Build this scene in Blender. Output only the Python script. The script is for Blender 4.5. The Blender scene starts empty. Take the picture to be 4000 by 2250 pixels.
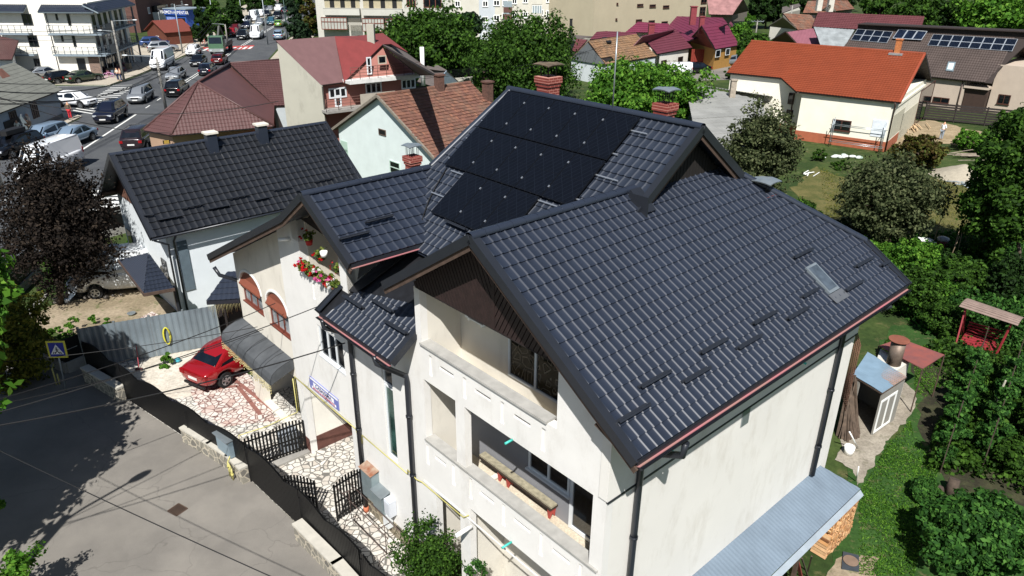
import bpy, math, random
import numpy as np
from mathutils import Vector, Matrix
R=math.radians; rnd=random.Random(7)
scene=bpy.context.scene; COL=scene.collection
# ------------------------------------------------------------ camera, sky, sun, exposure
FPX,PITCH,ROLL,AZ,CH=2850.0,R(24.657),R(.47),R(48.0),16.0
fw=Vector((0,math.cos(PITCH),-math.sin(PITCH))); rt=Vector((1,0,0)); up=rt.cross(fw)
rr=rt*math.cos(ROLL)+up*math.sin(ROLL); uu=up*math.cos(ROLL)-rt*math.sin(ROLL)
CAM=Vector((0,0,CH))
cd=bpy.data.cameras.new('camera'); cam=bpy.data.objects.new('camera',cd); COL.objects.link(cam)
cam.matrix_world=Matrix(((rr.x,uu.x,-fw.x,0),(rr.y,uu.y,-fw.y,0),(rr.z,uu.z,-fw.z,CH),(0,0,0,1)))
cd.sensor_width=36; cd.lens=36*FPX/4000; cd.clip_start=.1; cd.clip_end=3000
scene.camera=cam
dE=Vector((math.sin(AZ),math.cos(AZ),0)); dW=Vector((-math.cos(AZ),math.sin(AZ),0)); UZ=Vector((0,0,1))
O=Vector((-2.57284,15.88991,0))
SUNV=(dE*1.09+dW*1.05-UZ*1.82).normalized()     # the way the light travels
elev=math.asin(-SUNV.z); sx,sy=-SUNV.x,-SUNV.y
w=bpy.data.worlds.new('World'); scene.world=w; w.use_nodes=True
nt=w.node_tree; sky=nt.nodes.new('ShaderNodeTexSky'); sky.sky_type='NISHITA'; sky.sun_disc=False
sky.sun_elevation=elev; sky.sun_rotation=math.atan2(sx,sy); sky.air_density=1; sky.dust_density=.6
bg=nt.nodes['Background']; bg.inputs[1].default_value=.055; nt.links.new(sky.outputs[0],bg.inputs[0])
ld=bpy.data.lights.new('sun','SUN'); ld.energy=5.0; ld.angle=R(.53); ld.color=(1,.975,.94)
so=bpy.data.objects.new('sun',ld); COL.objects.link(so); so.rotation_euler=SUNV.to_track_quat('-Z','Y').to_euler()
so.location=(0,-20,60)
vs=scene.view_settings; vs.view_transform='Standard'; vs.look='None'; vs.exposure=.5; vs.gamma=1; vs.use_curve_mapping=False
cy=scene.cycles; cy.max_bounces=6; cy.diffuse_bounces=3; cy.glossy_bounces=3; cy.transmission_bounces=4; cy.transparent_max_bounces=8
cy.caustics_reflective=False; cy.caustics_refractive=False

# ------------------------------------------------------------ geometry helpers
# photo coordinates (2576 px wide view) -> rays, used to find real distances on planes
DS=4000/2576.0
def ray(x,y):
    return fw+rr*((x*DS-2000)/FPX)-uu*((y*DS-1125)/FPX)
def G(x,y,z=0.0):
    d=ray(x,y); return CAM+d*((z-CH)/d.z)
def onpl(x,y,p,n):
    d=ray(x,y); return CAM+d*((p-CAM).dot(n)/d.dot(n))
def cr(ox,oy,s=.3885):
    return lambda x,y:((ox+x*s)/DS,(oy+y*s)/DS)
def W(a,b,z=0.0): return O+dE*a+dW*b+UZ*z
def ab(p): q=p-O; return (q.dot(dE),q.dot(dW),q.z)
def Pa(x,y,a=0.0): r=ab(onpl(x,y,W(a,0,0),dE)); return r[1],r[2]
def Pb(x,y,b): r=ab(onpl(x,y,W(0,b,0),dW)); return r[0],r[2]
def Gab(x,y,z=0.0): r=ab(G(x,y,z)); return r[0],r[1]
def frame(org,ang):
    """local frame: x along heading ang (0=+x world, ccw), y to its left"""
    c,s=math.cos(ang),math.sin(ang); org=Vector(org)
    return lambda x,y,z=0.0: Vector((org.x+c*x-s*y,org.y+s*x+c*y,org.z+z))
ID=lambda x,y,z=0.0: Vector((x,y,z))

LOC={}
def setp(o,**k):
    for a,b in k.items():
        if b is not None: o[a]=b
def thing(name,label,cat,loc=(0,0,0),group=None,rz=0,kind=None):
    o=bpy.data.objects.new(name,None); COL.objects.link(o); o.location=loc; o.rotation_euler=(0,0,rz)
    o.empty_display_size=.3; setp(o,label=label,category=cat,group=group,kind=kind); LOC[o.name]=Vector(loc); return o
class MB:
    def __init__(s): s.v=[]; s.f=[]; s.m=[]; s.mi=0; s.sm=set()
    def face(s,pts,mi=None):
        n=len(s.v); s.v+= [tuple(p) for p in pts]; s.f.append(tuple(range(n,n+len(pts)))); s.m.append(s.mi if mi is None else mi)
    def mesh(s,V,F,mi=None):
        n=len(s.v); s.v+=[tuple(p) for p in V]; mi=s.mi if mi is None else mi
        for f in F: s.f.append(tuple(i+n for i in f)); s.m.append(mi)
        return s
    def box(s,p,q,T=ID,mi=None):
        x0,x1=sorted((p[0],q[0])); y0,y1=sorted((p[1],q[1])); z0,z1=sorted((p[2],q[2]))
        V=[T(x,y,z) for z in (z0,z1) for x,y in ((x0,y0),(x1,y0),(x1,y1),(x0,y1))]
        return s.mesh(V,[(3,2,1,0),(4,5,6,7),(0,1,5,4),(1,2,6,5),(2,3,7,6),(3,0,4,7)],mi)
    def prism(s,poly,z0,z1,T=ID,mi=None):
        n=len(poly); a=sum(poly[i][0]*poly[(i+1)%n][1]-poly[(i+1)%n][0]*poly[i][1] for i in range(n))
        if a<0: poly=poly[::-1]
        V=[T(x,y,z0) for x,y in poly]+[T(x,y,z1) for x,y in poly]
        F=[tuple(range(n))[::-1],tuple(range(n,2*n))]+[(i,(i+1)%n,n+(i+1)%n,n+i) for i in range(n)]
        return s.mesh(V,F,mi)
    def slab(s,pts,th,mi=None,n=None):
        """polygon of 3-d points with thickness th below its normal"""
        pts=[Vector(p) for p in pts]
        nn=(pts[1]-pts[0]).cross(pts[2]-pts[0]).normalized()
        if n is not None and nn.dot(n)<0: pts=pts[::-1]; nn=-nn
        k=len(pts); V=pts+[p-nn*th for p in pts]
        F=[tuple(range(k)),tuple(range(2*k-1,k-1,-1))]+[(i,k+i,k+(i+1)%k,(i+1)%k) for i in range(k)]
        return s.mesh(V,F,mi)
    def beam(s,p,q,wd,ht,up_=UZ,mi=None):
        p=Vector(p); q=Vector(q); d=(q-p).normalized(); side=d.cross(up_)
        if side.length<1e-4: side=d.cross(Vector((1,0,0)))
        side.normalize(); u=side.cross(d).normalized()
        V=[x+side*a*wd/2+u*b*ht/2 for x in (p,q) for a,b in ((-1,-1),(1,-1),(1,1),(-1,1))]
        return s.mesh(V,[(0,1,2,3),(7,6,5,4),(4,5,1,0),(5,6,2,1),(6,7,3,2),(7,4,0,3)],mi)
    def tube(s,pts,r,n=8,mi=None,cap=True):
        pts=[Vector(p) for p in pts]; rs=r if isinstance(r,(list,tuple)) else [r]*len(pts)
        V=[];F=[]; prev=None
        for i,p in enumerate(pts):
            d=((pts[min(i+1,len(pts)-1)]-pts[max(i-1,0)])).normalized()
            if prev is None:
                x=d.cross(UZ) if abs(d.z)<.9 else d.cross(Vector((1,0,0)))
            else: x=prev-d*prev.dot(d)
            x.normalize(); prev=x; y=d.cross(x)
            for k in range(n):
                t=2*math.pi*k/n; V.append(p+(x*math.cos(t)+y*math.sin(t))*rs[i])
        for i in range(len(pts)-1):
            for k in range(n):
                F.append((i*n+k,i*n+(k+1)%n,(i+1)*n+(k+1)%n,(i+1)*n+k))
        if cap: F+= [tuple(range(n))[::-1],tuple(range((len(pts)-1)*n,len(pts)*n))]
        i0=len(s.f); s.mesh(V,F,mi); s.sm.update(range(i0,i0+(len(pts)-1)*n)); return s
    def cyl(s,c,r,h,n=16,T=ID,mi=None,r2=None,smooth=True):
        r2=r if r2 is None else r2
        V=[T(c[0]+rr_*math.cos(2*math.pi*k/n),c[1]+rr_*math.sin(2*math.pi*k/n),z) for rr_,z in ((r,c[2]),(r2,c[2]+h)) for k in range(n)]
        i0=len(s.f)
        s.mesh(V,[(k,(k+1)%n,n+(k+1)%n,n+k) for k in range(n)]+[tuple(range(n))[::-1],tuple(range(n,2*n))],mi)
        if smooth: s.sm.update(range(i0,i0+n))
        return s
    def ball(s,c,rx,ry=None,rz=None,n=12,m=8,T=ID,mi=None,lo=0.0):
        ry=ry or rx; rz=rz or rx; V=[];F=[]
        for j in range(m+1):
            t=math.pi*(lo+(1-lo)*j/m)-math.pi/2 if False else -math.pi/2+math.pi*(lo+(1-lo)*j/m)
            for k in range(n):
                p=2*math.pi*k/n; V.append(T(c[0]+rx*math.cos(t)*math.cos(p),c[1]+ry*math.cos(t)*math.sin(p),c[2]+rz*math.sin(t)))
        for j in range(m):
            for k in range(n): F.append((j*n+k,j*n+(k+1)%n,(j+1)*n+(k+1)%n,(j+1)*n+k))
        i0=len(s.f); s.mesh(V,F,mi); s.sm.update(range(i0,len(s.f))); return s
    def holes(s,T,u0,u1,z0,z1,d0,d1,hs,mi=None):
        """wall in plane of (u,z) with thickness d0..d1 and rectangular holes (u0,u1,z0,z1); T(d,u,z)"""
        us=sorted({u0,u1,*[max(u0,min(u1,h[0])) for h in hs],*[max(u0,min(u1,h[1])) for h in hs]})
        for a,b in zip(us,us[1:]):
            if b-a<1e-5: continue
            m=(a+b)/2; cut=sorted([(h[2],h[3]) for h in hs if min(h[0],h[1])<m<max(h[0],h[1])]); z=z0
            for c0,c1 in cut:
                if c0>z: s.box((d0,a,z),(d1,b,c0),T,mi)
                z=max(z,c1)
            if z<z1: s.box((d0,a,z),(d1,b,z1),T,mi)
        return s
    def build(s,name,mats,parent=None,smooth=False,off=None,**k):
        me=bpy.data.meshes.new(name)
        base=Vector((0,0,0))
        if parent is not None: base=LOC.get(parent.name,Vector((0,0,0)))
        elif off is not None: base=Vector(off)
        V=np.array(s.v,dtype=np.float64).reshape(-1,3)-np.array(base)
        me.from_pydata(V.tolist(),[],s.f)
        mats=mats if isinstance(mats,(list,tuple)) else [mats]
        for m in mats: me.materials.append(m)
        if len(mats)>1: me.polygons.foreach_set('material_index',[min(i,len(mats)-1) for i in s.m])
        if smooth: me.polygons.foreach_set('use_smooth',[True]*len(s.f))
        elif s.sm: me.polygons.foreach_set('use_smooth',[i in s.sm for i in range(len(s.f))])
        me.update()
        o=bpy.data.objects.new(name,me); COL.objects.link(o)
        if parent is not None: o.parent=parent; LOC[o.name]=base
        else: o.location=base; LOC[o.name]=base
        setp(o,**k); return o
def dup(root,loc=None,rz=None,scale=None,**k):
    r=root.copy(); COL.objects.link(r)
    if loc is not None: r.location=loc
    if rz is not None: r.rotation_euler=(0,0,rz)
    if scale is not None: r.scale=(scale,)*3 if not isinstance(scale,(tuple,list)) else scale
    setp(r,**k)
    for c in list(root.children):
        c2=c.copy(); COL.objects.link(c2); c2.parent=r
        for g in c.children:
            g2=g.copy(); COL.objects.link(g2); g2.parent=c2
    return r

# ------------------------------------------------------------ materials
def rgb(h):
    """sRGB hex -> linear"""
    v=[int(h[i:i+2],16)/255 for i in (0,2,4)]
    return tuple((c/12.92 if c<=.04045 else ((c+.055)/1.055)**2.4) for c in v)+(1,)
class NT:
    def __init__(s,name):
        s.m=bpy.data.materials.new(name); s.m.use_nodes=True; s.t=s.m.node_tree; s.b=s.t.nodes['Principled BSDF']
        s.tc=s.t.nodes.new('ShaderNodeTexCoord')
    def n(s,ty,**k):
        x=s.t.nodes.new('ShaderNode'+ty)
        for a,b in k.items():
            if hasattr(x,a): setattr(x,a,b)
            else: x.inputs[a.replace('_',' ')].default_value=b
        return x
    def l(s,a,b): s.t.links.new(a,b)
    def co(s,scale=(1,1,1),rot=(0,0,0),out='Object'):
        m=s.n('Mapping'); m.inputs['Scale'].default_value=scale; m.inputs['Rotation'].default_value=rot
        s.l(s.tc.outputs[out],m.inputs[0]); return m.outputs[0]
    def noise(s,scale,detail=4,vec=None,rough=.55):
        x=s.n('TexNoise'); x.inputs['Scale'].default_value=scale; x.inputs['Detail'].default_value=detail; x.inputs['Roughness'].default_value=rough
        s.l(vec if vec is not None else s.tc.outputs['Object'],x.inputs['Vector']); return x.outputs['Fac']
    def ramp(s,fac,stops):
        x=s.n('ValToRGB'); e=x.color_ramp.elements
        while len(e)<len(stops): e.new(.5)
        for i,(p,c) in enumerate(stops): e[i].position=p; e[i].color=c if len(c)==4 else (*c,1)
        s.l(fac,x.inputs[0]); return x.outputs[0]
    def mix(s,fac,a,b,mode='MIX'):
        x=s.n('Mix'); x.data_type='RGBA'; x.blend_type=mode
        for v,i in ((fac,0),(a,6),(b,7)):
            if hasattr(v,'is_linked') or hasattr(v,'links'): s.l(v,x.inputs[i])
            else: x.inputs[i].default_value=v
        return x.outputs[2]
    def math(s,op,a,b=0.0,c=None):
        x=s.n('Math'); x.operation=op
        for v,i in ((a,0),(b,1)) + (((c,2),) if c is not None else ()):
            if hasattr(v,'links'): s.l(v,x.inputs[i])
            else: x.inputs[i].default_value=v
        return x.outputs[0]
    def bump(s,h,strength=.3,dist=.02):
        x=s.n('Bump'); x.inputs['Strength'].default_value=strength; x.inputs['Distance'].default_value=dist
        s.l(h,x.inputs['Height']); s.l(x.outputs[0],s.b.inputs['Normal'])
    def col(s,c): 
        if hasattr(c,'links'): s.l(c,s.b.inputs['Base Color'])
        else: s.b.inputs['Base Color'].default_value=c
        return s
    def rg(s,r,metal=0,spec=None):
        s.b.inputs['Roughness'].default_value=r; s.b.inputs['Metallic'].default_value=metal
        if spec is not None: s.b.inputs['Specular IOR Level'].default_value=spec
        return s
MC={}
def sc_(c,k): return (c[0]*k,c[1]*k,c[2]*k,1)
def M(name,c,rough=.6,metal=0,var=.12,ns=3.0,bump=0,bs=40,spec=None,c2=None):
    """plain material with mottled variation"""
    if name in MC: return MC[name]
    if isinstance(c,str): c=rgb(c)
    t=NT(name); f=t.noise(ns,5)
    hi=sc_(c,1+var); lo=sc_(c,1-var) if c2 is None else (rgb(c2) if isinstance(c2,str) else c2)
    t.col(t.ramp(f,[(.3,lo),(.7,hi)])).rg(rough,metal,spec)
    if bump: t.bump(t.noise(bs,3),bump)
    MC[name]=t.m; return t.m
def stucco(name,c,dirt='6f675a',amt=.35,ns=1.2,streak=True):
    if name in MC: return MC[name]
    t=NT(name); c=rgb(c) if isinstance(c,str) else c
    f=t.noise(ns,6); base=t.ramp(f,[(.3,sc_(c,.94)),(.7,sc_(c,1.03))])
    g=t.noise(1.0,7,t.co((1.1,1.1,.45)),.72); k=t.ramp(g,[(.52,(0,0,0,1)),(.78,(amt,amt,amt,1))])
    t.col(t.mix(k,base,rgb(dirt))).rg(.88,0,.25); t.bump(t.noise(90,2),.35,.01); MC[name]=t.m; return t.m
def metal_roof(name,c,rough=.42,var=.15,spec=.5,lich=None,ns=.9):
    if name in MC: return MC[name]
    t=NT(name); c=rgb(c) if isinstance(c,str) else c
    f=t.noise(ns,6); b=t.ramp(f,[(.3,sc_(c,1-var)),(.7,sc_(c,1+var))])
    sp=t.noise(55,2); b=t.mix(t.ramp(sp,[(.6,(0,0,0,1)),(.75,(.22,.22,.22,1))]),b,sc_(c,2.2))
    if lich: b=t.mix(t.ramp(t.noise(9,6,None,.75),[(.66,(0,0,0,1)),(.74,(.55,.55,.55,1))]),b,rgb(lich))
    t.col(b).rg(rough,0,spec); t.bump(t.noise(160,2),.12,.004); MC[name]=t.m; return t.m
def glass(name='dark_glass',c='10151a',rough=.06):
    if name in MC: return MC[name]
    t=NT(name); c=rgb(c); t.col(t.ramp(t.noise(2.2,3),[(.35,sc_(c,.55)),(.7,sc_(c,1.6))])).rg(rough,0,.9); MC[name]=t.m; return t.m
white_wall=stucco('white_wall_plaster','e9e5da',amt=.10)
facade=stucco('facade_plaster','dfddd8',dirt='9a8f7c',amt=.35)
side_wall=stucco('side_wall_plaster','dddad3',dirt='a69d8a',amt=.45,ns=.5)
white_paint=M('white_paint','eeeeea',.5,var=.03)
dk_roof=metal_roof('anthracite_tile_metal','262c38',.42,.10,.6)
dk_roof_old=metal_roof('anthracite_tile_metal_worn','272d38',.44,.14,.6,lich='8e8e86')
dk_trim=M('dark_trim_metal','23262c',.4,var=.08)
wood_dk=M('dark_stained_wood','1c1413',.75,var=.3,ns=8)
pvc=M('grey_white_window_frame','d6dadc',.35,var=.03)
gl=glass()
pink=M('pink_membrane','a8606a',.8,var=.2,ns=1.5,c2='9a7a6e')
pipe_m=M('dark_pipe','22252b',.35,var=.05)
yel=M('yellow_gas_pipe','b8b06a',.5,var=.08)
galv=M('galvanised_steel','9aa3a6',.35,.6,var=.12,ns=4)
conc=M('weathered_concrete','918e88',.9,var=.16,ns=3,bump=.25)
black=M('matt_black','0b0b0c',.6,var=.1)

# ------------------------------------------------------------ tile roof
def clip2(poly,cl):
    n=len(cl)
    for i in range(n):
        (x0,y0),(x1,y1)=cl[i],cl[(i+1)%n]; out=[]
        if not poly: return poly
        sd=[(x1-x0)*(p[1]-y0)-(y1-y0)*(p[0]-x0) for p in poly]
        if min(sd)>=-1e-9: continue
        for j in range(len(poly)):
            a,b=poly[j],poly[(j+1)%len(poly)]; sa,sb=sd[j],sd[(j+1)%len(poly)]
            if sa>=0: out.append(a)
            if (sa>=0)!=(sb>=0):
                t=sa/(sa-sb); out.append((a[0]+(b[0]-a[0])*t,a[1]+(b[1]-a[1])*t))
        poly=out
    return poly
PROF=[(0,0),(.56,.0),(.64,.22),(.71,.8),(.77,1),(.87,.72),(1,0)]
PROF_S=[(0,0),(.3,.6),(.5,1),(.7,.6),(1,0)]
def prof(x,P):
    for (a,ya),(b,yb) in zip(P,P[1:]):
        if x<=b: return ya+(yb-ya)*(x-a)/(b-a)
    return 0
def tiles(mb,org,s,t,poly,pitch=.21,course=.303,amp=.024,step=.034,P=PROF,t0=0.0,s0=0.0,sag=0.0,wob=0.0):
    """poly: convex, in (s,t) metres; org world; s along eave, t up the slope"""
    a=sum(poly[i][0]*poly[(i+1)%len(poly)][1]-poly[(i+1)%len(poly)][0]*poly[i][1] for i in range(len(poly)))
    if a<0: poly=poly[::-1]
    s=s.normalized(); t=t.normalized(); n=s.cross(t)
    if n.z<0: n=-n; flip=True
    else: flip=False
    lo=min(p[0] for p in poly); hi=max(p[0] for p in poly); tl=min(p[1] for p in poly); th=max(p[1] for p in poly)
    i0=int(math.floor((lo-s0)/pitch)); i1=int(math.ceil((hi-s0)/pitch)); j0=int(math.floor((tl-t0)/course)); j1=int(math.ceil((th-t0)/course))
    for j in range(j0,j1):
        ta=t0+j*course; tb=ta+course; idx={}
        V=[];F=[];FR=[]
        jo=(rnd.random()-.5)*wob
        def vid(x,y,base=False):
            k=(round(x,4),round(y,4),base)
            if k not in idx:
                h=amp*prof(((x-s0)/pitch)%1.0 if not abs(((x-s0)/pitch)%1.0-1)<1e-6 else 0,P)
                h+=(step*(1-(y-ta)/course) if not base else -0.002)
                sg=-sag*math.sin(math.pi*min(1,max(0,(y-tl)/(th-tl+1e-6)))) if sag else 0
                idx[k]=len(V); V.append(org+s*x+t*(y)+n*(h+sg+jo))
            return idx[k]
        for i in range(i0,i1):
            for (xa,_),(xb,_) in zip(P,P[1:]):
                x0=s0+(i+xa)*pitch; x1=s0+(i+xb)*pitch
                q=clip2([(x0,ta),(x1,ta),(x1,tb),(x0,tb)],poly)
                if len(q)<3: continue
                f=[vid(*p) for p in q]; f=[f[k] for k in range(len(f)) if f[k]!=f[k-1]]
                if len(f)<3: continue
                F.append(f[::-1] if flip else f)
                if abs(q[0][1]-ta)<1e-6 or any(abs(p[1]-ta)<1e-6 for p in q):
                    e=sorted([p for p in q if abs(p[1]-ta)<1e-6])
                    if len(e)>=2 and e[-1][0]-e[0][0]>1e-5:
                        a_,b_=e[0],e[-1]; g=[vid(*a_,True),vid(*b_,True),vid(*b_),vid(*a_)]; FR.append(g[::-1] if flip else g)
        i_=len(mb.f); mb.mesh(V,F); mb.sm.update(range(i_,i_+len(F)))
        # risers
        nb=len(mb.v)-len(V)
        for g in FR: mb.face([mb.v[nb+k] for k in g])
    return mb
def tile_quad(mb,pts,**k):
    """planar convex polygon of world points, first edge = eave"""
    pts=[Vector(p) for p in pts]; s=(pts[1]-pts[0]).normalized(); n=s.cross(pts[-1]-pts[0]).normalized(); t=n.cross(s).normalized()
    poly=[((p-pts[0]).dot(s),(p-pts[0]).dot(t)) for p in pts]
    return tiles(mb,pts[0],s,t,poly,**k)
# ------------------------------------------------------------ windows
def window(T,u0,u1,z0,z1,d,parent,cols=2,fr=.05,fm=None,gm=None,th=.06,rows=1,name='window',sill=None,curt=None):
    """T(d,u,z); frame front at d, outward is -d"""
    fm=fm or pvc; gm=gm or gl
    u0,u1=sorted((u0,u1)); m=MB()
    m.box((d,u0,z0),(d+th,u1,z0+fr),T); m.box((d,u0,z1-fr),(d+th,u1,z1),T)
    for i in range(cols+1):
        u=u0+(u1-u0-fr)*i/cols; m.box((d+.001,u,z0+fr),(d+th-.001,u+fr,z1-fr),T)
    for j in range(1,rows):
        z=z0+(z1-z0)*j/rows; m.box((d+.004,u0+fr,z-fr/2),(d+th-.004,u1-fr,z+fr/2),T)
    f=m.build(name,fm,parent)
    g=MB(); g.box((d+th*.55,u0+fr*.5,z0+fr*.5),(d+th*.8,u1-fr*.5,z1-fr*.5),T); g.build('pane',gm,f)
    if sill: 
        q=MB(); q.box((d-sill,u0-.05,z0-.05),(d+.02,u1+.05,z0-.003),T); q.build('sill',fm,f)
    return f
# ------------------------------------------------------------ ground and roads (one sheet, thin layers on top)
def patches(name,c1,c2,c3=None,s=.5,rough=.95,bump=.3,thr=(.42,.6)):
    t=NT(name); f=t.noise(s,7,None,.65); g=t.noise(s*14,5,None,.7)
    a=t.ramp(f,[(thr[0],rgb(c1)),(thr[1],rgb(c2))])
    if c3: a=t.mix(t.ramp(t.noise(s*3.1,6,None,.7),[(.55,(0,0,0,1)),(.68,(.85,.85,.85,1))]),a,rgb(c3))
    a=t.mix(.35,a,t.ramp(g,[(.3,(.12,.12,.12,1)),(.7,(.9,.9,.9,1))]),'OVERLAY')
    t.col(a).rg(rough,0,.2); t.bump(t.noise(s*40,4),bump,.03); return t.m
grass_m=patches('grass_ground','2c3d1b','414f26','5f5a3a',s=.35)
field=MB(); S_=900
N_=24; V=[(x,y,0) for y in np.linspace(-60,1500,N_) for x in np.linspace(-S_,S_,N_)]
field.mesh(V,[(j*N_+i,j*N_+i+1,(j+1)*N_+i+1,(j+1)*N_+i) for j in range(N_-1) for i in range(N_-1)])
field.build('ground',grass_m,kind='structure')
def sheet(name,pts,z,mat,kind='structure',rag=0,**k):
    if rag:
        q=[]; rg_=random.Random(len(pts)+int(abs(pts[0][0]*7)))
        for i in range(len(pts)):
            a,b=Vector((*pts[i][:2],0)),Vector((*pts[(i+1)%len(pts)][:2],0)); n=max(2,int((b-a).length/(rag*1.6)))
            for j in range(n): c=a.lerp(b,j/n); q.append((c.x+rg_.uniform(-rag,rag)*.6,c.y+rg_.uniform(-rag,rag)*.6))
        pts=q
    m=MB(); P=[Vector((p[0],p[1],z)) for p in pts]
    a=sum(P[i].x*P[(i+1)%len(P)].y-P[(i+1)%len(P)].x*P[i].y for i in range(len(P)))
    if a<0: P=P[::-1]
    m.face(P); o=m.build(name,mat,kind=kind,**k); o.data.validate(); return o
def asphalt(name,c,c2,crack=True,s=.35):
    t=NT(name); a=t.ramp(t.noise(s,7,None,.62),[(.36,rgb(c)),(.64,rgb(c2))])
    a=t.mix(.18,a,t.ramp(t.noise(55,3,None,.8),[(.35,(.1,.1,.1,1)),(.65,(.95,.95,.95,1))]),'OVERLAY')
    if crack:
        v=t.n('TexVoronoi'); v.feature='DISTANCE_TO_EDGE'; v.inputs['Scale'].default_value=.22
        wv=t.n('VectorMath'); wv.operation='ADD'; nz=t.n('TexNoise'); nz.inputs['Scale'].default_value=1.1; nz.inputs['Detail'].default_value=6
        t.l(t.tc.outputs['Object'],nz.inputs['Vector']); t.l(t.tc.outputs['Object'],wv.inputs[0]); t.l(nz.outputs['Color'],wv.inputs[1]); t.l(wv.outputs[0],v.inputs['Vector'])
        a=t.mix(t.ramp(v.outputs['Distance'],[(0.0,(.5,.5,.5,1)),(.004,(0,0,0,1))]),a,sc_(rgb(c),.6))
        v2=t.n('TexVoronoi'); v2.inputs['Scale'].default_value=.28; t.l(wv.outputs[0],v2.inputs['Vector'])
        a=t.mix(t.math('MULTIPLY',v2.outputs['Color'],.3),a,sc_(rgb(c),.7))
    t.col(a).rg(.9,0,.2); t.bump(t.noise(70,3),.25,.01); return t.m
main_road=asphalt('main_asphalt','4b4d50','585a5b')
side_road=asphalt('side_street_asphalt','726e68','87827a')
pave_m=asphalt('pavement_concrete','a39a8b','b0a797',crack=False)
# junction and main road
MR=[(-44.6,70),(-45,76),(-48.2,79.5),(-80,84),(-80,97),(-52,96),(-52.6,106),(-54.2,122),(-57,146),(-66,210),(-85,330),(-130,600),(-116,600),(-73,330),(-54.5,210),(-45,150),(-39,118),(-33.5,80),(-29,60),(-24.6,47),(-24.6,43.2),(-27,37),(-26.4,30.5),(-23,27.6),(-19.6,25.2),(-30,14),(-60,2),(-60,30),(-44,48)]
sheet('main_road',MR,.010,main_road)
sl=[Gab(*cr(0,1063)(900,990)),]
SR=[(-40,27),(-27,36.9),(-26.2,31.2),(-22.6,28),(-17.66,26.3),(-14.96,24.05),(-13.8,23.3),(-8.58,19.29),(-6.42,17.19),(-3.2,13.9),(8,3),(2,-12),(-20,-12),(-60,4),(-60,26)]
sheet('side_street',SR,.018,side_road)
# pavements with kerbs
def kerbed(name,pts,h=.12,mat=None):
    m=MB(); m.prism([(p[0],p[1]) for p in pts],.004,h); return m.build(name,mat or pave_m,kind='structure')
kerbed('pavement',[(-44.6,71),(-45.3,77),(-48.3,79.2),(-52,74),(-60,60),(-60,40),(-44.2,49)])
kerbed('pavement',[(-52.4,97),(-52.9,106),(-54.5,122),(-57.3,146),(-66.4,210),(-85.4,330),(-100,330),(-80,210),(-70,150),(-66,97)])
kerbed('pavement',[(-54,210),(-44.4,150),(-38.6,118),(-33,82),(-28,82),(-34,118),(-40,150),(-49,210),(-60,260),(-64,260)])
for o_ in [o for o in scene.objects if o.name.startswith('pavement')]: pass
# markings
paint=M('road_paint','dcdcd6',.7,var=.10,ns=6); redp=M('red_road_paint','a8433f',.8,var=.2,ns=6)
def strip(mb,p,q,wd,z=.022):
    p=Vector((p[0],p[1],0)); q=Vector((q[0],q[1],0)); s=(q-p).normalized().cross(UZ)*wd/2; e=UZ*z
    mb.face([p-s+e,p+s+e,q+s+e,q-s+e][::1])
mk=MB()
def CL(y): 
    P=[(-34,40),(-38.55,65.7),(-40.5,79.43),(-43.76,98.84),(-51.48,148.27),(-60.37,208.62),(-80,340)]
    for (x0,y0),(x1,y1) in zip(P,P[1:]):
        if y<=y1: return x0+(x1-x0)*(y-y0)/(y1-y0)
    return P[-1][0]
strip(mk,(CL(44),44),(CL(78.5),78.5),.2)
y=82
while y<97: strip(mk,(CL(y),y),(CL(y+1.6),y+1.6),.14); y+=4.6
for dx in (-.22,.22):
    strip(mk,(CL(98)+dx,98),(CL(130)+dx,130),.13); strip(mk,(CL(141)+dx,141),(CL(208)+dx,208),.13)
strip(mk,(-49.2,97.2),(-60,95.6),.15)
mk.build('lane_line',paint,kind='structure')
c1=cr(0,0)
# zebra across the side road mouth: stripes run along the main road
zb=MB(); L0,R0=G(*c1(1105,885)),G(*c1(1345,878)); L1,R1=G(*c1(735,1110)),G(*c1(930,1145))
for i in range(15):
    t_=i/14; a=L0.lerp(L1,t_); b=R0.lerp(R1,t_); d_=(L1-L0).normalized()*.17
    zb.face([(p.x,p.y,.023) for p in (a-d_,b-d_,b+d_,a+d_)])
zb.build('zebra_crossing',paint,kind='structure')
zb=MB()
for i in range(7):
    c_=G(*cr(0,500)(1130-i*18,868-i*62*.62)); dx=Vector((1,.1,0)).normalized(); dy=Vector((-.1,1,0)).normalized()
    for k in (0,): zb.face([c_+dx*a+dy*b+UZ*.024 for a,b in ((-2.6,-.28),(2.9,-.28),(2.9,.28),(-2.6,.28))])
zb.build('zebra_crossing',paint,kind='structure')
rz_=MB(); P0=G(*c1(2040,500)); P1=G(*c1(2545,480))
rz_.face([Vector((p.x,p.y,.022)) for p in (G(*c1(2030,478)),G(*c1(2110,525)),G(*c1(2530,490)),G(*c1(2560,455)))])
rz_.build('red_crossing_band',redp,kind='structure')
zb=MB()
for i in range(9):
    q=P0.lerp(P1,(i+.5)/9); d1=(P1-P0).normalized()*.25
    dd=Vector((-.15,1,0))*1.7; zb.face([Vector((p.x,p.y,.026)) for p in (q-d1-dd,q+d1-dd,q+d1+dd,q-d1+dd)])
zb.build('zebra_crossing',paint,kind='structure')

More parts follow.
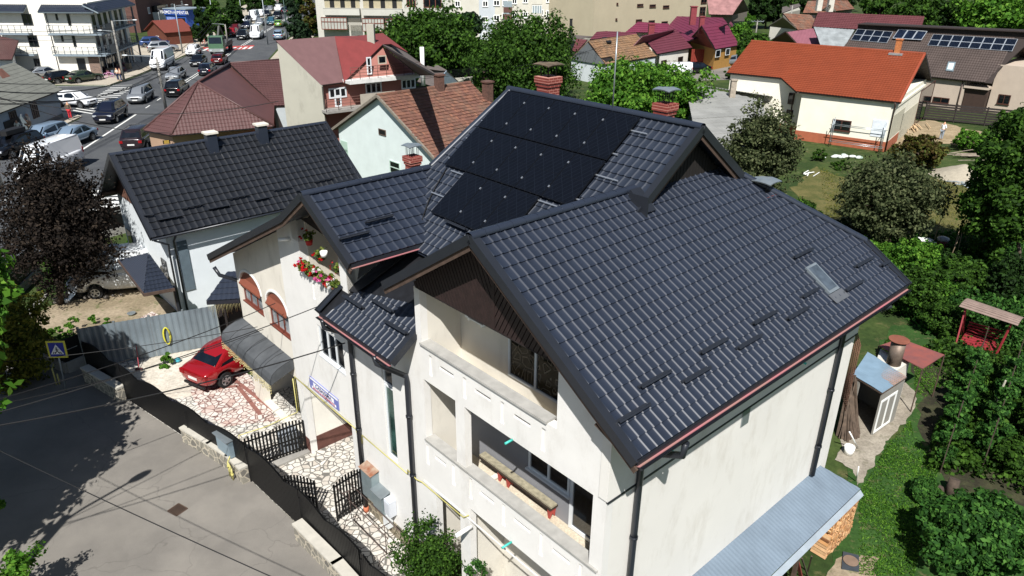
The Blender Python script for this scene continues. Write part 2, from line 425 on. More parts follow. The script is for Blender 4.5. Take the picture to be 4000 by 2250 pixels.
# ------------------------------------------------------------ courtyard in front of the house
def flag(name,grout,stones,s=2.3):
    t=NT(name); v=t.n('TexVoronoi'); v.feature='DISTANCE_TO_EDGE'; v.inputs['Scale'].default_value=s; v.inputs['Randomness'].default_value=1
    v2=t.n('TexVoronoi'); v2.inputs['Scale'].default_value=s
    for q in (v,v2): t.l(t.tc.outputs['Object'],q.inputs['Vector'])
    sx_=t.n('SeparateColor'); t.l(v2.outputs['Color'],sx_.inputs[0])
    st=t.ramp(sx_.outputs[0],[(0,rgb(stones[0])),(.45,rgb(stones[1])),(1,rgb(stones[2]))])
    st=t.mix(.25,st,t.ramp(t.noise(14,5),[(.3,(.3,.3,.3,1)),(.7,(.8,.8,.8,1))]),'OVERLAY')
    t.col(t.mix(t.ramp(v.outputs['Distance'],[(.05,(1,1,1,1)),(.085,(0,0,0,1))]),st,rgb(grout))).rg(.8,0,.3)
    t.bump(t.math('MINIMUM',v.outputs['Distance'],.09),.4,.05); return t.m
flag_w=flag('flagstones_grey_grout','6f6c66',('c2bdb2','cfcbc2','b5aca0'),4.6)
flag_r=flag('flagstones_red_grout','7d615a',('c4bab0','cfc8bf','b9a196'),4.6)
FL=[(-4.28,17.77),(-3.76,14.34),(-2.9,10),(-2.19,6.55),(-1.97,3.3),(-1.86,0),(-1.8,-3),(-1.9,-8)]   # fence line (a,b)
def abl(pts): return [W(a,b)[:2] for a,b in pts]
yard=FL+[(0,-8),(0,-6.6),(0,3.1),(0,6.6),(2.4,6.6),(2.4,11.2),(.6,11.2),(.6,13),(-1.2,17.9)]
conc_y=patches('courtyard_concrete','b9b1a2','c8c1b3','a79f90',s=.6,bump=.1)
sheet('courtyard',abl(yard),.026,flag_w)
sheet('courtyard_apron',[G(*p)[:2] for p in ((232,930),(350,925),(560,770),(640,880),(540,985),(470,1000),(440,1005),(360,1000))],.031,conc_y)
rsv=cr(0,1063); r2=cr(800,1063); r3=cr(1600,1063); r6=cr(900,1687); r7=cr(1700,1687); rA=cr(1300,900,.2329); rB=cr(800,850,.2329); rs5=cr(0,1687); r8=cr(3000,1687)
bandp=M('red_grout_strip','85594f',.8,var=.15,ns=8)
sheet('courtyard_red_flags',[G(*r2(*p))[:2] for p in ((-150,1190),(200,1110),(420,1010),(700,1449),(760,1500),(200,1560),(-60,1400))],.034,flag_r)
bs=MB()
for A_,B_ in (((300,1090),(700,1400)),((40,1190),(330,1150)),((330,1150),(560,1440))):
    p,q=G(*r2(*A_)),G(*r2(*B_)); strip(bs,p,q,.16,.039)
bs.build('courtyard_grout_bands',bandp,kind='structure')
g_=MB()
for p,q in (((-1.2,7.05),(0,6.9)),):
    g_.box((-1.25,6.62,.026),(0.02,6.95,.10),W)
g_.build('gate_step',conc,kind='structure')
# passage floor under the house
sheet('passage_floor',abl([(0,3.3),(0,6.6),(8,6.6),(8,3.3)]),.030,flag_w)

# ------------------------------------------------------------ MAIN HOUSE
H=thing('main_house','large cream three storey house with anthracite tile roof, balconies and solar panels','house',W(0,0,0))
TA=lambda d_,u,z: W(d_,u,z)          # facade planes (a=d, b=u)
TB=lambda d_,u,z: W(u,d_,z)          # side planes   (a=u, b=d)
slots_up=[-.93,-2.25,-3.56,-4.84]; slots_lo=[-.62,-1.72,-2.40,-3.62,-4.87,-6.05]
f=MB()
hs=[(-5.2,-.6,7.40,8.87),(-1.88,-.6,4.60,6.42),(-6.26,-2.22,4.60,6.42),(-1.95,-.92,0,3.12),(-6.3,-2.35,.55,3.5)]
hs+=[(s-.06,s+.06,6.66,7.22) for s in slots_up]+[(s-.06,s+.06,3.82,4.45) for s in slots_lo]
hs+=[(a,b,7.03,7.12) for a,b in ((-1.84,-1.3),(-3.17,-2.62),(-4.45,-3.93))]
hs+=[(a,b,4.21,4.31) for a,b in ((-1.41,-.95),(-3.27,-2.74),(-4.52,-3.97),(-5.74,-5.21))]
f.holes(TA,-6.6,-.38,0,8.87,0,.2,hs)
f.box((-.022,-6.62,3.13),(0,-.40,3.17),W)
f.build('front_wall',facade,H)
b_=MB()
for s in slots_up: b_.box((.05,s-.07,6.6),(.16,s+.07,7.3),W)
for s in slots_lo: b_.box((.05,s-.07,3.8),(.16,s+.07,4.5),W)
b_.build('recess_panel',facade,H)
b_=MB(); b_.box((.165,-4.5,7.0),(.19,-1.25,7.14),W); b_.box((.165,-5.8,4.19),(.19,-.9,4.33),W); b_.build('slit_shade_backing',black,H)  # black sheets behind the slits put their inner shade into the colour
l=MB(); l.box((-.06,-4.95,7.405),(.25,-.58,7.46),W); l.box((-.06,-6.52,4.605),(.25,-.60,4.66),W); l.build('balcony_ledge',M('ledge_concrete','a3a19b',.9,var=.14,ns=4,bump=.25),H)
# balcony interiors
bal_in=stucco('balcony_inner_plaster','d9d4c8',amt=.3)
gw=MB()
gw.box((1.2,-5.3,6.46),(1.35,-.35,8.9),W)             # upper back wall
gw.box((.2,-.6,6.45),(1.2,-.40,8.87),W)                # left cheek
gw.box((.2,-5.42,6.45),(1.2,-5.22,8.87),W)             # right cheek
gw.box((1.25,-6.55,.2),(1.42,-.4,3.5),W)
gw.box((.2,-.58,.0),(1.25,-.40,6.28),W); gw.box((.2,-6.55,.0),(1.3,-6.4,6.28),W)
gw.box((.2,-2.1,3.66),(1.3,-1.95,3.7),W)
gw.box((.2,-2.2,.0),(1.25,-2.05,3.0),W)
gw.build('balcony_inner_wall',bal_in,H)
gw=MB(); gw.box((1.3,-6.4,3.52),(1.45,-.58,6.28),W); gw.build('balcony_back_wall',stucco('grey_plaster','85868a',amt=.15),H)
fl_=MB(); fl_.box((.2,-6.45,6.3),(1.3,-.4,6.44),W); fl_.box((.2,-6.5,3.47),(1.4,-.4,3.63),W)
fl_.build('balcony_floor',patches('balcony_screed','b9ad98','c6bca9',s=1.2,bump=.1),H)
# upper balcony window (seen under the cladding)
P1_=Pa(*r3(990,640),1.13); P2_=Pa(*r3(1500,1400),1.13)
curt=NT('patterned_curtain_glass'); v_=curt.n('TexVoronoi'); v_.feature='DISTANCE_TO_EDGE'; v_.inputs['Scale'].default_value=3.2
curt.l(curt.tc.outputs['Object'],v_.inputs['Vector'])
curt.col(curt.ramp(v_.outputs['Distance'],[(.10,rgb('15130f')),(.14,rgb('6d675d')),(.17,rgb('15130f'))])).rg(.08,0,.7); curt=curt.m
wz=(P2_[1]+P1_[1])/2
window(TA,-5.2,P1_[0],6.95,8.72,1.13,H,cols=3,gm=curt,fr=.06)
# lower balcony: window and door
q0=Pa(*r7(935,350),1.24); q1=Pa(*r7(1345,640),1.24); q2=Pa(*r7(1560,1030),1.24)
window(TA,q0[0],q1[0],q0[1]-.02,5.9,1.24,H,cols=2,fr=.07,sill=.06)
window(TA,q1[0]-.02,-6.2,3.66,5.9,1.24,H,cols=1,fr=.1,name='balcony_door')
# AC unit on the upper cheek
def ac_unit(T,u,z,d,name='air_conditioner',parent=None,w_=.75,h_=.5,dp=.28):
    m=MB(); m.box((d-dp,u,z),(d,u+w_,z+h_),T); m.box((d-dp-.012,u+.02,z+.02),(d-dp,u+w_-.02,z+h_-.02),T)
    o=m.build(name,M('ac_casing','dde0df',.45,var=.04),parent)
    g=MB(); c_=(u+w_*.42,z+h_/2); n=22; r_=h_*.42
    for k in range(8):
        zz=z+.06+k*(h_-.12)/7; g.box((d-dp-.022,u+.06,zz),(d-dp-.013,u+w_*.8,zz+.02),T)
    g.box((d-dp-.013,u+.05,z+.04),(d-dp-.0125,u+w_*.82,z+h_-.04),T)
    g.build('fan_grille',M('ac_grille','4a4d4e',.5),o); 
    s=MB(); s.box((d-dp,u+.1,z-.05),(d,u+.16,z-.004),T); s.box((d-dp,u+w_-.16,z-.05),(d,u+w_-.1,z-.004),T); s.build('wall_bracket',white_paint,o); return o
aw=ac_unit(TA,-1.9,8.05,1.19,parent=H)
# gable cladding: diagonal dark boards
cl=MB()
def gable_z(b): return 11.04-.64*abs(b+3.27)-.16
def clad(mb,b0,b1,z0,d,step=.17,ang=1.1,mirror=True):
    n=int((b1-b0)/step)+14
    bm=(b0+b1)/2
    for k in range(-26,n+26):
        for side in (-1,1):
            # board centreline through (x,z0) leaning toward centre
            x0=b0+(k)*step; dx=math.cos(ang)*(1 if side<0 else -1); dz=math.sin(ang)
            # keep portion within triangle and half
            pts=[]
            lo_,hi_=None,None
            for i in range(0,90):
                t=i*.04; x=x0+dx*t; z=z0+dz*t
                ok=(b0<x<b1) and z<gable_z(x) and ((x>bm) if side<0 else (x<bm)) 
                if ok:
                    if lo_ is None: lo_=t
                    hi_=t
            if lo_ is not None and hi_-lo_>.08:
                p=W(d,x0+dx*lo_,z0+dz*lo_); q=W(d,x0+dx*hi_,z0+dz*hi_); mb.beam(p,q,step*.72,.05,dE)
clad(cl,-6.1,-.42,8.87,.02,.13)
cl.box((-.01,-3.32,8.87),(.03,-3.22,10.8),W); cl.build('gable_cladding',M('dark_cladding_boards','271a18',.6,var=.3,ns=7),H)
bk=MB(); bk.mesh([W(.07,-6.6,8.87),W(.07,-.38,8.87),W(.07,-.38,9.1),W(.07,-3.27,10.9),W(.07,-6.6,8.8)],[(0,1,2,3,4)]); bk.mesh([W(.2,-6.6,8.87),W(.2,-.38,8.87),W(.2,-.38,9.1),W(.2,-3.27,10.9),W(.2,-6.6,8.8)],[(4,3,2,1,0)])
bk.box((-.01,-5.25,8.86),(.2,-.5,8.885),W)
bk.build('gable_board',wood_dk,H)
# right wall
s_=MB(); s_.holes(TB,0.2,10.39,0,8.55,-6.6,-6.35,[]); s_.box((.0,-6.6,8.3),(.2,-6.35,8.6),W)
s_.build('side_wall',side_wall,H)
s_=MB(); s_.box((-.035,-6.645,6.5),(10.40,-6.602,8.45),W); s_.box((-.035,-6.6,6.5),(-.002,-6.42,8.8),W); s_.build('insulation_band',side_wall,H); s_=MB(); s_.box((-.02,-6.66,6.455),(10.4,-6.605,6.497),W); s_.build('band_shadow_strip',dk_trim,H); s_=MB(); p_,z_=Pb(1883,1000,-6.61); s_.box((p_-.15,-6.63,z_-.75),(p_+.15,-6.61,z_-.05),W); s_.build('wall_plate',galv,H)  # dark strip added under the insulation band, painting in its shadow line
s_=MB(); s_.box((10.2,-6.35,0),(10.38,-.4,8.5),W); s_.box((10.2,-.4,0),(11.9,-.2,9.0),W); s_.box((11.7,-.2,0),(11.9,3,8.2),W)
s_.box((5.9,3.0,0),(11.9,3.2,8.2),W); s_.mesh([W(5.8,3.1,8.2),W(11.9,3.1,8.2),W(6.05,3.1,12.0)],[(0,1,2)]); s_.mesh([W(2.6,3.0,8.2),W(6.05,3.0,8.2),W(6.05,3.0,12.1),W(3.0,3.0,9.9)],[(0,1,2,3)])
s_.build('rear_wall',facade,H)
# roof ---------------------------------------------------------------
zR=11.04; kR=.64; bR=-3.27
def pR(a,b): return W(a,b,zR+(b-bR)*kR)
r=MB(); tile_quad(r,[pR(-.55,-7.57),pR(10.42,-7.57),pR(10.43,-6.3),pR(7.81,bR),pR(-.55,bR)])
r.build('side_roof_slope',dk_roof,H)
r=MB(); r.slab([W(-.55,bR,zR),W(4.4,bR,zR),W(1.55,.02,zR-kR*3.25),W(-.55,.02,zR-kR*3.25)],.05,n=UZ)
r.slab([W(7.8,bR,zR),W(10.43,-6.3,9.1),W(10.43,-.24,9.1)],.05,n=UZ)
r.slab([W(7.8,bR,zR),W(10.43,-.24,9.1),W(10.43,1,8.3),W(7.8,1,8.3)],.05,n=UZ)
r.slab([pR(-.53,-7.55)-UZ*.09,pR(10.4,-7.55)-UZ*.09,pR(10.40,-6.3)-UZ*.09,pR(7.8,bR)-UZ*.09,pR(-.53,bR)-UZ*.09],.05,n=UZ)
r.build('roof_underlay',wood_dk,H)
# main front slope
aM,zM,kM=6.05,12.3,.74
def pM(a,b,off=0): return W(a,b,zM-(aM-a)*kM+off)
r=MB(); tile_quad(r,[pM(1.38,-.10),pM(1.38,1.9),pM(3.3,3.5),pM(6.05,3.0),pM(6.05,-3.74),pM(3.9,-3.74)][::1],s0=.03,pitch=.22)
r.build('front_roof_slope',dk_roof_old,H)
r=MB(); r.slab([pM(1.4,1.95,-.08),pM(3.3,3.5,-.08),pM(6.05,3.0,-.08),pM(6.05,-3.7,-.08),pM(3.9,-3.7,-.08),pM(1.4,-.1,-.08)],.06,n=UZ)
r.slab([W(6.05,3.0,zM),W(6.05,-3.74,zM),W(8.22,-3.74,zM-kM*2.17),W(12.5,.8,7.5),W(12.5,3.0,7.5)],.08,n=UZ)
r.build('rear_roof_slope',dk_roof,H)
# pent roof
kP=.74
def pP(a,b,off=0): return W(a,b,7.60+kP*a+off)
r=MB(); tile_quad(r,[pP(-.72,-.36),pP(-.72,3.28),pP(0,3.2),pP(.12,2.5),pP(1.6,1.84),pP(1.75,.9),pP(1.75,.2),pP(1.2,-.36)],s0=.05)
r.build('pent_roof_slope',dk_roof_old,H)
r=MB(); r.slab([pP(-.70,-.34,-.07),pP(-.70,3.25,-.07),pP(0,3.2,-.07),pP(1.6,1.9,-.07),pP(1.9,.1,-.07),pP(1.2,-.34,-.07)],.07,n=UZ)
r.slab([pP(.0,2.9,.02),pP(.03,2.45,.05),pP(1.6,1.78,.04),pP(1.75,2.1,.10)],.03,n=UZ)
r.slab([pP(.02,2.93,.04),pP(1.75,2.1,.12),pP(1.75,2.2,.5),pP(.02,2.98,.35)],.03)
r.build('valley_flashing',M('black_bitumen','15161a',.55,var=.4,ns=5),H)
# left gable roof
kL=.59
def pL(a,b): return W(a,b,10.28-kL*(3.55-b))
r=MB(); tile_quad(r,[pL(-.65,1.42),pL(1.62,1.42),pL(3.36,3.55),pL(-.65,3.55)],s0=.02,pitch=.25)
r.build('wing_roof_slope',dk_roof,H)
LP=[(3.55,10.28),(5.0,9.28),(11.55,6.11)]
r=MB()
for (b0,z0),(b1,z1) in zip(LP,LP[1:]): r.slab([W(-.65,b0,z0),W(5.5,b0,z0),W(5.5,b1,z1),W(-.65,b1,z1)],.07,n=UZ)
r.slab([pL(-.62,1.45)-UZ*.08,pL(1.6,1.45)-UZ*.08,pL(3.3,3.5)-UZ*.08,pL(-.62,3.5)-UZ*.08],.05,n=UZ)
r.slab([W(3.3,3.3,10.2),W(5.5,3.3,10.2),W(5.5,5.0,9.2),W(3.3,5.0,9.2)],.05,n=UZ)
r.build('wing_roof_rear_slope',dk_roof,H)
# ridge caps
def ridge(p,q,rad=.085,n=None,seg=.33,mat=None,name='ridge_cap',drop=.25,parent=None,sides=None):
    p,q=Vector(p),Vector(q); L_=(q-p).length; n=n or max(1,int(L_/seg)); d_=(q-p).normalized(); sd=d_.cross(UZ).normalized(); u_=sd.cross(d_)
    m=MB()
    for i in range(n):
        r0=rad*1.05; r1=rad*1.0; a=p+d_*(L_*i/n); b=p+d_*(L_*(i+1)/n)
        V=[]
        for c_,r_ in ((a,r0),(b,r1)):
            for k in range(7):
                t=math.pi*(-.12+1.24*k/6); V.append(c_+sd*math.cos(t)*r_*1.25+u_*(math.sin(t)*r_*.9-.02))
        i0=len(m.f); m.mesh(V,[(k,k+1,k+8,k+7) for k in range(6)]); m.sm.update(range(i0,i0+6))
    return m.build(name,mat or dk_roof,parent or H)
up_=UZ*.06
ridge(W(-.6,bR,zR)+up_,W(4.3,bR,zR)+up_); ridge(W(7.8,bR,zR)+up_,W(10.43,-6.3,9.1)+up_)
ridge(W(-.7,3.55,10.28)+up_,W(3.4,3.55,10.28)+up_); ridge(W(3.4,3.5,10.32)+up_,W(6.05,3.0,zM)+up_)
ridge(W(6.05,3.1,zM)+up_,W(6.05,-3.78,zM)+up_)
# barge boards: metal angle on top + wooden board beneath
def barge(p,q,out,parent=H,wd=.16,ht=.2,nm='barge_board',bm=None):
    p,q=Vector(p),Vector(q); out=Vector(out); m=MB()
    m.beam(p+out*.02-UZ*.02,q+out*.02-UZ*.02,.035,ht,UZ); m.beam(p-out*wd*.5+UZ*.055,q-out*wd*.5+UZ*.055,wd,.025,UZ)
    o=m.build(nm,dk_trim,parent)
    if bm is not None:
        k=MB(); k.beam(p-out*.03-UZ*(ht*.95),q-out*.03-UZ*(ht*.95),.04,ht*.6,UZ); k.build('rafter_board',bm,o)
    return o
wbr=M('brown_board','4a3a30',.8,var=.3,ns=6)
barge(pR(-.57,-7.6),W(-.57,bR,zR),-dE,bm=wbr); barge(W(-.57,bR,zR),W(-.57,.02,zR-kR*3.29),-dE,bm=wbr)
barge(pR(10.45,-7.6),pR(10.45,-6.3),dE); barge(W(10.45,-.24,9.1),W(10.45,1.1,8.25),dE)
barge(pM(3.85,-3.77),pM(6.05,-3.77),-dW,bm=wbr); barge(W(6.05,-3.77,zM),W(8.25,-3.77,zM-kM*2.2),-dW,bm=wbr)
barge(pL(-.67,1.38),W(-.67,3.55,10.28),-dE,bm=wbr); barge(W(-.67,3.55,10.28),W(-.67,5,9.28),-dE,bm=wbr); barge(W(-.67,5,9.28),W(-.67,11.6,6.09),-dE,bm=wbr)
barge(pP(-.74,-.38),pP(0,-.38),-dW); barge(pP(-.74,3.3),pP(0,3.24),dW)
# eave fascia: dark drip, pink membrane strip, gutter
def eave(p,q,out,gut=True,pk=True):
    p,q,out=Vector(p),Vector(q),Vector(out); m=MB(); m.beam(p+out*-.02-UZ*.05,q+out*-.02-UZ*.05,.03,.10); m.build('eave_trim',dk_trim,H)
    if pk:
        m=MB(); m.beam(p+out*.0-UZ*.11,q+out*.0-UZ*.11,.06,.02); m.build('membrane_strip',pink,H)
    if gut:
        m=MB(); V=[]; n=7
        for c_ in (p,q):
            for k in range(n): t=math.pi*k/(n-1); V.append(c_+out*(.06-.05*math.cos(t))-UZ*(.10+.055*math.sin(t)))
        m.mesh(V,[(k,k+1,k+1+n,k+n) for k in range(n-1)]+[(k+n,k+1+n,k+1,k) for k in range(n-1)]+[tuple(range(n)),tuple(range(n,2*n))]); m.build('gutter',pipe_m,H)
eave(pR(-.5,-7.6),pR(10.4,-7.6),-dW); eave(pP(-.74,-.3),pP(-.74,3.2),-dE); eave(pL(-.6,1.40),pL(1.55,1.40),-dW,gut=False)
sf=MB(); sf.slab([W(-.5,-7.55,8.12),W(10.35,-7.55,8.12),W(10.35,-6.6,8.5),W(-.5,-6.6,8.5)],.03); sf.build('soffit',wbr,H)
# main end gable (dark) and small upstand box
e=MB(); e.mesh([W(4.0,-3.35,10.6),W(8.1,-3.35,10.6),W(6.05,-3.35,12.15)],[(0,1,2)]); 
for k in range(30):
    a=4.2+k*.13; zt=12.05-abs(a-6.05)*.74
    if zt>10.7: e.box((a,-3.39,10.6),(a+.11,-3.355,zt),W)
e.build('end_gable_boards',M('black_brown_boards','17120f',.8,var=.3,ns=8),H)
e=MB(); e.slab([pR(3.95,-3.45)+UZ*.22,pR(4.3,-3.45)+UZ*.22,pR(4.3,-3.95)+UZ*.12,pR(3.95,-3.95)+UZ*.12],.05,n=UZ); e.box((3.93,-3.98,10.62),(3.96,-3.42,11.08),W); e.build('roof_flashing',dk_trim,H)
# snow guards
sg=[(-.41,.43,-6.99),(.51,1.38,-6.71),(1.47,2.31,-6.97),(2.36,3.28,-6.70),(3.33,4.21,-6.94),(4.25,5.19,-6.70),(5.3,6.21,-6.93),(6.3,7.04,-6.71),(7.85,8.75,-7.02),(7.16,8.07,-5.93),(9.0,9.95,-6.70),(9.98,10.4,-6.95)]
def guard(p,q,nv,mat=dk_trim,parent=H):
    m=MB(); p,q=Vector(p),Vector(q); m.beam(p+nv*.085,q+nv*.085,.02,.11,nv); dn=(q-p).normalized().cross(nv); m.beam(p+nv*.12+dn*.02,q+nv*.12+dn*.02,.06,.015,nv); m.beam(p+nv*.04+dn*-.02,q+nv*.04+dn*-.02,.06,.012,nv)
    return m.build('snow_guard',mat,parent)
nR=Vector((-dW*kR+UZ)).normalized(); nM=(-dE*kM+UZ).normalized(); nLr=(-dW*kL+UZ).normalized()
for a0,a1,b in sg: guard(pR(a0,b),pR(a1,b),nR)
def onM(x,y,z0,k,off=0):       # point on plane z=z0+k*a
    n=(dE*-k+UZ).normalized(); r_=ab(onpl(x,y,W(0,0,z0+off),n)); return r_
for A_,B_ in (((1415,250),(1605,375)),((1700,290),(1905,415)),((1830,505),(2050,635))):
    p=onM(*r2(*A_),7.6,kP,.08); q=onM(*r2(*B_),7.6,kP,.08); guard(W(*p),W(*q),nM)
p=onM(*cr(1000,500)(1925,950),7.82,kM,.08); q=onM(*cr(1000,500)(2130,1040),7.82,kM,.08); guard(W(*p),W(*q),nM)
for A_,B_ in (((1095,970),(1370,900)),((835,1140),(1130,1065))):
    P_=[ab(onpl(*cr(1000,500)(*c_),pL(0,3.0)+UZ*.08,nLr)) for c_ in (A_,B_)]; guard(W(*P_[0]),W(*P_[1]),nLr)
# roof window
sk=MB(); c0=[pR(a,b)+nR*.07 for a,b in ((7.30,-6.22),(7.78,-6.22),(7.78,-6.92),(7.30,-6.92))]
sk.slab(c0,.1,n=nR); 
s1=sk.build('roof_window',M('roof_window_frame','7d868b',.4,.3,var=.08),H)
sk=MB(); c1_=[pR(a,b)+nR*.078 for a,b in ((7.35,-6.27),(7.73,-6.27),(7.73,-6.86),(7.35,-6.86))]; sk.slab(c1_,.005,n=nR); sk.build('pane',glass('sky_glass','49525a',.12),s1)
sk=MB(); sk.slab([pR(a,b)+nR*.05 for a,b in ((7.22,-6.93),(7.86,-6.93),(7.9,-7.15),(7.26,-7.15))],.01,n=nR); sk.build('flashing',M('lead_flashing','5d6064',.6,.2),s1)
# solar panels
cell=NT('solar_cells'); bt=cell.n('TexBrick'); bt.inputs['Scale'].default_value=1; bt.offset=0; bt.inputs['Mortar Size'].default_value=.004; bt.inputs['Brick Width'].default_value=.16; bt.inputs['Row Height'].default_value=.08
bt.inputs['Color1'].default_value=rgb('0b0d12'); bt.inputs['Color2'].default_value=rgb('0d0f15'); bt.inputs['Mortar'].default_value=rgb('151920')
cell.l(cell.tc.outputs['Generated'],bt.inputs[0]); bt.inputs['Scale'].default_value=1
cell.col(bt.outputs[0]).rg(.22,0,.35); cell=cell.m
pfm=M('panel_black_frame','14161b',.35,.4); alu=M('aluminium','c9cdd0',.3,.8,var=.05)
def panel(b0,b1,a0,a1):
    m=MB(); o1=.13; c=[pM(a0,b0)+nM*o1,pM(a0,b1)+nM*o1,pM(a1,b1)+nM*o1,pM(a1,b0)+nM*o1]; m.slab(c,.035,n=nM); o=m.build('solar_panel',pfm,H)
    i=.02; c=[pM(a0+i,b0+i)+nM*(o1+.002),pM(a0+i,b1-i)+nM*(o1+.002),pM(a1-i,b1-i)+nM*(o1+.002),pM(a1-i,b0+i)+nM*(o1+.002)]; m=MB(); m.slab(c,.001,n=nM); m.build('cell_sheet',cell,o)
    mid=(a0+a1)/2; m=MB(); m.slab([pM(mid-.006,b0+.02)+nM*(o1+.0035),pM(mid-.006,b1-.02)+nM*(o1+.0035),pM(mid+.006,b1-.02)+nM*(o1+.0035),pM(mid+.006,b0+.02)+nM*(o1+.0035)],.001,n=nM); m.build('busbar_line',pfm,o)
    return o
rows=[(4.74,5.93,2.9,5),(3.52,4.71,2.9,5),(2.29,3.49,1.93,3)]
for a0,a1,bt_,n in rows:
    for k in range(n): panel(bt_-(k+1)*.994+.006,bt_-k*.994-.006,a0,a1)
rl=MB()
for a in (5.59,4.95,4.37,3.72,3.43):
    l0,l1=(3.0 if a>3.7 else 2.51),(-2.55 if a>5 else -2.75)
    if a in(4.95,3.72): l1=-2.2
    rl.beam(pM(a,l0)+nM*.075,pM(a,l1)+nM*.075,.035,.04,nM)
for a in (2.75,): rl.beam(pM(a,2.56)+nM*.075,pM(a,-1.0)+nM*.075,.035,.04,nM)
rl.build('mounting_rail',alu,H)
cp=MB()
for a0,a1,bt_,n in rows:
    for k in range(1,n):
        for fr in (.22,.78):
            p=pM(a0+(a1-a0)*fr,bt_-k*.994)+nM*.14; cp.beam(p-dW*.02,p+dW*.02,.06,.02,nM)
cp.build('panel_clamp',alu,H)
cb=MB(); cb.tube([W(*onM(*cr(1000,500)(*q),7.85,kM,.07)) for q in ((1920,400),(1870,480),(1800,600),(1740,720),(1690,860),(1650,1000),(1640,1080),(1590,1130))],.018,6); cb.build('solar_cable',black,H)
# chimneys
brick=NT('red_brick'); bt=brick.n('TexBrick'); bt.inputs['Scale'].default_value=1; bt.inputs['Brick Width'].default_value=.24; bt.inputs['Row Height'].default_value=.075; bt.inputs['Mortar Size'].default_value=.008
bt.inputs['Color1'].default_value=rgb('74322a'); bt.inputs['Color2'].default_value=rgb('823a30'); bt.inputs['Mortar'].default_value=rgb('b57f70')
cx=brick.n('CombineXYZ'); sxx=brick.n('SeparateXYZ'); brick.l(brick.tc.outputs['Object'],sxx.inputs[0]); brick.l(brick.math('ADD',sxx.outputs[0],sxx.outputs[1]),cx.inputs[0]); brick.l(sxx.outputs[2],cx.inputs[1]); brick.l(cx.outputs[0],bt.inputs[0])
brick.col(brick.mix(.4,bt.outputs[0],brick.ramp(brick.noise(6,5),[(.3,(.25,.25,.25,1)),(.7,(.7,.7,.7,1))]),'OVERLAY')).rg(.85); brick.bump(bt.outputs['Fac'],-.3,.01); brick=brick.m
def chimney(a,b,z0,z1,sx=.55,sy=.55,parent=H,capm=None,cap=True,mat=None,T=W):
    m=MB(); m.box((a-sx/2,b-sy/2,z0),(a+sx/2,b+sy/2,z1-.28),T); m.box((a-sx/2-.03,b-sy/2-.03,z1-.28),(a+sx/2+.03,b+sy/2+.03,z1-.18),T)
    m.box((a-sx/2-.06,b-sy/2-.06,z1-.18),(a-sx/2+.1,b+sy/2+.06,z1),T); m.box((a+sx/2-.1,b-sy/2-.06,z1-.18),(a+sx/2+.06,b+sy/2+.06,z1),T)
    m.box((a-sx/2+.1,b-sy/2-.06,z1-.18),(a+sx/2-.1,b-sy/2+.1,z1),T); m.box((a-sx/2+.1,b+sy/2-.1,z1-.18),(a+sx/2-.1,b+sy/2+.06,z1),T)
    o=m.build('chimney',mat or brick,parent)
    if cap:
        c=MB(); 
        for i in (-1,1):
            for j in (-1,1): c.tube([T(a+i*sx*.32,b+j*sy*.32,z1-.02),T(a+i*sx*.32,b+j*sy*.32,z1+.36)],.012,5)
        for t in (-.18,0,.18): c.tube([T(a-sx*.32,b+t,z1),T(a-sx*.32,b+t,z1+.36)],.006,4); c.tube([T(a+t,b-sy*.32,z1),T(a+t,b-sy*.32,z1+.36)],.006,4)
        c.build('cap_posts',black,o)
        c=MB(); w_=sx*.72; V=[]
        for i in range(5):
            for j in range(5): V.append(T(a+(i-2)/2*w_,b+(j-2)/2*w_,z1+.40-.03*((i-2)**2+(j-2)**2)/4+.01*((i*j)%3)))
        c.mesh(V,[(i*5+j,i*5+j+1,(i+1)*5+j+1,(i+1)*5+j) for i in range(4) for j in range(4)]); V2=[v-UZ*.02 for v in V]; c.mesh(V2,[((i+1)*5+j,(i+1)*5+j+1,i*5+j+1,i*5+j) for i in range(4) for j in range(4)])
        c.build('metal_cap',capm or galv,o)
    return o
def at_a(x,y,a):
    b,z=Pa(x,y,a); return b,z
# positions from their bases/tops on planes a=const
for (x0,x1,yt,yb,a,cm) in ((1338,1393,190,240,6.75,M('rusty_cap','7a6a55',.8,.2,c2='4c4036')),(1633,1690,258,305,6.75,galv)):
    bL,zt=at_a(x0,yt,a); bR_,_=at_a(x1,yt,a); chimney(a+.28,(bL+bR_)/2+.04,10.8,zt,abs(bL-bR_)*.52,abs(bL-bR_)*.52,capm=cm)
b_c,z_c=at_a(1037,392,4.6); chimney(4.6,b_c,7.8,z_c,.36,.36)
a_c,z_c=Pb(1925,463,-4.2); chimney(a_c,-4.2,8.0,z_c-.25,.42,.42)
an=MB(); p=pM(5.98,-1.04); an.tube([p,p+UZ*2.0],.02,5); an.build('antenna_mast',galv,H)
# ------------------------------------------------------------ left wing walls
fw_=MB()
hs=[(.88,1.40,2.95,6.5),(3.45,4.98,4.68,5.76),(3.4,6.58,0,2.95),(3.2,5.55,7.4,9.2),(4.92-.06,4.92+.06,6.6,7.13),(3.6,3.72,6.6,7.13)]
fw_.holes(TA,-.38,7.0,0,7.45,0,.25,[h for h in hs if h[3]<=7.45]); fw_.holes(TA,2.8,7.0,7.45,8.25,0,.25,[hs[3]]); fw_.box((0,5.55,8.25),(.25,7.0,8.33),W)
fw_.mesh([W(0,5.55,8.33),W(0,7.0,8.33),W(0,5.55,8.95)],[(0,2,1)]); fw_.mesh([W(.0,2.8,8.25),W(0,3.2,8.25),W(0,3.2,9.4),W(0,2.8,9.4)],[(0,1,2,3)][::1]); fw_.box((.0,2.8,8.25),(.25,3.2,9.35),W); fw_.box((.0,5.55,8.25),(.25,5.95,8.9),W)
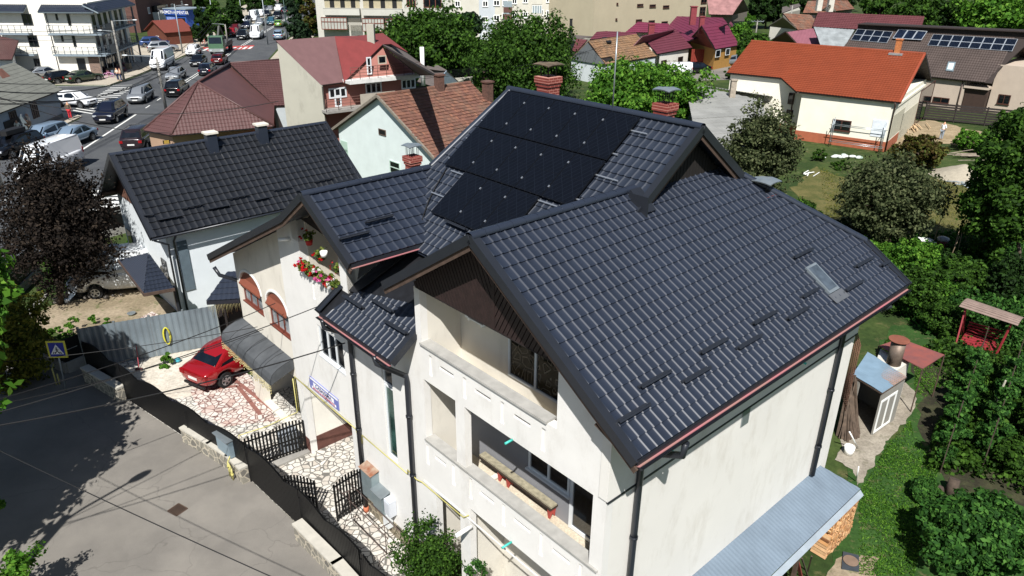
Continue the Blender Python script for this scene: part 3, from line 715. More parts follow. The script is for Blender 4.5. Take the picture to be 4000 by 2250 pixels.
fw_.box((.04,4.85,6.5),(.2,5.0,7.2),W); fw_.box((.04,3.58,6.5),(.2,3.75,7.2),W)
fw_.build('wing_front_wall',facade,H)
def archwall(mb,T,U0,U1,z0,z1,d0,d1,arches,n=14):
    """wall band with half-elliptic arch heads; arches=(u0,u1,rz) springing at z0"""
    us=sorted({U0,U1,*[a[0] for a in arches],*[a[1] for a in arches]})
    for a,b in zip(us,us[1:]):
        ar=[x for x in arches if x[0]<=a+1e-6 and x[1]>=b-1e-6]
        if not ar: mb.box((d0,a,z0),(d1,b,z1),T); continue
        u0,u1,rz=ar[0]; c_=(u0+u1)/2; rx=(u1-u0)/2
        P=[(c_+rx*math.cos(math.pi*(1-k/n)),z0+rz*math.sin(math.pi*(1-k/n))) for k in range(n+1)]
        for (x0,za),(x1,zb) in zip(P,P[1:]):
            V=[T(d,x,z) for d in (d0,d1) for x,z in ((x0,za),(x1,zb),(x1,z1),(x0,z1))]
            mb.mesh(V,[(0,1,2,3),(7,6,5,4),(0,4,5,1),(1,5,6,2),(2,6,7,3),(3,7,4,0)])
da=.12
def PA(q): return Pa(*r2(*q),da)
aL=(PA((600,460))[0],PA((390,280))[0]); aR=(PA((865,665))[0],PA((660,520))[0]); sL=PA((390,280))[1]; sR=PA((660,520))[1]
spr=5.08; tL=PA((440,20))[1]-spr; tR=PA((700,215))[1]-spr
wend=Pa(*rB(540,1040),da)[0]
lw=MB(); lw.holes(TA,7.0,wend,0,spr,da,.4,[(aL[0],aL[1],sL,9),(aR[0],aR[1],sR,9),(7.3,10.6,.1,2.7)])
archwall(lw,TA,7.0,wend,spr,5.75,da,.4,[(aL[0],aL[1],tL),(aR[0],aR[1],tR)])
lw.box((da,7.0,5.75),(.4,wend,6.05),W)
zv=lambda b: (10.28-.69*(b-3.55) if b<5 else 9.28-.484*(b-5))-.12
V=[(7.0,6.05),(wend,6.05),(wend,zv(wend)),(7.0,zv(7.0))]
lw.mesh([W(d,u,z) for d in (da,.4) for u,z in V],[(0,1,2,3),(7,6,5,4),(0,4,5,1),(1,5,6,2),(2,6,7,3),(3,7,4,0)])
lw.box((.4,wend-.25,0),(8,wend,6.0),W); lw.box((7.8,3,0),(8.0,wend-.25,5.9),W)
lw.build('arched_wall',stucco('arched_wall_plaster','dcd6c9',dirt='7d7464',amt=.55,ns=1.5),H)
# pier top left of flower balcony + upper gable infill (dark)
pt=MB(); V=[(5.55,8.33),(7.0,8.33),(7.0,zv(7.0)),(5.55,zv(5.55))]
pt.mesh([W(d,u,z) for d in (.002,.25) for u,z in V],[(0,1,2,3),(7,6,5,4),(0,4,5,1),(1,5,6,2),(2,6,7,3),(3,7,4,0)]); pt.build('pier_top',facade,H)
ig=MB(); ig.slab([W(.12,5.5,8.95),W(.12,3.25,8.75),W(.12,3.2,9.75),W(.12,3.55,10.12),W(.12,5.0,9.12)],.04); ig.build('wing_gable_board',wood_dk,H)
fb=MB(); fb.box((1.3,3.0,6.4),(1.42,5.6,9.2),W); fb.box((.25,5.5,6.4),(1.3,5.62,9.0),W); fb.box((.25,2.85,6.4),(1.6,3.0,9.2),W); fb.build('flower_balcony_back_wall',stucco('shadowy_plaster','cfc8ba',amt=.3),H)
fb=MB(); fb.box((0,2.8,7.4),(1.6,2.84,9.5),W); fb.box((.2,3.0,6.3),(1.3,5.55,6.42),W); fb.build('balcony_floor',bal_in,H)
l=MB(); l.box((-.07,3.2,7.40),(.27,5.56,7.47),W); l.build('balcony_ledge',conc,H)
# passage
br=M('brown_plinth_paint','5d3b33',.8,var=.2,ns=4)
ps=MB(); ps.box((.25,6.6,.62),(5,6.8,2.95),W); ps.box((.25,3.2,0),(5,3.38,2.95),W); ps.box((.25,3.2,2.95),(5,6.9,3.1),W); ps.box((5,3.2,0),(5.1,6.9,3.0),W); ps.build('passage_wall',white_wall,H)
ps=MB(); ps.box((-.012,6.582,0),(5,6.76,.62),W); ps.box((-.014,6.575,0),(.0,7.05,.62),W); ps.build('passage_plinth',br,H)
# stone plinth at street wall
st=flag('stone_plinth','a79c86',('6b6558','847b69','575349'),4.5)
ps=MB(); ps.box((-.03,-.38,0),(-.002,3.05,.55),W); ps.box((-.035,-2.3,0),(-.0,-.9,.0),W) if False else None; ps.build('stone_plinth',st,H)
# windows on the left wing
gstair=glass('greenish_glass','2f4a44',.07)
window(TA,.90,1.38,5.38,6.4,.05,H,cols=1,fr=.05); window(TA,.90,1.38,2.97,5.34,.05,H,cols=1,fr=.05,gm=gstair,rows=1)
w3=window(TA,3.47,4.96,4.70,5.74,.04,H,cols=3,fr=.06,sill=.06)
cu=MB(); 
for k in range(26): u=3.55+k*.053; cu.box((.11+(k%2)*.01,u,4.74),(.12+(k%2)*.01,u+.05,5.70),W)
brf=M('brown_window_frame','6e3b2f',.5,var=.12); shut=M('terracotta_roller_box','7f4836',.6,var=.08,ns=4)
for (u0,u1),s0,tt in ((aL,sL,tL),(aR,sR,tR)):
    w_=window(TA,u0+.02,u1-.02,s0+.02,spr-.02,da+.06,H,cols=3,fr=.07,fm=brf,gm=glass('curtained_glass','8d9294',.1),sill=.07,name='arched_window')
    a_=MB(); n=16; c_=(u0+u1)/2; rx=(u1-u0)/2-.02; Vn=[]
    for k in range(n+1):
        t=math.pi*k/n; Vn.append((c_+rx*math.cos(t),spr+tt*math.sin(t)*.99))
    # sloping roller-shutter fabric bulging outward at the bottom
    P0=[W(da+.05,u,z) for u,z in Vn]; a_.mesh(P0+[W(da-.04,u,spr-.01) for u,_ in ((Vn[0]),(Vn[-1]))],[tuple(range(len(P0)))])
    a_.mesh([W(da-.06,u0+.02,spr-.0),W(da-.06,u1-.02,spr-.0),W(da+.05,u1-.02,spr+.2),W(da+.05,u0+.02,spr+.2)],[(0,1,2,3)][::1]); a_.beam(W(da-.06,u0+.02,spr-.02),W(da-.06,u1-.02,spr-.02),.05,.06)
    a_.build('arch_shutter',shut,w_)
    ar=MB()
    for k in range(n): 
        p,q=Vn[k],Vn[k+1]; ar.beam(W(da-.012,c_+(p[0]-c_)*1.06,spr+(p[1]-spr)*1.08+.03),W(da-.012,c_+(q[0]-c_)*1.06,spr+(q[1]-spr)*1.08+.03),.03,.07,UZ)
    ar.build('arch_trim',white_paint,w_)
# awning over the terrace
A0=PA((380,460)); A1=PA((890,895))
t=NT('awning_canvas'); t.col(t.ramp(t.noise(1.6,6),[(.3,rgb('3c3f42')),(.7,rgb('55585b'))])).rg(.8); t.bump(t.noise(6,3),.3,.03); canv=t.m
aw=MB(); prof_=[(0,0),(-.3,-.05),(-.6,-.16),(-.8,-.3),(-.88,-.46),(-.9,-.66)]
b0_,b1_,zt=A1[0]-.02,A0[0],A0[1]
nb=18; V=[]
for i in range(nb+1):
    b=b0_+(b1_-b0_)*i/nb
    for k,(a,z) in enumerate(prof_): V.append(W(da+a,b,zt+z-.02*math.sin(i*math.pi/3)**2*(k>0)))
m_=len(prof_); F=[(i*m_+k,(i+1)*m_+k,(i+1)*m_+k+1,i*m_+k+1) for i in range(nb) for k in range(m_-1)]
aw.mesh(V,F); aw.mesh([v-UZ*.015 for v in V],[f[::-1] for f in F])
for i in (0,nb): aw.face([V[i*m_+k] for k in range(m_)]+[W(da,b0_ if i==0 else b1_,zt-.35)])
o_=aw.build('awning',canv,H,smooth=False)
aw=MB()
for i in range(0,nb+1,3): aw.tube([V[i*m_+k]+UZ*.012 for k in range(m_)],.008,4)
aw.build('awning_seam',M('awning_seam','2b2d2f',.7),o_)
# fairy lights hanging from awning edge
fl2=MB(); 
for i in range(46):
    b=b0_+(b1_-b0_)*i/45; p=W(da-.91,b,zt-.66); L_=.15+.25*rnd.random(); fl2.tube([p,p-UZ*L_],.006,3)
    for k in range(3): q=p-UZ*(L_*(k+1)/3); fl2.box((q.x-.012,q.y-.012,q.z-.012),(q.x+.012,q.y+.012,q.z+.012))
fl2.build('fairy_lights',M('fairy_light_string','c9bd8a',.5),H)
# name board CASA | SIMA
sg_=[(5.9,3.46),(4.07,3.56)]
sb=MB(); sb.box((-.04,4.07,3.10),(-.01,5.90,3.52),W); sb=sb.build('name_board',M('sign_blue','6f76b4',.45,var=.04),H)
sb2=MB(); sb2.box((-.042,4.06,3.455),(-.0405,5.91,3.52),W); sb2.build('board_top_band',white_paint,sb)
def text(s,size,p,right,upv,mat,parent=None,name='lettering',off=.004,bold=.0,align='CENTER',sx=1,ex=.0015):
    c=bpy.data.curves.new('t','FONT'); c.body=s; c.size=size; c.align_x=align; c.align_y='CENTER'; c.extrude=ex; c.offset=bold
    t=bpy.data.objects.new('t',c); COL.objects.link(t)
    dg=bpy.context.evaluated_depsgraph_get(); me=bpy.data.meshes.new_from_object(t.evaluated_get(dg)); bpy.data.objects.remove(t)
    right=Vector(right).normalized(); upv=Vector(upv).normalized(); n=right.cross(upv)
    mb=MB(); mb.mesh([Vector(p)+right*v.co.x*sx+upv*v.co.y+n*(v.co.z+off) for v in me.vertices],[tuple(q.vertices) for q in me.polygons])
    return mb.build(name,mat,parent)
tw=M('sign_white_letter','f2f2f2',.4); tdk=M('sign_dark_blue','23245e',.4); trd=M('sign_red_letter','b0222e',.4)
def lett(s,size,b,z,m,sx=1,bg=None):
    if bg:
        q=MB(); q.box((-.044,b-bg/2,z-size*.42),(-.0405,b+bg/2,z+size*.42),W); q.build('letter_ground',tw,sb)
    text(s,size,W(-.046,b,z),-dW,UZ,m,sb,sx=sx,bold=.002)
lett('PENSIUNEA',.075,5.1,3.425,tdk,1.4,1.25) if False else None
lett('CASA|SIMA',.17,4.98,3.325,tdk,1.25,1.32)
lett('SALON & EVENIMENTE',.10,4.98,3.185,trd,1.38,1.56)
# gas pipes on facade
gp=MB(); e=-.05
gp.tube([W(e,7.02,1.6),W(e,7.02,2.98),W(e,3.05,2.98),W(e,2.95,2.62),W(e,2.75,2.62),W(e,2.7,2.95),W(e,.35,2.95)],.016,6)
gp.tube([W(e,.32,2.95),W(e,.32,3.1),W(e-.06,-.2,3.12),W(e,-.35,3.10),W(e,-2.15,3.10),W(e,-2.35,3.3)],.016,6)
gp.tube([W(e-.05,7.06,2.9),W(e-.05,7.06,1.55),W(-1.2,7.1,1.45),W(-2.1,7.3,1.4),W(-2.1,7.35,.5)],.018,6)
gp.build('gas_pipe',yel,H)
# downspouts
def spout(pts,r=.07,col=True):
    m=MB(); m.tube(pts,r,10); z0,z1=pts[-1].z,pts[-2].z
    k=z0+1
    while k<z1-.5: m.cyl((pts[-1].x,pts[-1].y,k),r*1.25,.06,10); k+=1.9
    o=m.build('downspout',pipe_m,H)
    if col: c=MB(); c.cyl((pts[-1].x,pts[-1].y,pts[-1].z-.22),r*1.2,.22,10); c.build('pipe_foot',M('terracotta_pipe','b86a4c',.8,var=.15),o)
    return o
spout([W(-.78,.35,6.95),W(-.76,.3,6.75),W(-.10,.02,6.25),W(-.10,.0,6.1),W(-.10,0,.22)])
spout([W(-.78,2.95,6.95),W(-.76,2.95,6.7),W(-.15,2.82,6.35),W(-.10,2.8,6.2),W(-.10,2.8,.22)])
spout([W(.8,-7.65,8.05),W(.8,-7.62,7.75),W(.85,-6.80,7.3),W(.85,-6.70,7.15),W(.85,-6.70,.3)],col=False)
spout([W(9.35,-7.65,8.05),W(9.3,-7.5,7.9),W(9.3,-6.74,7.75),W(9.3,-6.70,7.6),W(9.3,-6.70,2.2)],col=False)
spout([W(-.5,wend+.35,5.6),W(-.4,wend+.2,5.3),W(da+.1,wend+.05,4.95),W(da+.1,wend+.05,4.8),W(da+.1,wend+.05,.4)],col=False)
# wall lamp / camera stub, washing-line pegs
st_=MB(); p,z=Pa(*rB(1430,360),0); q=W(-.32,p+.12,z+.03); st_.tube([W(0,p,z),q],.06,8); st_.build('wall_pipe_stub',white_paint,H)
sp=MB(); sp.tube([W(0,-2.4,2.95),W(-.42,-2.36,2.9)],.055,10); sp.tube([W(-.42,-2.36,2.9),W(-.46,-2.355,2.895)],.058,8); sp.build('drain_spout',white_paint,H)
tq=M('turquoise_plastic','3fb3a5',.45)
for p,q in ((W(0,-3.9,3.52),W(-.28,-3.88,3.5)),(W(0,-3.9,6.42),W(-.2,-3.88,6.40)),(W(1.7,-6.65,6.95),W(1.72,-6.85,6.9)),(W(7,-6.65,6.95),W(7.02,-6.85,6.9))):
    m=MB(); m.tube([p,q],.03,6); m.build('line_bracket',tq,H)
# electricity / gas cabinets on the street wall
cb_=M('cabinet_steel','8d9a9c',.4,.4,var=.12,ns=3); rust=M('rusty_sheet','9a8d7c',.75,.2,var=.3,ns=4,c2='8a5236')
def cab(b0,b1,z0,z1,dp,lid=None,name='utility_cabinet'):
    m=MB(); m.box((-dp,b0,z0),(-.002,b1,z1),W); m.box((-dp-.008,b0+.02,z0+.02),(-dp,b1-.02,z1-.02),W); o=m.build(name,cb_,H)
    l=MB(); l.slab([W(-dp-.06,b0-.04,z1+.02),W(-dp-.06,b1+.04,z1+.02),W(.0,b1+.04,z1+.1),W(.0,b0-.04,z1+.1)],.015,n=UZ); l.build('cabinet_lid',lid or galv,o); return o
cab(2.0,2.6,.95,1.95,.26,rust); cab(1.45,1.98,.85,1.5,.28)
mt=MB(); mt.box((-.24,1.12,.95),(-.01,1.42,1.5),W); mt.box((-.252,1.15,1.0),(-.24,1.39,1.45),W); mt.build('gas_meter_box',M('meter_box_grey','c9cdd2',.5,var=.05),H)
mt=MB(); mt.box((-.2,1.35,.35),(-.01,1.62,.85),W); mt.build('meter_box',M('meter_box_white','d8dcdc',.5,var=.05),H)
# lean-to of blue-grey corrugated metal along the right wall
bl=metal_roof('blue_grey_sheet','707d89',.38,.14,.5,ns=1.2)
lt=MB(); tiles(lt,W(-.5,-7.72,1.72),dE,(dW*1.12+UZ*.4).normalized(),[(0,0),(10.9,0),(10.5,1.19),(0,1.19)],pitch=.13,course=2.0,amp=.011,step=.004,P=PROF_S)
lt=lt.build('lean_to_roof',bl,H); q=MB(); q.slab([W(-.5,-7.74,1.73),W(10.35,-7.74,1.73),W(10.3,-7.88,1.64),W(-.5,-7.88,1.64)],.01,n=UZ); q.build('edge_sheet',M('edge_sheet','a9b3ba',.4,.3,var=.1),lt)
ps=MB()
for a in (1,4,7,10.2): ps.box((a,-7.7,0),(a+.1,-7.6,1.68),W)
ps.build('lean_to_post',wbr,lt)
# ------------------------------------------------------------ neighbouring buildings
k0=cr(0,0);k1=cr(1000,0);k2=cr(2000,0);k3=cr(3000,0);k4=cr(0,500);k5=cr(1000,500);k6=cr(2000,500);k7=cr(3000,500);k8=cr(3000,1063)
class Fac:
    """vertical facade through base point p0, running along the ground towards p1 (u axis)"""
    def __init__(s,p0,p1=None,ang=None):
        s.p=Vector((p0[0],p0[1],0)); s.u=(Vector((p1[0],p1[1],0))-s.p).normalized() if p1 is not None else Vector((math.cos(R(ang)),math.sin(R(ang)),0))
        s.n=Vector((-s.u.y,s.u.x,0))          # inward = away from camera
        if s.n.dot(s.p-Vector((0,0,0)))<0: s.n=-s.n
    def T(s,d,u,z=0.0): return s.p+s.u*u+s.n*d+UZ*z
    def uz(s,x,y):
        q=onpl(x,y,s.p,s.n); return (q-s.p).dot(s.u),q.z
    def win(s,q0,q1,parent,cols=2,fm=None,gm=None,name='window',fr=.06,sill=None,rows=1,d=-.06):
        (a,b),(c,e)=s.uz(*q0),s.uz(*q1); u0,u1=sorted((a,c)); z0,z1=sorted((b,e))
        return window(s.T,u0,u1,z0,z1,d,parent,cols,fr,fm,gm,th=.06,name=name,sill=sill,rows=rows)
    def door(s,q0,q1,parent,mat,name='door'):
        (a,b),(c,e)=s.uz(*q0),s.uz(*q1); m=MB(); m.box((-.05,a,min(b,e)),(.0,c,max(b,e)),s.T); return m.build(name,mat,parent)
class GR:
    """gable roof house. e0: px of a visible eave corner, r0/r1: px of ridge ends; ang = heading of eave (deg)"""
    def __init__(s,name,label,cat,ze,e0,r0,r1,ang,L=None,zr=None,loc=True,run=None,group=None):
        a=R(ang); s.s=Vector((math.cos(a),math.sin(a),0)); s.n=Vector((-s.s.y,s.s.x,0)); s.ze=ze; s.E=G(*e0,ze)
        if zr is None:
            best=None
            for i in range(20,900):
                z=ze+i*.01; q=G(*r0,z); er=abs((q-s.E).dot(s.s))
                if best is None or er<best[0]: best=(er,z,(q-s.E).dot(s.n))
            _,s.zr,s.run=best
        else: s.zr=zr; s.run=(G(*r0,zr)-s.E).dot(s.n)
        if run: s.run=run*(1 if s.run>0 else -1)
        if s.run<0: s.n=-s.n; s.run=-s.run
        s.L=L if L else (G(*r1,s.zr)-s.E).dot(s.s)
        if s.L<0: s.s=-s.s; s.L=-s.L
        c=s.T(s.L/2,s.run); s.root=thing(name,label,cat,(c.x,c.y,0),group); s.root['_']=0; del s.root['_']
    def T(s,x,y,z=0.0): return Vector((s.E.x,s.E.y,0))+s.s*x+s.n*y+UZ*z
    def roof(s,mat,ti=None,hip0=0,hip1=0,th=.1,back=None,uw=None,clay=None):
        q=[s.T(0,0,s.ze),s.T(s.L,0,s.ze),s.T(s.L-hip1,s.run,s.zr),s.T(hip0,s.run,s.zr)]
        m=MB()
        if clay: clay_tiles(m,q,**clay)
        elif ti is not None: tile_quad(m,q,**ti)
        if not clay and ti is None: m.slab([p+UZ*.02 for p in q],.05,n=UZ)
        o=m.build('roof',mat,s.root)
        m=MB(); m.slab([p-UZ*.03 for p in q],th,n=UZ)
        q2=[s.T(0,2*s.run,s.ze),s.T(s.L,2*s.run,s.ze),s.T(s.L-hip1,s.run,s.zr),s.T(hip0,s.run,s.zr)]; 
        m.build('roof_deck',uw or wood_dk,o)
        m=MB()
        if ti is not None and back: tile_quad(m,q2[::1],**ti)
        m.slab([p+UZ*(-.03 if back and ti is not None else 0.02) for p in q2],th,n=UZ)
        if hip0: m.slab([s.T(0,0,s.ze),s.T(0,2*s.run,s.ze),s.T(hip0,s.run,s.zr)],th,n=UZ)
        if hip1: m.slab([s.T(s.L,0,s.ze),s.T(s.L,2*s.run,s.ze),s.T(s.L-hip1,s.run,s.zr)],th,n=UZ)
        m.build('rear_roof_slope',mat,s.root)
        s.o=o; return o
    def verge(s,mat,w_=.18,ht=.2,sides=(0,1),bm=None,ridgem=None,rad=.09):
        for k in sides:
            x=0 if k==0 else s.L; out=-s.s if k==0 else s.s
            for y in (0,2*s.run): barge(s.T(x,y,s.ze),s.T(x,s.run,s.zr),out,s.root,w_,ht,bm=bm) if False else s._b(x,y,out,mat,w_,ht)
        if ridgem: ridge(s.T(0,s.run,s.zr)+UZ*.03,s.T(s.L,s.run,s.zr)+UZ*.03,rad,mat=ridgem,parent=s.root)
    def _b(s,x,y,out,mat,w_,ht):
        m=MB(); p,q=s.T(x,y,s.ze),s.T(x,s.run,s.zr); m.beam(p+out*.02-UZ*.03,q+out*.02-UZ*.03,.04,ht); m.beam(p-out*w_*.5+UZ*.05,q-out*w_*.5+UZ*.05,w_,.02); m.build('barge_board',mat,s.root)
    def walls(s,mat,oe=.45,og=.4,z0=0,gmat=None,og1=None,name='wall',y1=None,dz=.12):
        og1=og if og1 is None else og1; x0,x1=og,s.L-og1; ya,yb=oe,(y1 or 2*s.run-oe); k=(s.zr-s.ze)/s.run; zt=s.ze+k*oe-dz; m=MB()
        m.box((x0,ya,z0),(x1,yb,zt),s.T); m.build(name,mat,s.root)
        m=MB()
        for x in (x0,x1):
            V=[s.T(xx,y,z) for xx in (x-.1 if x==x1 else x,x if x==x1 else x+.1) for y,z in ((ya,zt),(2*s.run-ya,zt),(s.run,s.zr-dz))]
            m.mesh(V,[(0,1,2),(5,4,3),(0,3,4,1),(1,4,5,2),(2,5,3,0)])
        m.build('gable_wall',gmat or mat,s.root); s.zt=zt; s.w=(x0,x1,ya,yb)
        s.F=Fac(s.T(x0,ya),s.T(x1,ya)); return s
    def gfac(s,end):
        x0,x1,ya,yb=s.w; x=x0 if end==0 else x1
        return Fac(s.T(x,ya),s.T(x,yb))
def clay_tiles(mb,q,tw=.2,th_=.3,jit=.02,slope=.02,hole=None):
    p0=q[0]; s=(q[1]-q[0]); L=s.length; s.normalize(); n=s.cross(q[-1]-q[0]).normalized()
    if n.z<0: n=-n
    t=n.cross(s).normalized()
    if t.z<0: t=-t
    H_=(q[-1]-q[0]).dot(t); P=[((p-p0).dot(s),(p-p0).dot(t)) for p in q]
    a_=sum(P[i][0]*P[(i+1)%len(P)][1]-P[(i+1)%len(P)][0]*P[i][1] for i in range(len(P)))
    if a_<0: P=P[::-1]
    for j in range(int(H_/th_)+1):
        wv=[rnd.uniform(-.012,.012) for _ in range(3)]
        for i in range(-6,int(L/tw)+7):
            x=i*tw+(j%2)*tw*.5; y=j*th_
            c=clip2([(x,y),(x+tw*.97,y),(x+tw*.97,y+th_),(x,y+th_)],P)
            if len(c)<3: continue
            if hole and any(h[0]<x+tw/2<h[1] and h[2]<y+th_/2<h[3] for h in hole): continue
            lift=.03+rnd.random()*jit; tl=(rnd.random()-.5)*.01+.012*math.sin(x*1.3+j)
            V=[p0+s*u+t*v+n*(lift*(1-(v-y)/th_)+.01+tl) for u,v in c]; k=len(V)
            mb.face(V if (V[1]-V[0]).cross(V[2]-V[0]).dot(n)>0 else V[::-1])
            lo=[(u,v) for u,v in c if abs(v-y)<1e-6]
            if len(lo)>=2:
                a,b=min(lo),max(lo); mb.face([p0+s*a[0]+t*a[1]-n*.01,p0+s*b[0]+t*b[1]-n*.01,p0+s*b[0]+t*b[1]+n*(lift+.01+tl),p0+s*a[0]+t*a[1]+n*(lift+.01+tl)])
def island(name,cols,rough=.85,big=None):
    if name in MC: return MC[name]
    t=NT(name); g=t.n('NewGeometry'); a=t.ramp(g.outputs['Random Per Island'],[(i/(len(cols)-1),rgb(c)) for i,c in enumerate(cols)])
    if big: a=t.mix(t.ramp(t.noise(.5,5,None,.6),[(.45,(0,0,0,1)),(.7,(.75,.75,.75,1))]),a,rgb(big))
    a=t.mix(.3,a,t.ramp(t.noise(7,4),[(.3,(.25,.25,.25,1)),(.7,(.75,.75,.75,1))]),'OVERLAY')
    t.col(a).rg(rough,0,.25); MC[name]=t.m; return t.m
clay_m=island('old_clay_tiles',('6a4a3e','755146','5f453b','7e5848','6e4e42','8a5f4c'),big='6d5a4c')
clay_b=island('brown_old_clay_tiles',('75604a','86694f','6a5745','8e6f55','7d6248'),big='8f6a4c')
clay_o=island('orange_old_tiles',('7a5040','6c5144','865844','60493f'),big='77685a')
TS=dict(pitch=.2,course=.31,amp=.032,step=.026,P=PROF_S)
TL=dict(pitch=.26,course=.33,amp=.03,step=.03,P=PROF_S)

# white house with black roof
N=GR('neighbour_house','white rendered house with a black tile roof and two black chimneys','house',4.3,(380,600),(275,390),(830,312),42)
N.L+=.0
N.roof(metal_roof('black_tile_metal','1e2024',.40,.12,.55),dict(pitch=.31,course=.41,amp=.042,step=.05),back=None)
N.verge(dk_trim,.2,.24,ridgem=dk_roof); blue_w=stucco('cool_white_plaster','d9dfe2',dirt='a9b0b2',amt=.06)
N.walls(blue_w,.5,.75,dz=.15); 
m=MB(); k_=(N.zr-N.ze)/N.run
for i in range(26):
    z=N.zt+.02+i*(N.zr-.2-N.zt)/26; y0=(z-N.ze)/k_+.2; 
    if 2*N.run-2*y0>.1: m.box((.70,y0,z),(.745,2*N.run-y0,z+.075),N.T)
m.build('gable_cladding',M('brown_slat_cladding','6b4a3c',.7,var=.2,ns=6),N.root)
m=MB()
for y in (.6,2*N.run-.6,N.run): m.beam(N.T(.02,y,N.ze+k_*min(y,2*N.run-y)-.18),N.T(.75,y,N.ze+k_*min(y,2*N.run-y)-.18),.14,.16)
m.build('purlin_end',wbr,N.root)
m=MB(); m.tube([N.T(0,-.06,N.ze-.06),N.T(N.L,-.06,N.ze-.06)],.06,8); m.build('gutter',pipe_m,N.root)
for q_ in ((428,595),):
    m=MB(); b=G(468,786); m.tube([N.T((b-N.T(0,0)).dot(N.s)-.0,-.06,N.ze-.1),N.T((b-N.T(0,0)).dot(N.s),.4,N.ze-.5),N.T((b-N.T(0,0)).dot(N.s),.42,0)],.05,8); m.build('downspout',pipe_m,N.root)
m=MB(); m.tube([N.T(.1,-.05,N.ze-.12),N.T(.7,.1,N.ze-.5),N.T(.72,.3,N.ze-1),N.T(.72,.35,0)],.045,8); m.build('downspout',pipe_m,N.root)
m=MB(); m.box((1.15,.44,1.2),(1.6,.5,3.7),N.T); m.build('tall_window',M('window_blue_glass','5f6c74',.15),N.root)
for y_ in (1.2,2*N.run-1.6):
    m=MB(); m.box((.70,y_,1.4),(.75,y_+.7,2.6),N.T); m.build('side_window',gl,N.root)
# chimneys black with cream cap
for (xa,xb,yt,yb) in ((519,552,335,385),(645,678,318,362)):
    best=None
    nrm=(N.s.cross((N.n*N.run+UZ*(N.zr-N.ze)).normalized())); nrm=nrm if nrm.z>0 else -nrm
    base=onpl((xa+xb)/2+4,yb,N.T(0,0,N.ze),nrm); x=(base-N.T(0,0)).dot(N.s); y=(base-N.T(0,0)).dot(N.n)
    m=MB(); m.box((x-.24,y-.05,base.z-.2),(x+.24,y+.4,base.z+.95),N.T); m.build('chimney',dk_roof,N.root)
    m=MB(); m.box((x-.31,y-.12,base.z+.955),(x+.31,y+.47,base.z+1.05),N.T); m.build('chimney_cap',M('cream_cap','d8d2c4',.7),N.root)
    m=MB(); m.box((x-.34,y-.16,base.z-.12),(x+.34,y+.0,base.z+.02),N.T); m.build('chimney_flashing',dk_trim,N.root)
nn=(N.s.cross((N.n*N.run+UZ*(N.zr-N.ze)).normalized())); nn=nn if nn.z>0 else -nn
def nguard(A_,B_):
    P_=[onpl(*k4(*c_) if len(c_)==2 else c_,N.T(0,0,N.ze)+nn*.08,nn) for c_ in (A_,B_)]; return guard(P_[0],P_[1],nn,parent=N.root)
for A_,B_ in (((1445,890),(1545,880)),((1590,935),(1825,890)),((1820,820),(2035,775)),((2095,825),(2300,785)),((2300,720),(2500,680)),((2560,735),(2700,705)),((2745,635),(2930,600)),((2985,640),(3170,600)),((3155,550),(3340,510)),((3390,555),(3560,520))): nguard(A_,B_)
# porch roof of the white house
Z1=2.3
a_=[G(297,655,2.75),G(375,634,3.0),G(441,733,2.05),G(358,742,2.05)]
ap=G(395,665,2.95)
P0,P1,P2,P3=G(440,728,2.1),G(362,742,2.1),G(297,655,2.35),G(376,634,3.0)
top=G(374,636,3.05)
m=MB(); tile_quad(m,[P1,P0,top],pitch=.17,course=.28); tile_quad(m,[P2,P1,top],pitch=.17,course=.28); po=m.build('porch_roof',dk_roof,N.root)
m=MB(); m.slab([P1-UZ*.04,P0-UZ*.04,top-UZ*.06,P2-UZ*.04],.06,n=UZ); m.beam(P1,P2,.05,.14); m.beam(P1,P0,.05,.14); m.build('porch_deck',wbr,po)
m=MB(); c2_=G(432,765,0); x=(c2_-N.T(0,0)).dot(N.s); m.box((x-.5,-.55,0),(x-.38,-.43,2.05),N.T); m.build('porch_post',dk_trim,N.root)

# mint house with old clay roof: its gable faces us, ridge along E
Mi=GR('old_mint_house','old mint green gable house under a patched clay tile roof','house',3.4,(834,325),(947,240),(1172,205),44)
# make the visible slope the far side: build both with tiles
q2=[Mi.T(0,2*Mi.run,Mi.ze),Mi.T(Mi.L,2*Mi.run,Mi.ze),Mi.T(Mi.L,Mi.run,Mi.zr),Mi.T(0,Mi.run,Mi.zr)]
m=MB(); clay_tiles(m,q2,tw=.2,th_=.33,jit=.03); ro=m.build('roof',clay_m,Mi.root)
m=MB(); m.slab([p-UZ*.04 for p in q2],.08,n=UZ); m.slab([Mi.T(0,0,Mi.ze),Mi.T(Mi.L,0,Mi.ze),Mi.T(Mi.L,Mi.run,Mi.zr),Mi.T(0,Mi.run,Mi.zr)],.1,n=UZ); m.build('roof_deck',wbr,ro)
greyw=M('weathered_board','7a7266',.85,var=.2,ns=5)
Mi._b(0,0,-Mi.s,greyw,.1,.18); Mi._b(0,2*Mi.run,-Mi.s,greyw,.1,.18)
ridge(Mi.T(0,Mi.run,Mi.zr)+UZ*.05,Mi.T(Mi.L,Mi.run,Mi.zr)+UZ*.05,.1,seg=.4,mat=clay_m,parent=Mi.root)
mint=stucco('mint_plaster','d3ddda',dirt='9fb0a6',amt=.1)
Mi.walls(mint,.45,.35)
gf=Mi.gfac(0)
gf.win(k1(1235,1290),k1(1310,1370),Mi.root,cols=1,fm=M('old_brown_frame','5d4a3e',.8),gm=black,fr=.05,name='attic_window')
w_=gf.win(k5(1345,320),k5(1455,480),Mi.root,cols=1,fm=M('pale_green_trim','b9cfc2',.6),name='window',rows=2)
m=MB(); 
for k in range(3):
    (u,z)=gf.uz(*k5(862-k*-8,170+k*78)); m.box((-.06,u-.05,z-.42),(-.02,u+.85,z+.38),gf.T)
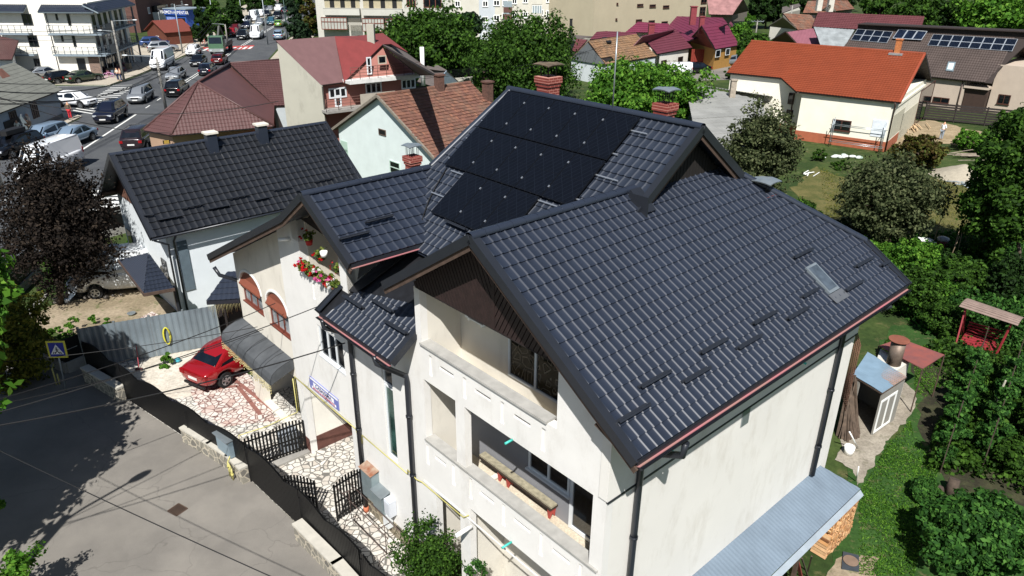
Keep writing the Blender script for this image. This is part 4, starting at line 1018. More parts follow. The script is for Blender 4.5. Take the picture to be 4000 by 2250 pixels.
m.build('green_shutter',M('green_shutter_paint','a9c2b2',.6,var=.08),Mi.root)
m=MB(); (u,z)=gf.uz(*k1(1210,1075)); m.mesh([gf.T(-.02,u-.0+(-.75),z-.75),gf.T(-.02,u+.75,z-.75),gf.T(-.02,u,z-.1)],[(0,1,2)])
def hchim(T,x,y,z0,z1,w_,parent,mat=None,cap=True,name='chimney'):
    m=MB(); m.box((x-w_/2,y-w_/2,z0),(x+w_/2,y+w_/2,z1),T); o=m.build(name,mat or brick,parent)
    if cap: m=MB(); m.box((x-w_*.62,y-w_*.62,z1+.005),(x+w_*.62,y+w_*.62,z1+.12),T); m.build('chimney_cap',mat or brick,o)
    return o
oldb=M('sooty_brick','5c4238',.9,var=.35,ns=7)
hchim(Mi.T,Mi.L*.62,Mi.run+.3,Mi.zr-.5,Mi.zr+.85,.55,Mi.root,oldb); hchim(Mi.T,Mi.L+.1,Mi.run+1.9,Mi.ze,Mi.zr+.2,.6,Mi.root,oldb)

# helper for roofs given by facets: all points of a facet are put on the plane of its first, second and last point
def planar(f,pitch=None):
    f=list(f); A_,B_,C_=G(*f[0]),G(*f[1]),G(*f[-1])
    if pitch:
        h=Vector((-(B_-A_).y,(B_-A_).x,0)).normalized(); best=None
        for i in range(5,1200):
            z=f[0][2]+i*.01; q=G(f[-1][0],f[-1][1],z); r_=abs((q-A_).dot(h)); er=abs((z-f[0][2])-pitch*r_)
            if (q-A_).length and (best is None or er<best[0]) and q.y>A_.y-2: best=(er,q)
        C_=best[1]
    if len(f)==3: return [A_,B_,C_]
    n=(B_-A_).cross(C_-A_).normalized()
    return [A_,B_]+[onpl(q[0],q[1],A_,n) for q in f[2:-1]]+[C_]
# roofs given by facets
def facets(root,name,faces,mat,th=.08,ti=None,deck=True):
    m=MB()
    for f in faces:
        P=planar(f)
        if ti is not None: tile_quad(m,P,**ti)
        if ti is None: m.slab(P,.04,n=UZ)
    o=m.build(name,mat,root)
    if deck:
        m=MB()
        for f in faces:
            P=[q-UZ*.05 for q in planar(f)]; m.slab(P,th,n=UZ)
        m.build('roof_deck',wood_dk,o)
    return o
def wprism(root,name,pts,z1,mat,z0=0.0,inset=0):
    P=[Vector((p[0],p[1],0)) for p in pts]; c=sum(P,Vector())/len(P)
    P=[c+(p-c)*(1-inset) for p in P]; m=MB(); m.prism([(p.x,p.y) for p in P],z0,z1); return m.build(name,mat,root)
# brown hip roofed house
bt_m=metal_roof('brown_tile_metal','553b39',.5,.12,.4)
bh_c=G(560,260,3); BH=thing('brown_roofed_house','brown tiled hip roof house between the road and the white house','house',(bh_c.x,bh_c.y,0))
L_=(361,328,2.9);F_=(430,341,2.9);R_=(690,318,2.9);A_=(498,208,6.3);B_=(578,160,6.3);V_=(690,266,3.4)
facets(BH,'roof',[[F_,R_,A_]],bt_m,ti=TL)
facets(BH,'roof',[[L_,F_,A_]],bt_m,ti=TL)
facets(BH,'roof_valley_slope',[[(689,317,2.93),V_,B_,(498,207,6.28)]],metal_roof('brown_seam_metal','5d3f3b',.5,.1,.4))
C_=(704,151,6.2);D_=(779,263,3.3)
facets(BH,'roof',[[V_,D_,C_,B_]],bt_m,ti=TL)
Lw,Fw,Rw,Aw=G(*L_),G(*F_),G(*R_),G(*A_); bk=Lw+(Rw-Fw)
m=MB(); m.slab([Lw,G(*B_)+(Lw-Fw)*.9-UZ*2.8,G(*B_),G(*A_)],.08,n=UZ); m.slab([G(*B_),G(*C_),G(*D_)+(Lw-Fw)*1.3,G(*V_)+(Lw-Fw)*1.5],.08,n=UZ); m.build('rear_roof_slope',bt_m,BH)
wprism(BH,'wall',[Fw+(Lw-Fw)*.06,Lw,G(*B_)+(Lw-Fw)*.6,G(*V_)],3.0,stucco('tan_plaster','a68a72',amt=.15),inset=.07)
wprism(BH,'wall',[G(*V_)+(Rw-Fw)*.02,G(*D_),G(*D_)+(Lw-Fw)*.9,G(*V_)+(Lw-Fw)*.9],3.3,stucco('greyblue_plaster','b3bcbf',amt=.15),inset=.08)
ffc=Fac(Fw+(Lw-Fw)*.08+(Rw-Fw)*.02,Rw)
fd=Fac(G(*V_),G(*D_)); fd.p+=fd.n*.45
fd.win(k1(328,1115),k1(412,1265),BH,cols=1,fr=.08); fd.win(k1(175,1185),k1(250,1300),BH,cols=1,fm=brf,fr=.08)
sb_=MB(); ff2=Fac(Fw,Rw); ff2.p+=ff2.n*.25
(u0,z0),(u1,z1)=ff2.uz(*k4(1632,118)),ff2.uz(*k4(1712,148))
sb_.box((-.3,u0,z1),(-.26,u1,z0),ff2.T); so_=sb_.build('hanging_sign',M('black_sign','1c1812',.4),BH)
text('SCOALA',.17,ff2.T(-.31,(u0+u1)/2,(z0+z1)/2),ff2.u,UZ,M('gold_letter','c9a54a',.4),so_) if False else None
m=MB(); 
for k in range(3): m.box((-.31,u0+.08,z1+.04+k*(z0-z1)*.3),(-.302,u1-.08,z1+.04+k*(z0-z1)*.3+.05),ff2.T)
m.build('sign_lettering',M('gold_letter','c9a54a',.4),so_)
ap_=MB(); 
for p,q in ((A_,F_),(A_,L_),(A_,R_),(A_,B_),(B_,C_)): ap_.tube([G(*p)+UZ*.06,G(*q)+UZ*.06],.09,6)
ap_.build('hip_caps',bt_m,BH)

# pink house
pk_c=G(900,260,6); PK=thing('pink_house','tall pink house with red and mauve roof slopes and balcony railings','house',(pk_c.x,pk_c.y,0))
mv=M('mauve_roof_felt','6d5050',.9,var=.08,ns=2,bump=.2); rf_=M('red_roof_felt','74302f',.9,var=.10,ns=2,bump=.2); gs=M('grey_shingles','5c5450',.9,var=.2,ns=3,bump=.3)
a=(694,102,9.6); b=(842,91,9.6); c=(866,206,6.4); dd=(806,214,6.3); e=(963,111,8.9); f_=(1051,187,6.4); g=(1001,90,8.6)
facets(PK,'mauve_roof_slope',[[a,b,c,dd]],mv); facets(PK,'red_roof_slope',[[b,e,c]],rf_); facets(PK,'grey_roof_slope',[[e,(966,113,8.9),(1094,184,6.2),(1056,187,6.4)],[e,(985,108,8.6),(1008,122,8.0),(1094,184,6.2)]],gs)
facets(PK,'red_roof_slope',[[b,(900,90,9.4),(963,83,9.2),(1025,130,7.2),(985,110,8.5),e]],rf_)
m=MB(); Pd,Pf,Pa_=G(*dd),G(*f_),G(*a); dr=(Pf-Pd); dr.z=0; Ff=Fac(Pd+Vector((0,0,0)),Pf)
Lf=dr.length
pinkw=stucco('salmon_plaster','9f6c62',dirt='6e4a44',amt=.25); greyp=stucco('patched_grey_plaster','a9a699',dirt='6c6a60',amt=.5,ns=.8)
m.box((.5,.15,0),(8,Lf-.2,6.2),Ff.T); m.build('front_wall',pinkw,PK)
m=MB(); m.mesh([G(*c)+Ff.n*.25+UZ*-.1,G(*f_)+Ff.n*.25,G(*e)+Ff.n*.25-UZ*.12],[(0,1,2)]); m.slab([G(*c)+Ff.n*.27+UZ*-.1,G(*f_)+Ff.n*.27,G(*e)+Ff.n*.27-UZ*.12],.1); m.build('gable_wall',pinkw,PK)
sd_=(Pa_-Pd); sd_.z=0; m=MB(); V=[Pd+UZ*-6.3+UZ*0,Pd+sd_+UZ*-6.3,Pd+sd_+UZ*3.1,Pd-UZ*.1]; off=dr.normalized()*.2
m.slab([v+off for v in V],.25); m.build('side_wall',greyp,PK)
sf=Fac(Pd+off,Pd+sd_+off); sf.win(k1(345,590),k1(400,660),PK,cols=1,fm=white_paint,fr=.12,d=-.08)
Ff2=Fac(Pd+Ff.n*.5,Pf+Ff.n*.5)
for q in ((725,890,912,975),(1095,835,1265,930),(1457,800,1605,885)):
    Ff2.win(k1(q[0],q[1]),k1(q[2],q[3]),PK,cols=3,fr=.12)
Ff2.win(k1(785,960),k1(862,1070),PK,cols=1,fr=.12,name='balcony_door'); Fg=Fac(Pd+Ff.n*.24,Pf+Ff.n*.24)
Fg.win(k1(1220,560),k1(1312,640),PK,cols=1,fr=.1,name='attic_window',fm=M('beige_frame','b5aa9a',.6)); Fg.win(k1(1105,575),k1(1165,745),PK,cols=1,fr=.1,name='attic_door',rows=2)
bb=MB(); (u0,z0)=Ff.uz(*k1(890,820)); (u1,z1)=Ff.uz(*k1(1600,745))
bb.beam(Ff.T(-.9,u0,(z0+z1)/2),Ff.T(-.9,u1,(z0+z1)/2),.15,.3); bb.box((-.9,u0,(z0+z1)/2-.14),(.5,u1,(z0+z1)/2+.1),Ff.T); bb.build('balcony_slab',M('white_fascia','d8d8d4',.6),PK)
(u0,z0)=Ff.uz(*k1(660,1110)); (u1,z1)=Ff.uz(*k1(1450,960)); bb=MB(); bb.box((-1.0,u0,z0-.15),(.5,u0+9,z0+.05),Ff.T); bb.build('balcony_slab',conc,PK)
rl=MB()
for zz,dd_,ua,ub in ((z0,-.95,u0,u0+8.6),((Ff.uz(*k1(890,800))[1]),-.85,u0+2.4,Lf-.2)):
    for k in (.3,.55,.8,1.0): rl.tube([Ff.T(dd_,ua,zz+k),Ff.T(dd_,ub,zz+k)],.02,4)
    n_=8
    for k in range(n_+1): rl.tube([Ff.T(dd_,ua+(ub-ua)*k/n_,zz),Ff.T(dd_,ua+(ub-ua)*k/n_,zz+1.0)],.025,4)
rl.build('railing',M('rusty_rail','6b4a40',.6,.3),PK)
m=MB(); (u0,z0)=Ff.uz(*k1(1000,1055)); (u1,z1)=Ff.uz(*k1(1200,985)); m.box((-1.08,u0,z0),(-1.02,u0+3.2,z0+1.0),Ff.T); m.build('balcony_sheet',M('pale_sheet','a9a294',.8),PK)
q=G(934,95,9.4); hchim(ID,q.x,q.y,8.8,10.5,.6,PK,greyp,cap=False)
m=MB(); p=G(*k1(1683,860),3.5); m.tube([p,p+UZ*3.8],.22,8); m.build('flue',white_paint,PK)
# little shed with blue gable next to it
s_r=thing('blue_gable_shed','small shed with grey slate roof and pale blue gable','shed',G(1130,205,0))
facets(s_r,'roof',[[(1080,215,2.4),(1095,160,3.8),(1125,177,3.8),(1092,215,2.4)],[(1074,165,3.7),(1123,176,3.8),(1092,218,2.2),(1050,205,2.4)]],gs)
p0,p1,p2=G(1092,216,2.3),G(1154,205,2.3),G(1124,178,3.8)
m=MB(); m.slab([p0,p1,p2],.1); m.build('gable',M('pale_blue_board','8f9fae',.8,var=.15),s_r); m=MB(); m.slab([p1,p2,p2+(p1-p0).cross(UZ).normalized()*-4,p1+(p1-p0).cross(UZ).normalized()*-4],.08,n=UZ); m.build('rear_roof',gs,s_r)
wprism(s_r,'wall',[p0,p1,p1+Vector((1.5,4,0)),p0+Vector((-1,4,0))],2.3,greyp)

# grey roofed house at the left edge
LG=thing('grey_roofed_house','low house with grey roof and pale blue street wall, left edge of the photo','house',(-48,72,0))
e0=G(158,225,2.9); e1=G(0,284,2.9); sdir=(e1-e0); sdir.z=0; sdir.normalize(); nin=Vector((-1,0,0)); nin=Vector((sdir.y,-sdir.x,0)); nin=nin if nin.x<0 else -nin
rdg=5.6; run_=0
r0=G(70,148,rdg); run_=(r0-e0).dot(nin); hip=(r0-e0).dot(sdir)
P=[e0,e0+sdir*19,e0+sdir*19+nin*run_+UZ*(rdg-2.9),e0+sdir*max(.0,hip)+nin*run_+UZ*(rdg-2.9)]
m=MB(); tile_quad(m,P,pitch=.6,course=.5,amp=.004,step=.015,P=PROF_S); ro=m.build('roof',M('grey_fibre_cement','73746c',.9,var=.14,ns=1.5,bump=.15),LG)
m=MB(); m.slab([p-UZ*.04 for p in P],.08,n=UZ); Q=[e0+nin*2*run_,e0+sdir*19+nin*2*run_]; m.slab([P[3],P[2],Q[1],Q[0]],.08,n=UZ); m.build('roof_deck',wood_dk,ro)
lgw=stucco('pale_blue_plaster','a3b0b8',dirt='7e868a',amt=.15)
LF=Fac(e0+nin*.45+sdir*.35,e0+nin*.45+sdir*5); wl=MB(); wl.box((0,0,0),(2*run_-.9,18.5,2.85),LF.T); wl.build('street_wall',lgw,LG)
m=MB(); m.slab([LF.T(.02,.1,2.8),LF.T(2*run_-.9,.1,2.8),LF.T(run_-.45,.1,rdg-.1)],.1); m.build('gable_wall',lgw,LG)
m=MB(); m.box((-.03,0,0),(-.001,18.5,.55),LF.T); m.build('plinth',M('grey_plinth','6f7574',.9,var=.12),LG)
for q in ((295,1040,398,1172),(80,1130,188,1240)):
    LF.win(k0(q[0],q[1]),k0(q[2],q[3]),LG,cols=3,fm=M('dark_brown_frame','3a2c26',.6),fr=.08,gm=glass('shuttered_glass','2c2620',.25))
m=MB(); (u0,z0)=LF.uz(*k0(60,1290)); m.box((-.06,u0-2.4,0),(-.0,u0+.2,1.9),LF.T); m.build('gate_door',M('dark_gate','1c1b1b',.7),LG)
m=MB(); (u,z)=LF.uz(*k0(577,962)); m.box((-.03,u-.12,z-.08),(-.01,u+.12,z+.08),LF.T); m.build('house_number_plate',M('blue_plate','34465e',.5),LG)
for q in ((110,770),(0,880)):
    p=onpl(*k0(*q),P[0],(P[1]-P[0]).cross(P[3]-P[0]).normalized()); m=MB(); m.slab([p,p+sdir*1.5+UZ*.0,p+sdir*.5+nin*.8+UZ*.75,p-sdir*.3+nin*.8+UZ*.75],.1,n=UZ); m.build('roof_vent',M('rusty_red_sheet','6e4a3e',.8,var=.2),LG)
# red-brown roofs behind it at the frame edge
for nm,lb,q in (('maroon_roofed_house','maroon tile roofed house behind the grey roofed house',((0,230),(-20,85),(48,102),(72,135))),):
    r_=thing(nm,lb,'house',G(10,140,0)); facets(r_,'roof',[[(-30,150,3.2),(30,150,3.2),(47,102,5.6),(-30,84,5.6)]],bt_m,ti=TL); wprism(r_,'wall',[G(-30,146,3.2),G(30,146,3.2),G(45,110,3.2),G(-30,100,3.2)],3.1,blue_w)
# white corner block with balconies
BB=thing('balcony_block','white three storey corner block with grey balconies and shop','apartment block',(-60,108,0))
Fl=Fac(G(*k0(1035,775)),ang=180.5); Fs=Fac(G(*k0(1035,775)),ang=99.5)
Fs.n=Vector((-Fs.u.y,Fs.u.x,0)); Fs.n=Fs.n if Fs.n.x<0 else -Fs.n
wb=MB(); c0_,c1_b,c2_b=Fl.T(0,0),Fs.T(0,15),Fl.T(0,16); wb.prism([(p.x,p.y) for p in (c0_,c1_b,c1_b+(c2_b-c0_),c2_b)],0,9.6); wb.build('wall',white_wall,BB)
gb=M('balcony_grey_metal','4b545b',.5,.2,var=.08); slm=M('balcony_slab_grey','7d8a93',.7,var=.06)
def balc(F,u0,u1,z,dp,n=8,mat=slm,solid=None):
    m=MB(); m.box((-dp,u0,z-.22),(0,u1,z),F.T); o=m.build('balcony',mat,BB); r_=MB()
    for zz in (.25,.45,1.0): 
        for p,q in ((F.T(-dp+.03,u0,z+zz),F.T(-dp+.03,u1,z+zz)),(F.T(-dp+.03,u0+.02,z+zz),F.T(0,u0+.02,z+zz)),(F.T(-dp+.03,u1-.02,z+zz),F.T(0,u1-.02,z+zz))): r_.beam(p,q,.04,.05)
    for k in range(n+1): r_.beam(F.T(-dp+.03,u0+(u1-u0)*k/n,z),F.T(-dp+.03,u0+(u1-u0)*k/n,z+1.0),.05,.05)
    r_.build('railing',gb,o)
    if solid: 
        s2=MB(); s2.box((-dp-.02,solid[0],z-.1),(-dp+.03,solid[1],z+1.05),F.T); s2.build('privacy_panel',gb,o)
    return o
for yb,(xa,xb) in ((550,(670,1045)),(340,(620,1000))):
    (ua,za)=Fl.uz(*k0(xa,yb)); (ub,zb)=Fl.uz(*k0(xb,yb)); z=3.05 if yb==550 else 5.75
    balc(Fl,-.9,5.6,z,.9); balc(Fl,8.2,12.4,z,.9,5); balc(Fs,-.9,14.5,z,1.3,14,solid=(1.2,3.6))
for yt,yb in ((0,0),):
    m=MB(); tile_quad(m,[Fl.T(-1.2,6.1,8.5),Fl.T(-1.2,-1.2,8.5),Fl.T(0,-1.2,9.3),Fl.T(0,6.1,9.3)],**TL); tile_quad(m,[Fl.T(-1.2,12.8,8.5),Fl.T(-1.2,8.0,8.5),Fl.T(0,8.0,9.3),Fl.T(0,12.8,9.3)],**TL); tile_quad(m,[Fs.T(-1.6,-1.2,8.5),Fs.T(-1.6,15.2,8.5),Fs.T(.2,15.2,9.5),Fs.T(.2,-1.2,9.5)],**TL)
    ro=m.build('canopy_roof',dk_roof,BB); m=MB(); m.slab([Fl.T(-1.2,6.1,8.44),Fl.T(-1.2,-1.2,8.44),Fl.T(0,-1.2,9.2),Fl.T(0,6.1,9.2)],.15,n=UZ); m.slab([Fl.T(-1.2,12.8,8.44),Fl.T(-1.2,8.0,8.44),Fl.T(0,8,9.2),Fl.T(0,12.8,9.2)],.15,n=UZ); m.slab([Fs.T(-1.6,-1.2,8.44),Fs.T(-1.6,15.2,8.44),Fs.T(.2,15.2,9.4),Fs.T(.2,-1.2,9.4)],.15,n=UZ); m.build('canopy_deck',slm,ro)
dg=M('dark_door_frame','2a2a2c',.5)
for q in ((665,140,722,255),(718,350,775,468),(212,138,340,255),(272,352,398,470),(335,588,420,695)):
    Fl.win(k0(q[0],q[1]),k0(q[2],q[3]),BB,cols=2 if q[2]-q[0]>70 else 1,fm=dg,fr=.1,name='balcony_door')
for q in ((553,140,590,205),(608,352,645,418)): Fl.win(k0(q[0],q[1]),k0(q[2],q[3]),BB,cols=1,fm=dg,fr=.08)
Fl.win(k0(765,585),k0(880,725),BB,cols=1,fm=dg,fr=.1,name='shop_window')
(u0,z0)=Fl.uz(*k0(880,560)); (u1,z1)=Fl.uz(*k0(1030,775)); m=MB(); m.box((-.06,0,0),(-.0,u0,2.85),Fl.T)
bs_=NT('brown_brick_cladding'); b2=bs_.n('TexBrick'); b2.inputs['Scale'].default_value=1; b2.inputs['Brick Width'].default_value=.35; b2.inputs['Row Height'].default_value=.12; b2.inputs['Mortar Size'].default_value=.012; b2.inputs['Color1'].default_value=rgb('7b6255'); b2.inputs['Color2'].default_value=rgb('5c4a42'); b2.inputs['Mortar'].default_value=rgb('8f8378')
cx=bs_.n('CombineXYZ'); sx2=bs_.n('SeparateXYZ'); bs_.l(bs_.tc.outputs['Object'],sx2.inputs[0]); bs_.l(sx2.outputs[0],cx.inputs[0]); bs_.l(sx2.outputs[2],cx.inputs[1]); bs_.l(cx.outputs[0],b2.inputs[0]); bs_.col(b2.outputs[0]).rg(.9)
m.build('brick_cladding',bs_.m,BB)
for z in (.1,3.1,5.8):
    for k in range(6):
        if z<1:
            window(Fs.T,.3+k*2.4,2.3+k*2.4,z,2.6,-.06,BB,cols=2,fm=dg,fr=.08,name='shop_window')
        else: window(Fs.T,.5+k*2.3,1.7+k*2.3,z,z+2.2,-.06,BB,cols=2,fm=dg,fr=.08,name='balcony_door')
for u in (5.75,12.6):
    m=MB(); m.tube([Fl.T(-.08,u,8.4),Fl.T(-.08,u,0)],.05,6); m.build('downspout',pipe_m,BB)
m=MB()
for z in (3.05,5.75):
    for u in (0.02,): m.box((-1.2,14.4,0),(-1.0,14.6,8.4),Fs.T)
for k in (4.8,9.6): m.box((-1.2,k,0),(-1.0,k+.2,8.4),Fs.T)
m.build('balcony_post',slm,BB)
# ------------------------------------------------------------ houses to the right and far background
# corrugated barn
sl_m=metal_roof('grey_corrugated_asbestos','8b8b87',.85,.18,.2,lich='b9b6ab',ns=.7)
sp=[G(*k2(1750,775),3.2),G(*k2(2560,880),3.2),G(*k2(2560,1420),3.0),G(*k2(1900,1400),3.0)]
B1=thing('corrugated_roof_barn','long low building with lichen stained corrugated grey roof and a stub chimney','barn',((sp[0]+sp[2])/2*1).to_tuple()[:2]+(0,))
ra,rb_=G(*k2(1740,840),4.2),G(*k2(2520,960),4.2); ea,eb=G(*k2(1880,1560),3.0),G(*k2(2640,1500),3.0)
m=MB(); s_ax=(rb_-ra).normalized(); tile_quad(m,[ea,eb,rb_,ra],pitch=.33,course=1.5,amp=.05,step=.03,P=PROF_S,wob=.02); 
m.build('front_roof_slope',sl_m,B1)
e2a,e2b=ra+Vector((.9,1.5,0))*3.2-UZ*1.0,rb_+Vector((.9,1.5,0))*3.2-UZ*1.0
m=MB(); tile_quad(m,[e2b,e2a,ra,rb_],pitch=.33,course=1.5,amp=.05,step=.03,P=PROF_S); m.build('rear_roof_slope',sl_m,B1)
wprism(B1,'wall',[ea,eb,e2b,e2a],2.9,greyp,inset=.05)
p=G(*k2(2210,975),3.9); hchim(ID,p.x,p.y,3.4,5.4,.5,B1,M('crumbly_brick','9a8f80',.9,var=.25,ns=5))

# orange roofed house
OH=GR('orange_roofed_house','new house with bright orange tile roof, cream walls and brick red plinth','house',4.5,k3(1330,1030),k3(1585,540),k2(2400,415),180-36)
om=metal_roof('orange_tile','7e3c24',.6,.08,.3)
q=[OH.T(0,0,OH.ze),OH.T(10.6,0,OH.ze),OH.T(OH.L,.0,OH.ze) ,OH.T(OH.L,OH.run,OH.zr),OH.T(0,OH.run,OH.zr)]
ex=2.1
kk=OH.run/math.hypot(OH.run,OH.zr-OH.ze); yy=ex*.9; zz=OH.ze+yy*(OH.zr-OH.ze)/OH.run
qa=[OH.T(0,0,OH.ze),OH.T(8.9,0,OH.ze),OH.T(8.9+ex,yy,zz),OH.T(0,yy,zz)]; qb=[OH.T(0,yy,zz),OH.T(OH.L,yy,zz),OH.T(OH.L,OH.run,OH.zr),OH.T(0,OH.run,OH.zr)]
m=MB(); tt=(OH.n*OH.run+UZ*(OH.zr-OH.ze)).normalized(); o0=OH.T(0,0,OH.ze)
for qq in (qa,qb): tiles(m,o0,OH.s,tt,[((p-o0).dot(OH.s),(p-o0).dot(tt)) for p in qq],**TL)
ro=m.build('roof',om,OH.root)
m=MB(); m.slab([p-UZ*.05 for p in qa],.1,n=UZ); m.slab([p-UZ*.05 for p in qb],.1,n=UZ); m.slab([OH.T(0,2*OH.run,OH.ze),OH.T(OH.L,2*OH.run,OH.ze),OH.T(OH.L,OH.run,OH.zr),OH.T(0,OH.run,OH.zr)],.12,n=UZ); m.build('roof_deck',wood_dk,ro)
OH._b(0,0,-OH.s,M('orange_trim','8f4128',.6),.15,.2); OH._b(0,2*OH.run,-OH.s,wood_dk,.15,.2)
ridge(OH.T(0,OH.run,OH.zr)+UZ*.04,OH.T(OH.L,OH.run,OH.zr)+UZ*.04,.12,seg=.4,mat=om,parent=OH.root)
cwl=stucco('cream_plaster','e8e3d2',dirt='b5ad98',amt=.08)
base=G(2205,402); yb=(base-OH.T(0,0)).dot(OH.n); xb=(base-OH.T(0,0)).dot(OH.s); xb=max(.3,xb); yb=max(.35,yb)
k_=(OH.zr-OH.ze)/OH.run
m=MB(); m.box((xb,yb,.9),(8.4,2*OH.run-yb,OH.ze+.1),OH.T); m.box((8.4,yb+1.9,.9),(OH.L-.3,2*OH.run-yb,OH.ze+.9),OH.T); m.build('wall',cwl,OH.root)
m=MB(); m.box((xb-.02,yb-.02,0),(8.42,2*OH.run-yb+.02,.9),OH.T); m.box((8.42,yb+1.88,0),(OH.L-.3,2*OH.run-yb+.02,.9),OH.T); m.build('plinth',M('brick_red_plinth','a05a3e',.85,var=.12,ns=3),OH.root)
F=Fac(OH.T(xb,yb),OH.T(8,yb)); dkb=M('dark_brown_pvc','4a2e26',.45)
F.win(k3(655,1195),k3(822,1325),OH.root,cols=2,fm=dkb,fr=.09,sill=.1); 
(u0,z0),(u1,z1)=F.uz(*k3(1060,1200)),F.uz(*k3(1170,1385)); m=MB(); m.box((-.04,u0,z1),(0,u1,z0),F.T); m.build('boarded_opening',M('white_board','d7dde2',.6),OH.root)
for q in ((535,150,632,220),(755,185,850,250)): F.win(k7(q[0],q[1]),k7(q[2],q[3]),OH.root,cols=2,fm=dkb,fr=.07,gm=glass('glass_block','2a3138',.3))
F2=Fac(OH.T(8.4,yb+1.9),OH.T(12,yb+1.9)); 
for q in ((215,930,255,1050),(190,1100,235,1240)): F2.win(k3(q[0],q[1]),k3(q[2],q[3]),OH.root,cols=1,fm=dkb,fr=.06)
for bx,tx,dd in ((k7(1115,300),k3(1225,1045),.0),):
    b=G(*bx); x=(b-OH.T(0,0)).dot(OH.s); m=MB(); m.tube([OH.T(x,-.02,OH.ze-.1),OH.T(x,yb-.1,OH.ze-.4),OH.T(x,yb-.08,0)],.06,6); m.build('downspout',M('brown_pipe','4c3a33',.5),OH.root)
m=MB(); m.tube([OH.T(8.7,-.02,OH.ze-.1),OH.T(9.6,yb+1.6,OH.ze-.5),OH.T(9.6,yb+1.8,0)],.06,6); m.build('downspout',M('brown_pipe','4c3a33',.5),OH.root)
# gable side: balconies recess
for x_ in (0,): 
    m=MB(); V=[(2.2,OH.ze+.1),(2*OH.run-yb,OH.ze+.1),(OH.run,OH.zr-.3)]
    m.mesh([OH.T(xx,y,z) for xx in (1.6,1.75) for y,z in V],[(0,1,2),(5,4,3),(0,3,4,1),(1,4,5,2),(2,5,3,0)]); m.build('gable_wall',cwl,OH.root)
Fg=Fac(OH.T(xb,yb),OH.T(xb,2*OH.run)); Fg.n=OH.s
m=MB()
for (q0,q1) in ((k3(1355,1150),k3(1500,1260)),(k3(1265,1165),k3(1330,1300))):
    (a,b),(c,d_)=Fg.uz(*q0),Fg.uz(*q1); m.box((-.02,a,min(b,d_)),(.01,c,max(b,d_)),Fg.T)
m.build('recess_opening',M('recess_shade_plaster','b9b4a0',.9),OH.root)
Fg.win(k3(1540,915),k3(1605,1135),OH.root,cols=1,fm=dkb,fr=.08)
m=MB(); z_=OH.ze-.35; m.box((xb-.12,yb,z_-.25),(xb,2*OH.run-yb,z_),OH.T); m.box((-.45,yb,z_),(-.35,5.5,z_+.75),OH.T) if False else None; m.build('balcony_slab',cwl,OH.root)
p=onpl(*k3(1290,540),OH.T(0,0,OH.ze),(OH.s.cross(OH.n*OH.run+UZ*(OH.zr-OH.ze))).normalized()); x=(p-OH.T(0,0)).dot(OH.s); y=(p-OH.T(0,0)).dot(OH.n)
hchim(OH.T,x,y+.3,p.z-.4,p.z+1.2,.5,OH.root,M('old_orange_brick','a8683c',.9,var=.3,ns=8)); m=MB(); m.box((x-.6,y-.45,p.z-.1),(x+.6,y+.1,p.z+.08),OH.T); m.build('foil_flashing',M('silver_foil','e4e6ea',.25,.8),OH.root)
# scaffold
sc=thing('scaffold','grey tube scaffold leaning at the cream wall of the orange roofed house','scaffold',OH.T(xb+3,yb-.7).to_tuple())
m=MB()
for x in (xb+.3,xb+4.6): 
    for y in (yb-1.0,yb-.4): m.tube([OH.T(x,y,0),OH.T(x,y,2.6)],.035,5)
for z in (.5,2.0):
    for y in (yb-1.0,yb-.4): m.tube([OH.T(xb+.1,y,z),OH.T(xb+4.8,y,z)],.03,5)
    for x in (xb+.3,xb+4.6): m.tube([OH.T(x,yb-1,z),OH.T(x,yb-.4,z)],.03,5)
m.build('tube_frame',galv,sc)
# brown roofed house with panels
def pplane(a,b,c):
    A_,B_,C_=G(*a),G(*b),G(*c); n=(B_-A_).cross(C_-A_).normalized(); return A_,(n if n.z>0 else -n)
def onP(pl,pts,off=0.0): return [onpl(x,y,pl[0]+pl[1]*off,pl[1]) for x,y in pts]
BR=thing('brown_solar_house','long beige house with a dark brown tile roof carrying two groups of solar panels','house',G(2400,250).to_tuple())
pl=pplane((2342,193,3.4),(2495,209,3.4),(2158,74,7.6)); ct=k3
br_m=metal_roof('dark_brown_tile','4a3f3a',.55,.14,.4)
pts=onP(pl,[(2085,166),(2495,209),(2512,176),(2540,178),(2600,94),(2158,72)])
m=MB(); tile_quad(m,onP(pl,[(2085,166),(2495,209),(2515,170),(2590,94),(2158,72)]),**TL); ro=m.build('roof',br_m,BR)
m=MB(); m.slab([p-UZ*.05 for p in onP(pl,[(2085,166),(2495,209),(2512,176),(2600,94),(2158,72)])],.15,n=UZ); 
s_=(pts[1]-pts[0]).normalized(); nb=Vector((-s_.y,s_.x,0)); nb=nb if nb.y>0 else -nb
m.build('roof_deck',M('dark_brown_board','2e2420',.8),ro)
m=MB(); m.slab([pts[5]+UZ*.0,pts[4],pts[4]+nb*7-UZ*2.8,pts[5]+nb*7-UZ*2.8],.1,n=UZ)
m.box((0,0,-.1),(0.01,0.01,-.05)); m.build('rear_roof_slope',br_m,BR)
m=MB(); m.beam(pts[5]+UZ*.25,pts[4]+UZ*.25,.3,.75); m.slab([pts[5]+UZ*.6-nb*.5,pts[4]+UZ*.6-nb*.5,pts[4]+UZ*.6+nb*2.5,pts[5]+UZ*.6+nb*2.5],.1,n=UZ); m.build('upper_roof_fascia',M('dark_brown_board','2e2420',.8),BR)
bw_=stucco('beige_rough_plaster','b9aa9a',dirt='9c8f80',amt=.1)
pa,pb=pts[0],pts[1]; FB=Fac(pa+nb*.45,pb+nb*.45); LB=(pb-pa).length
xr=FB.uz(2495,300)[0]
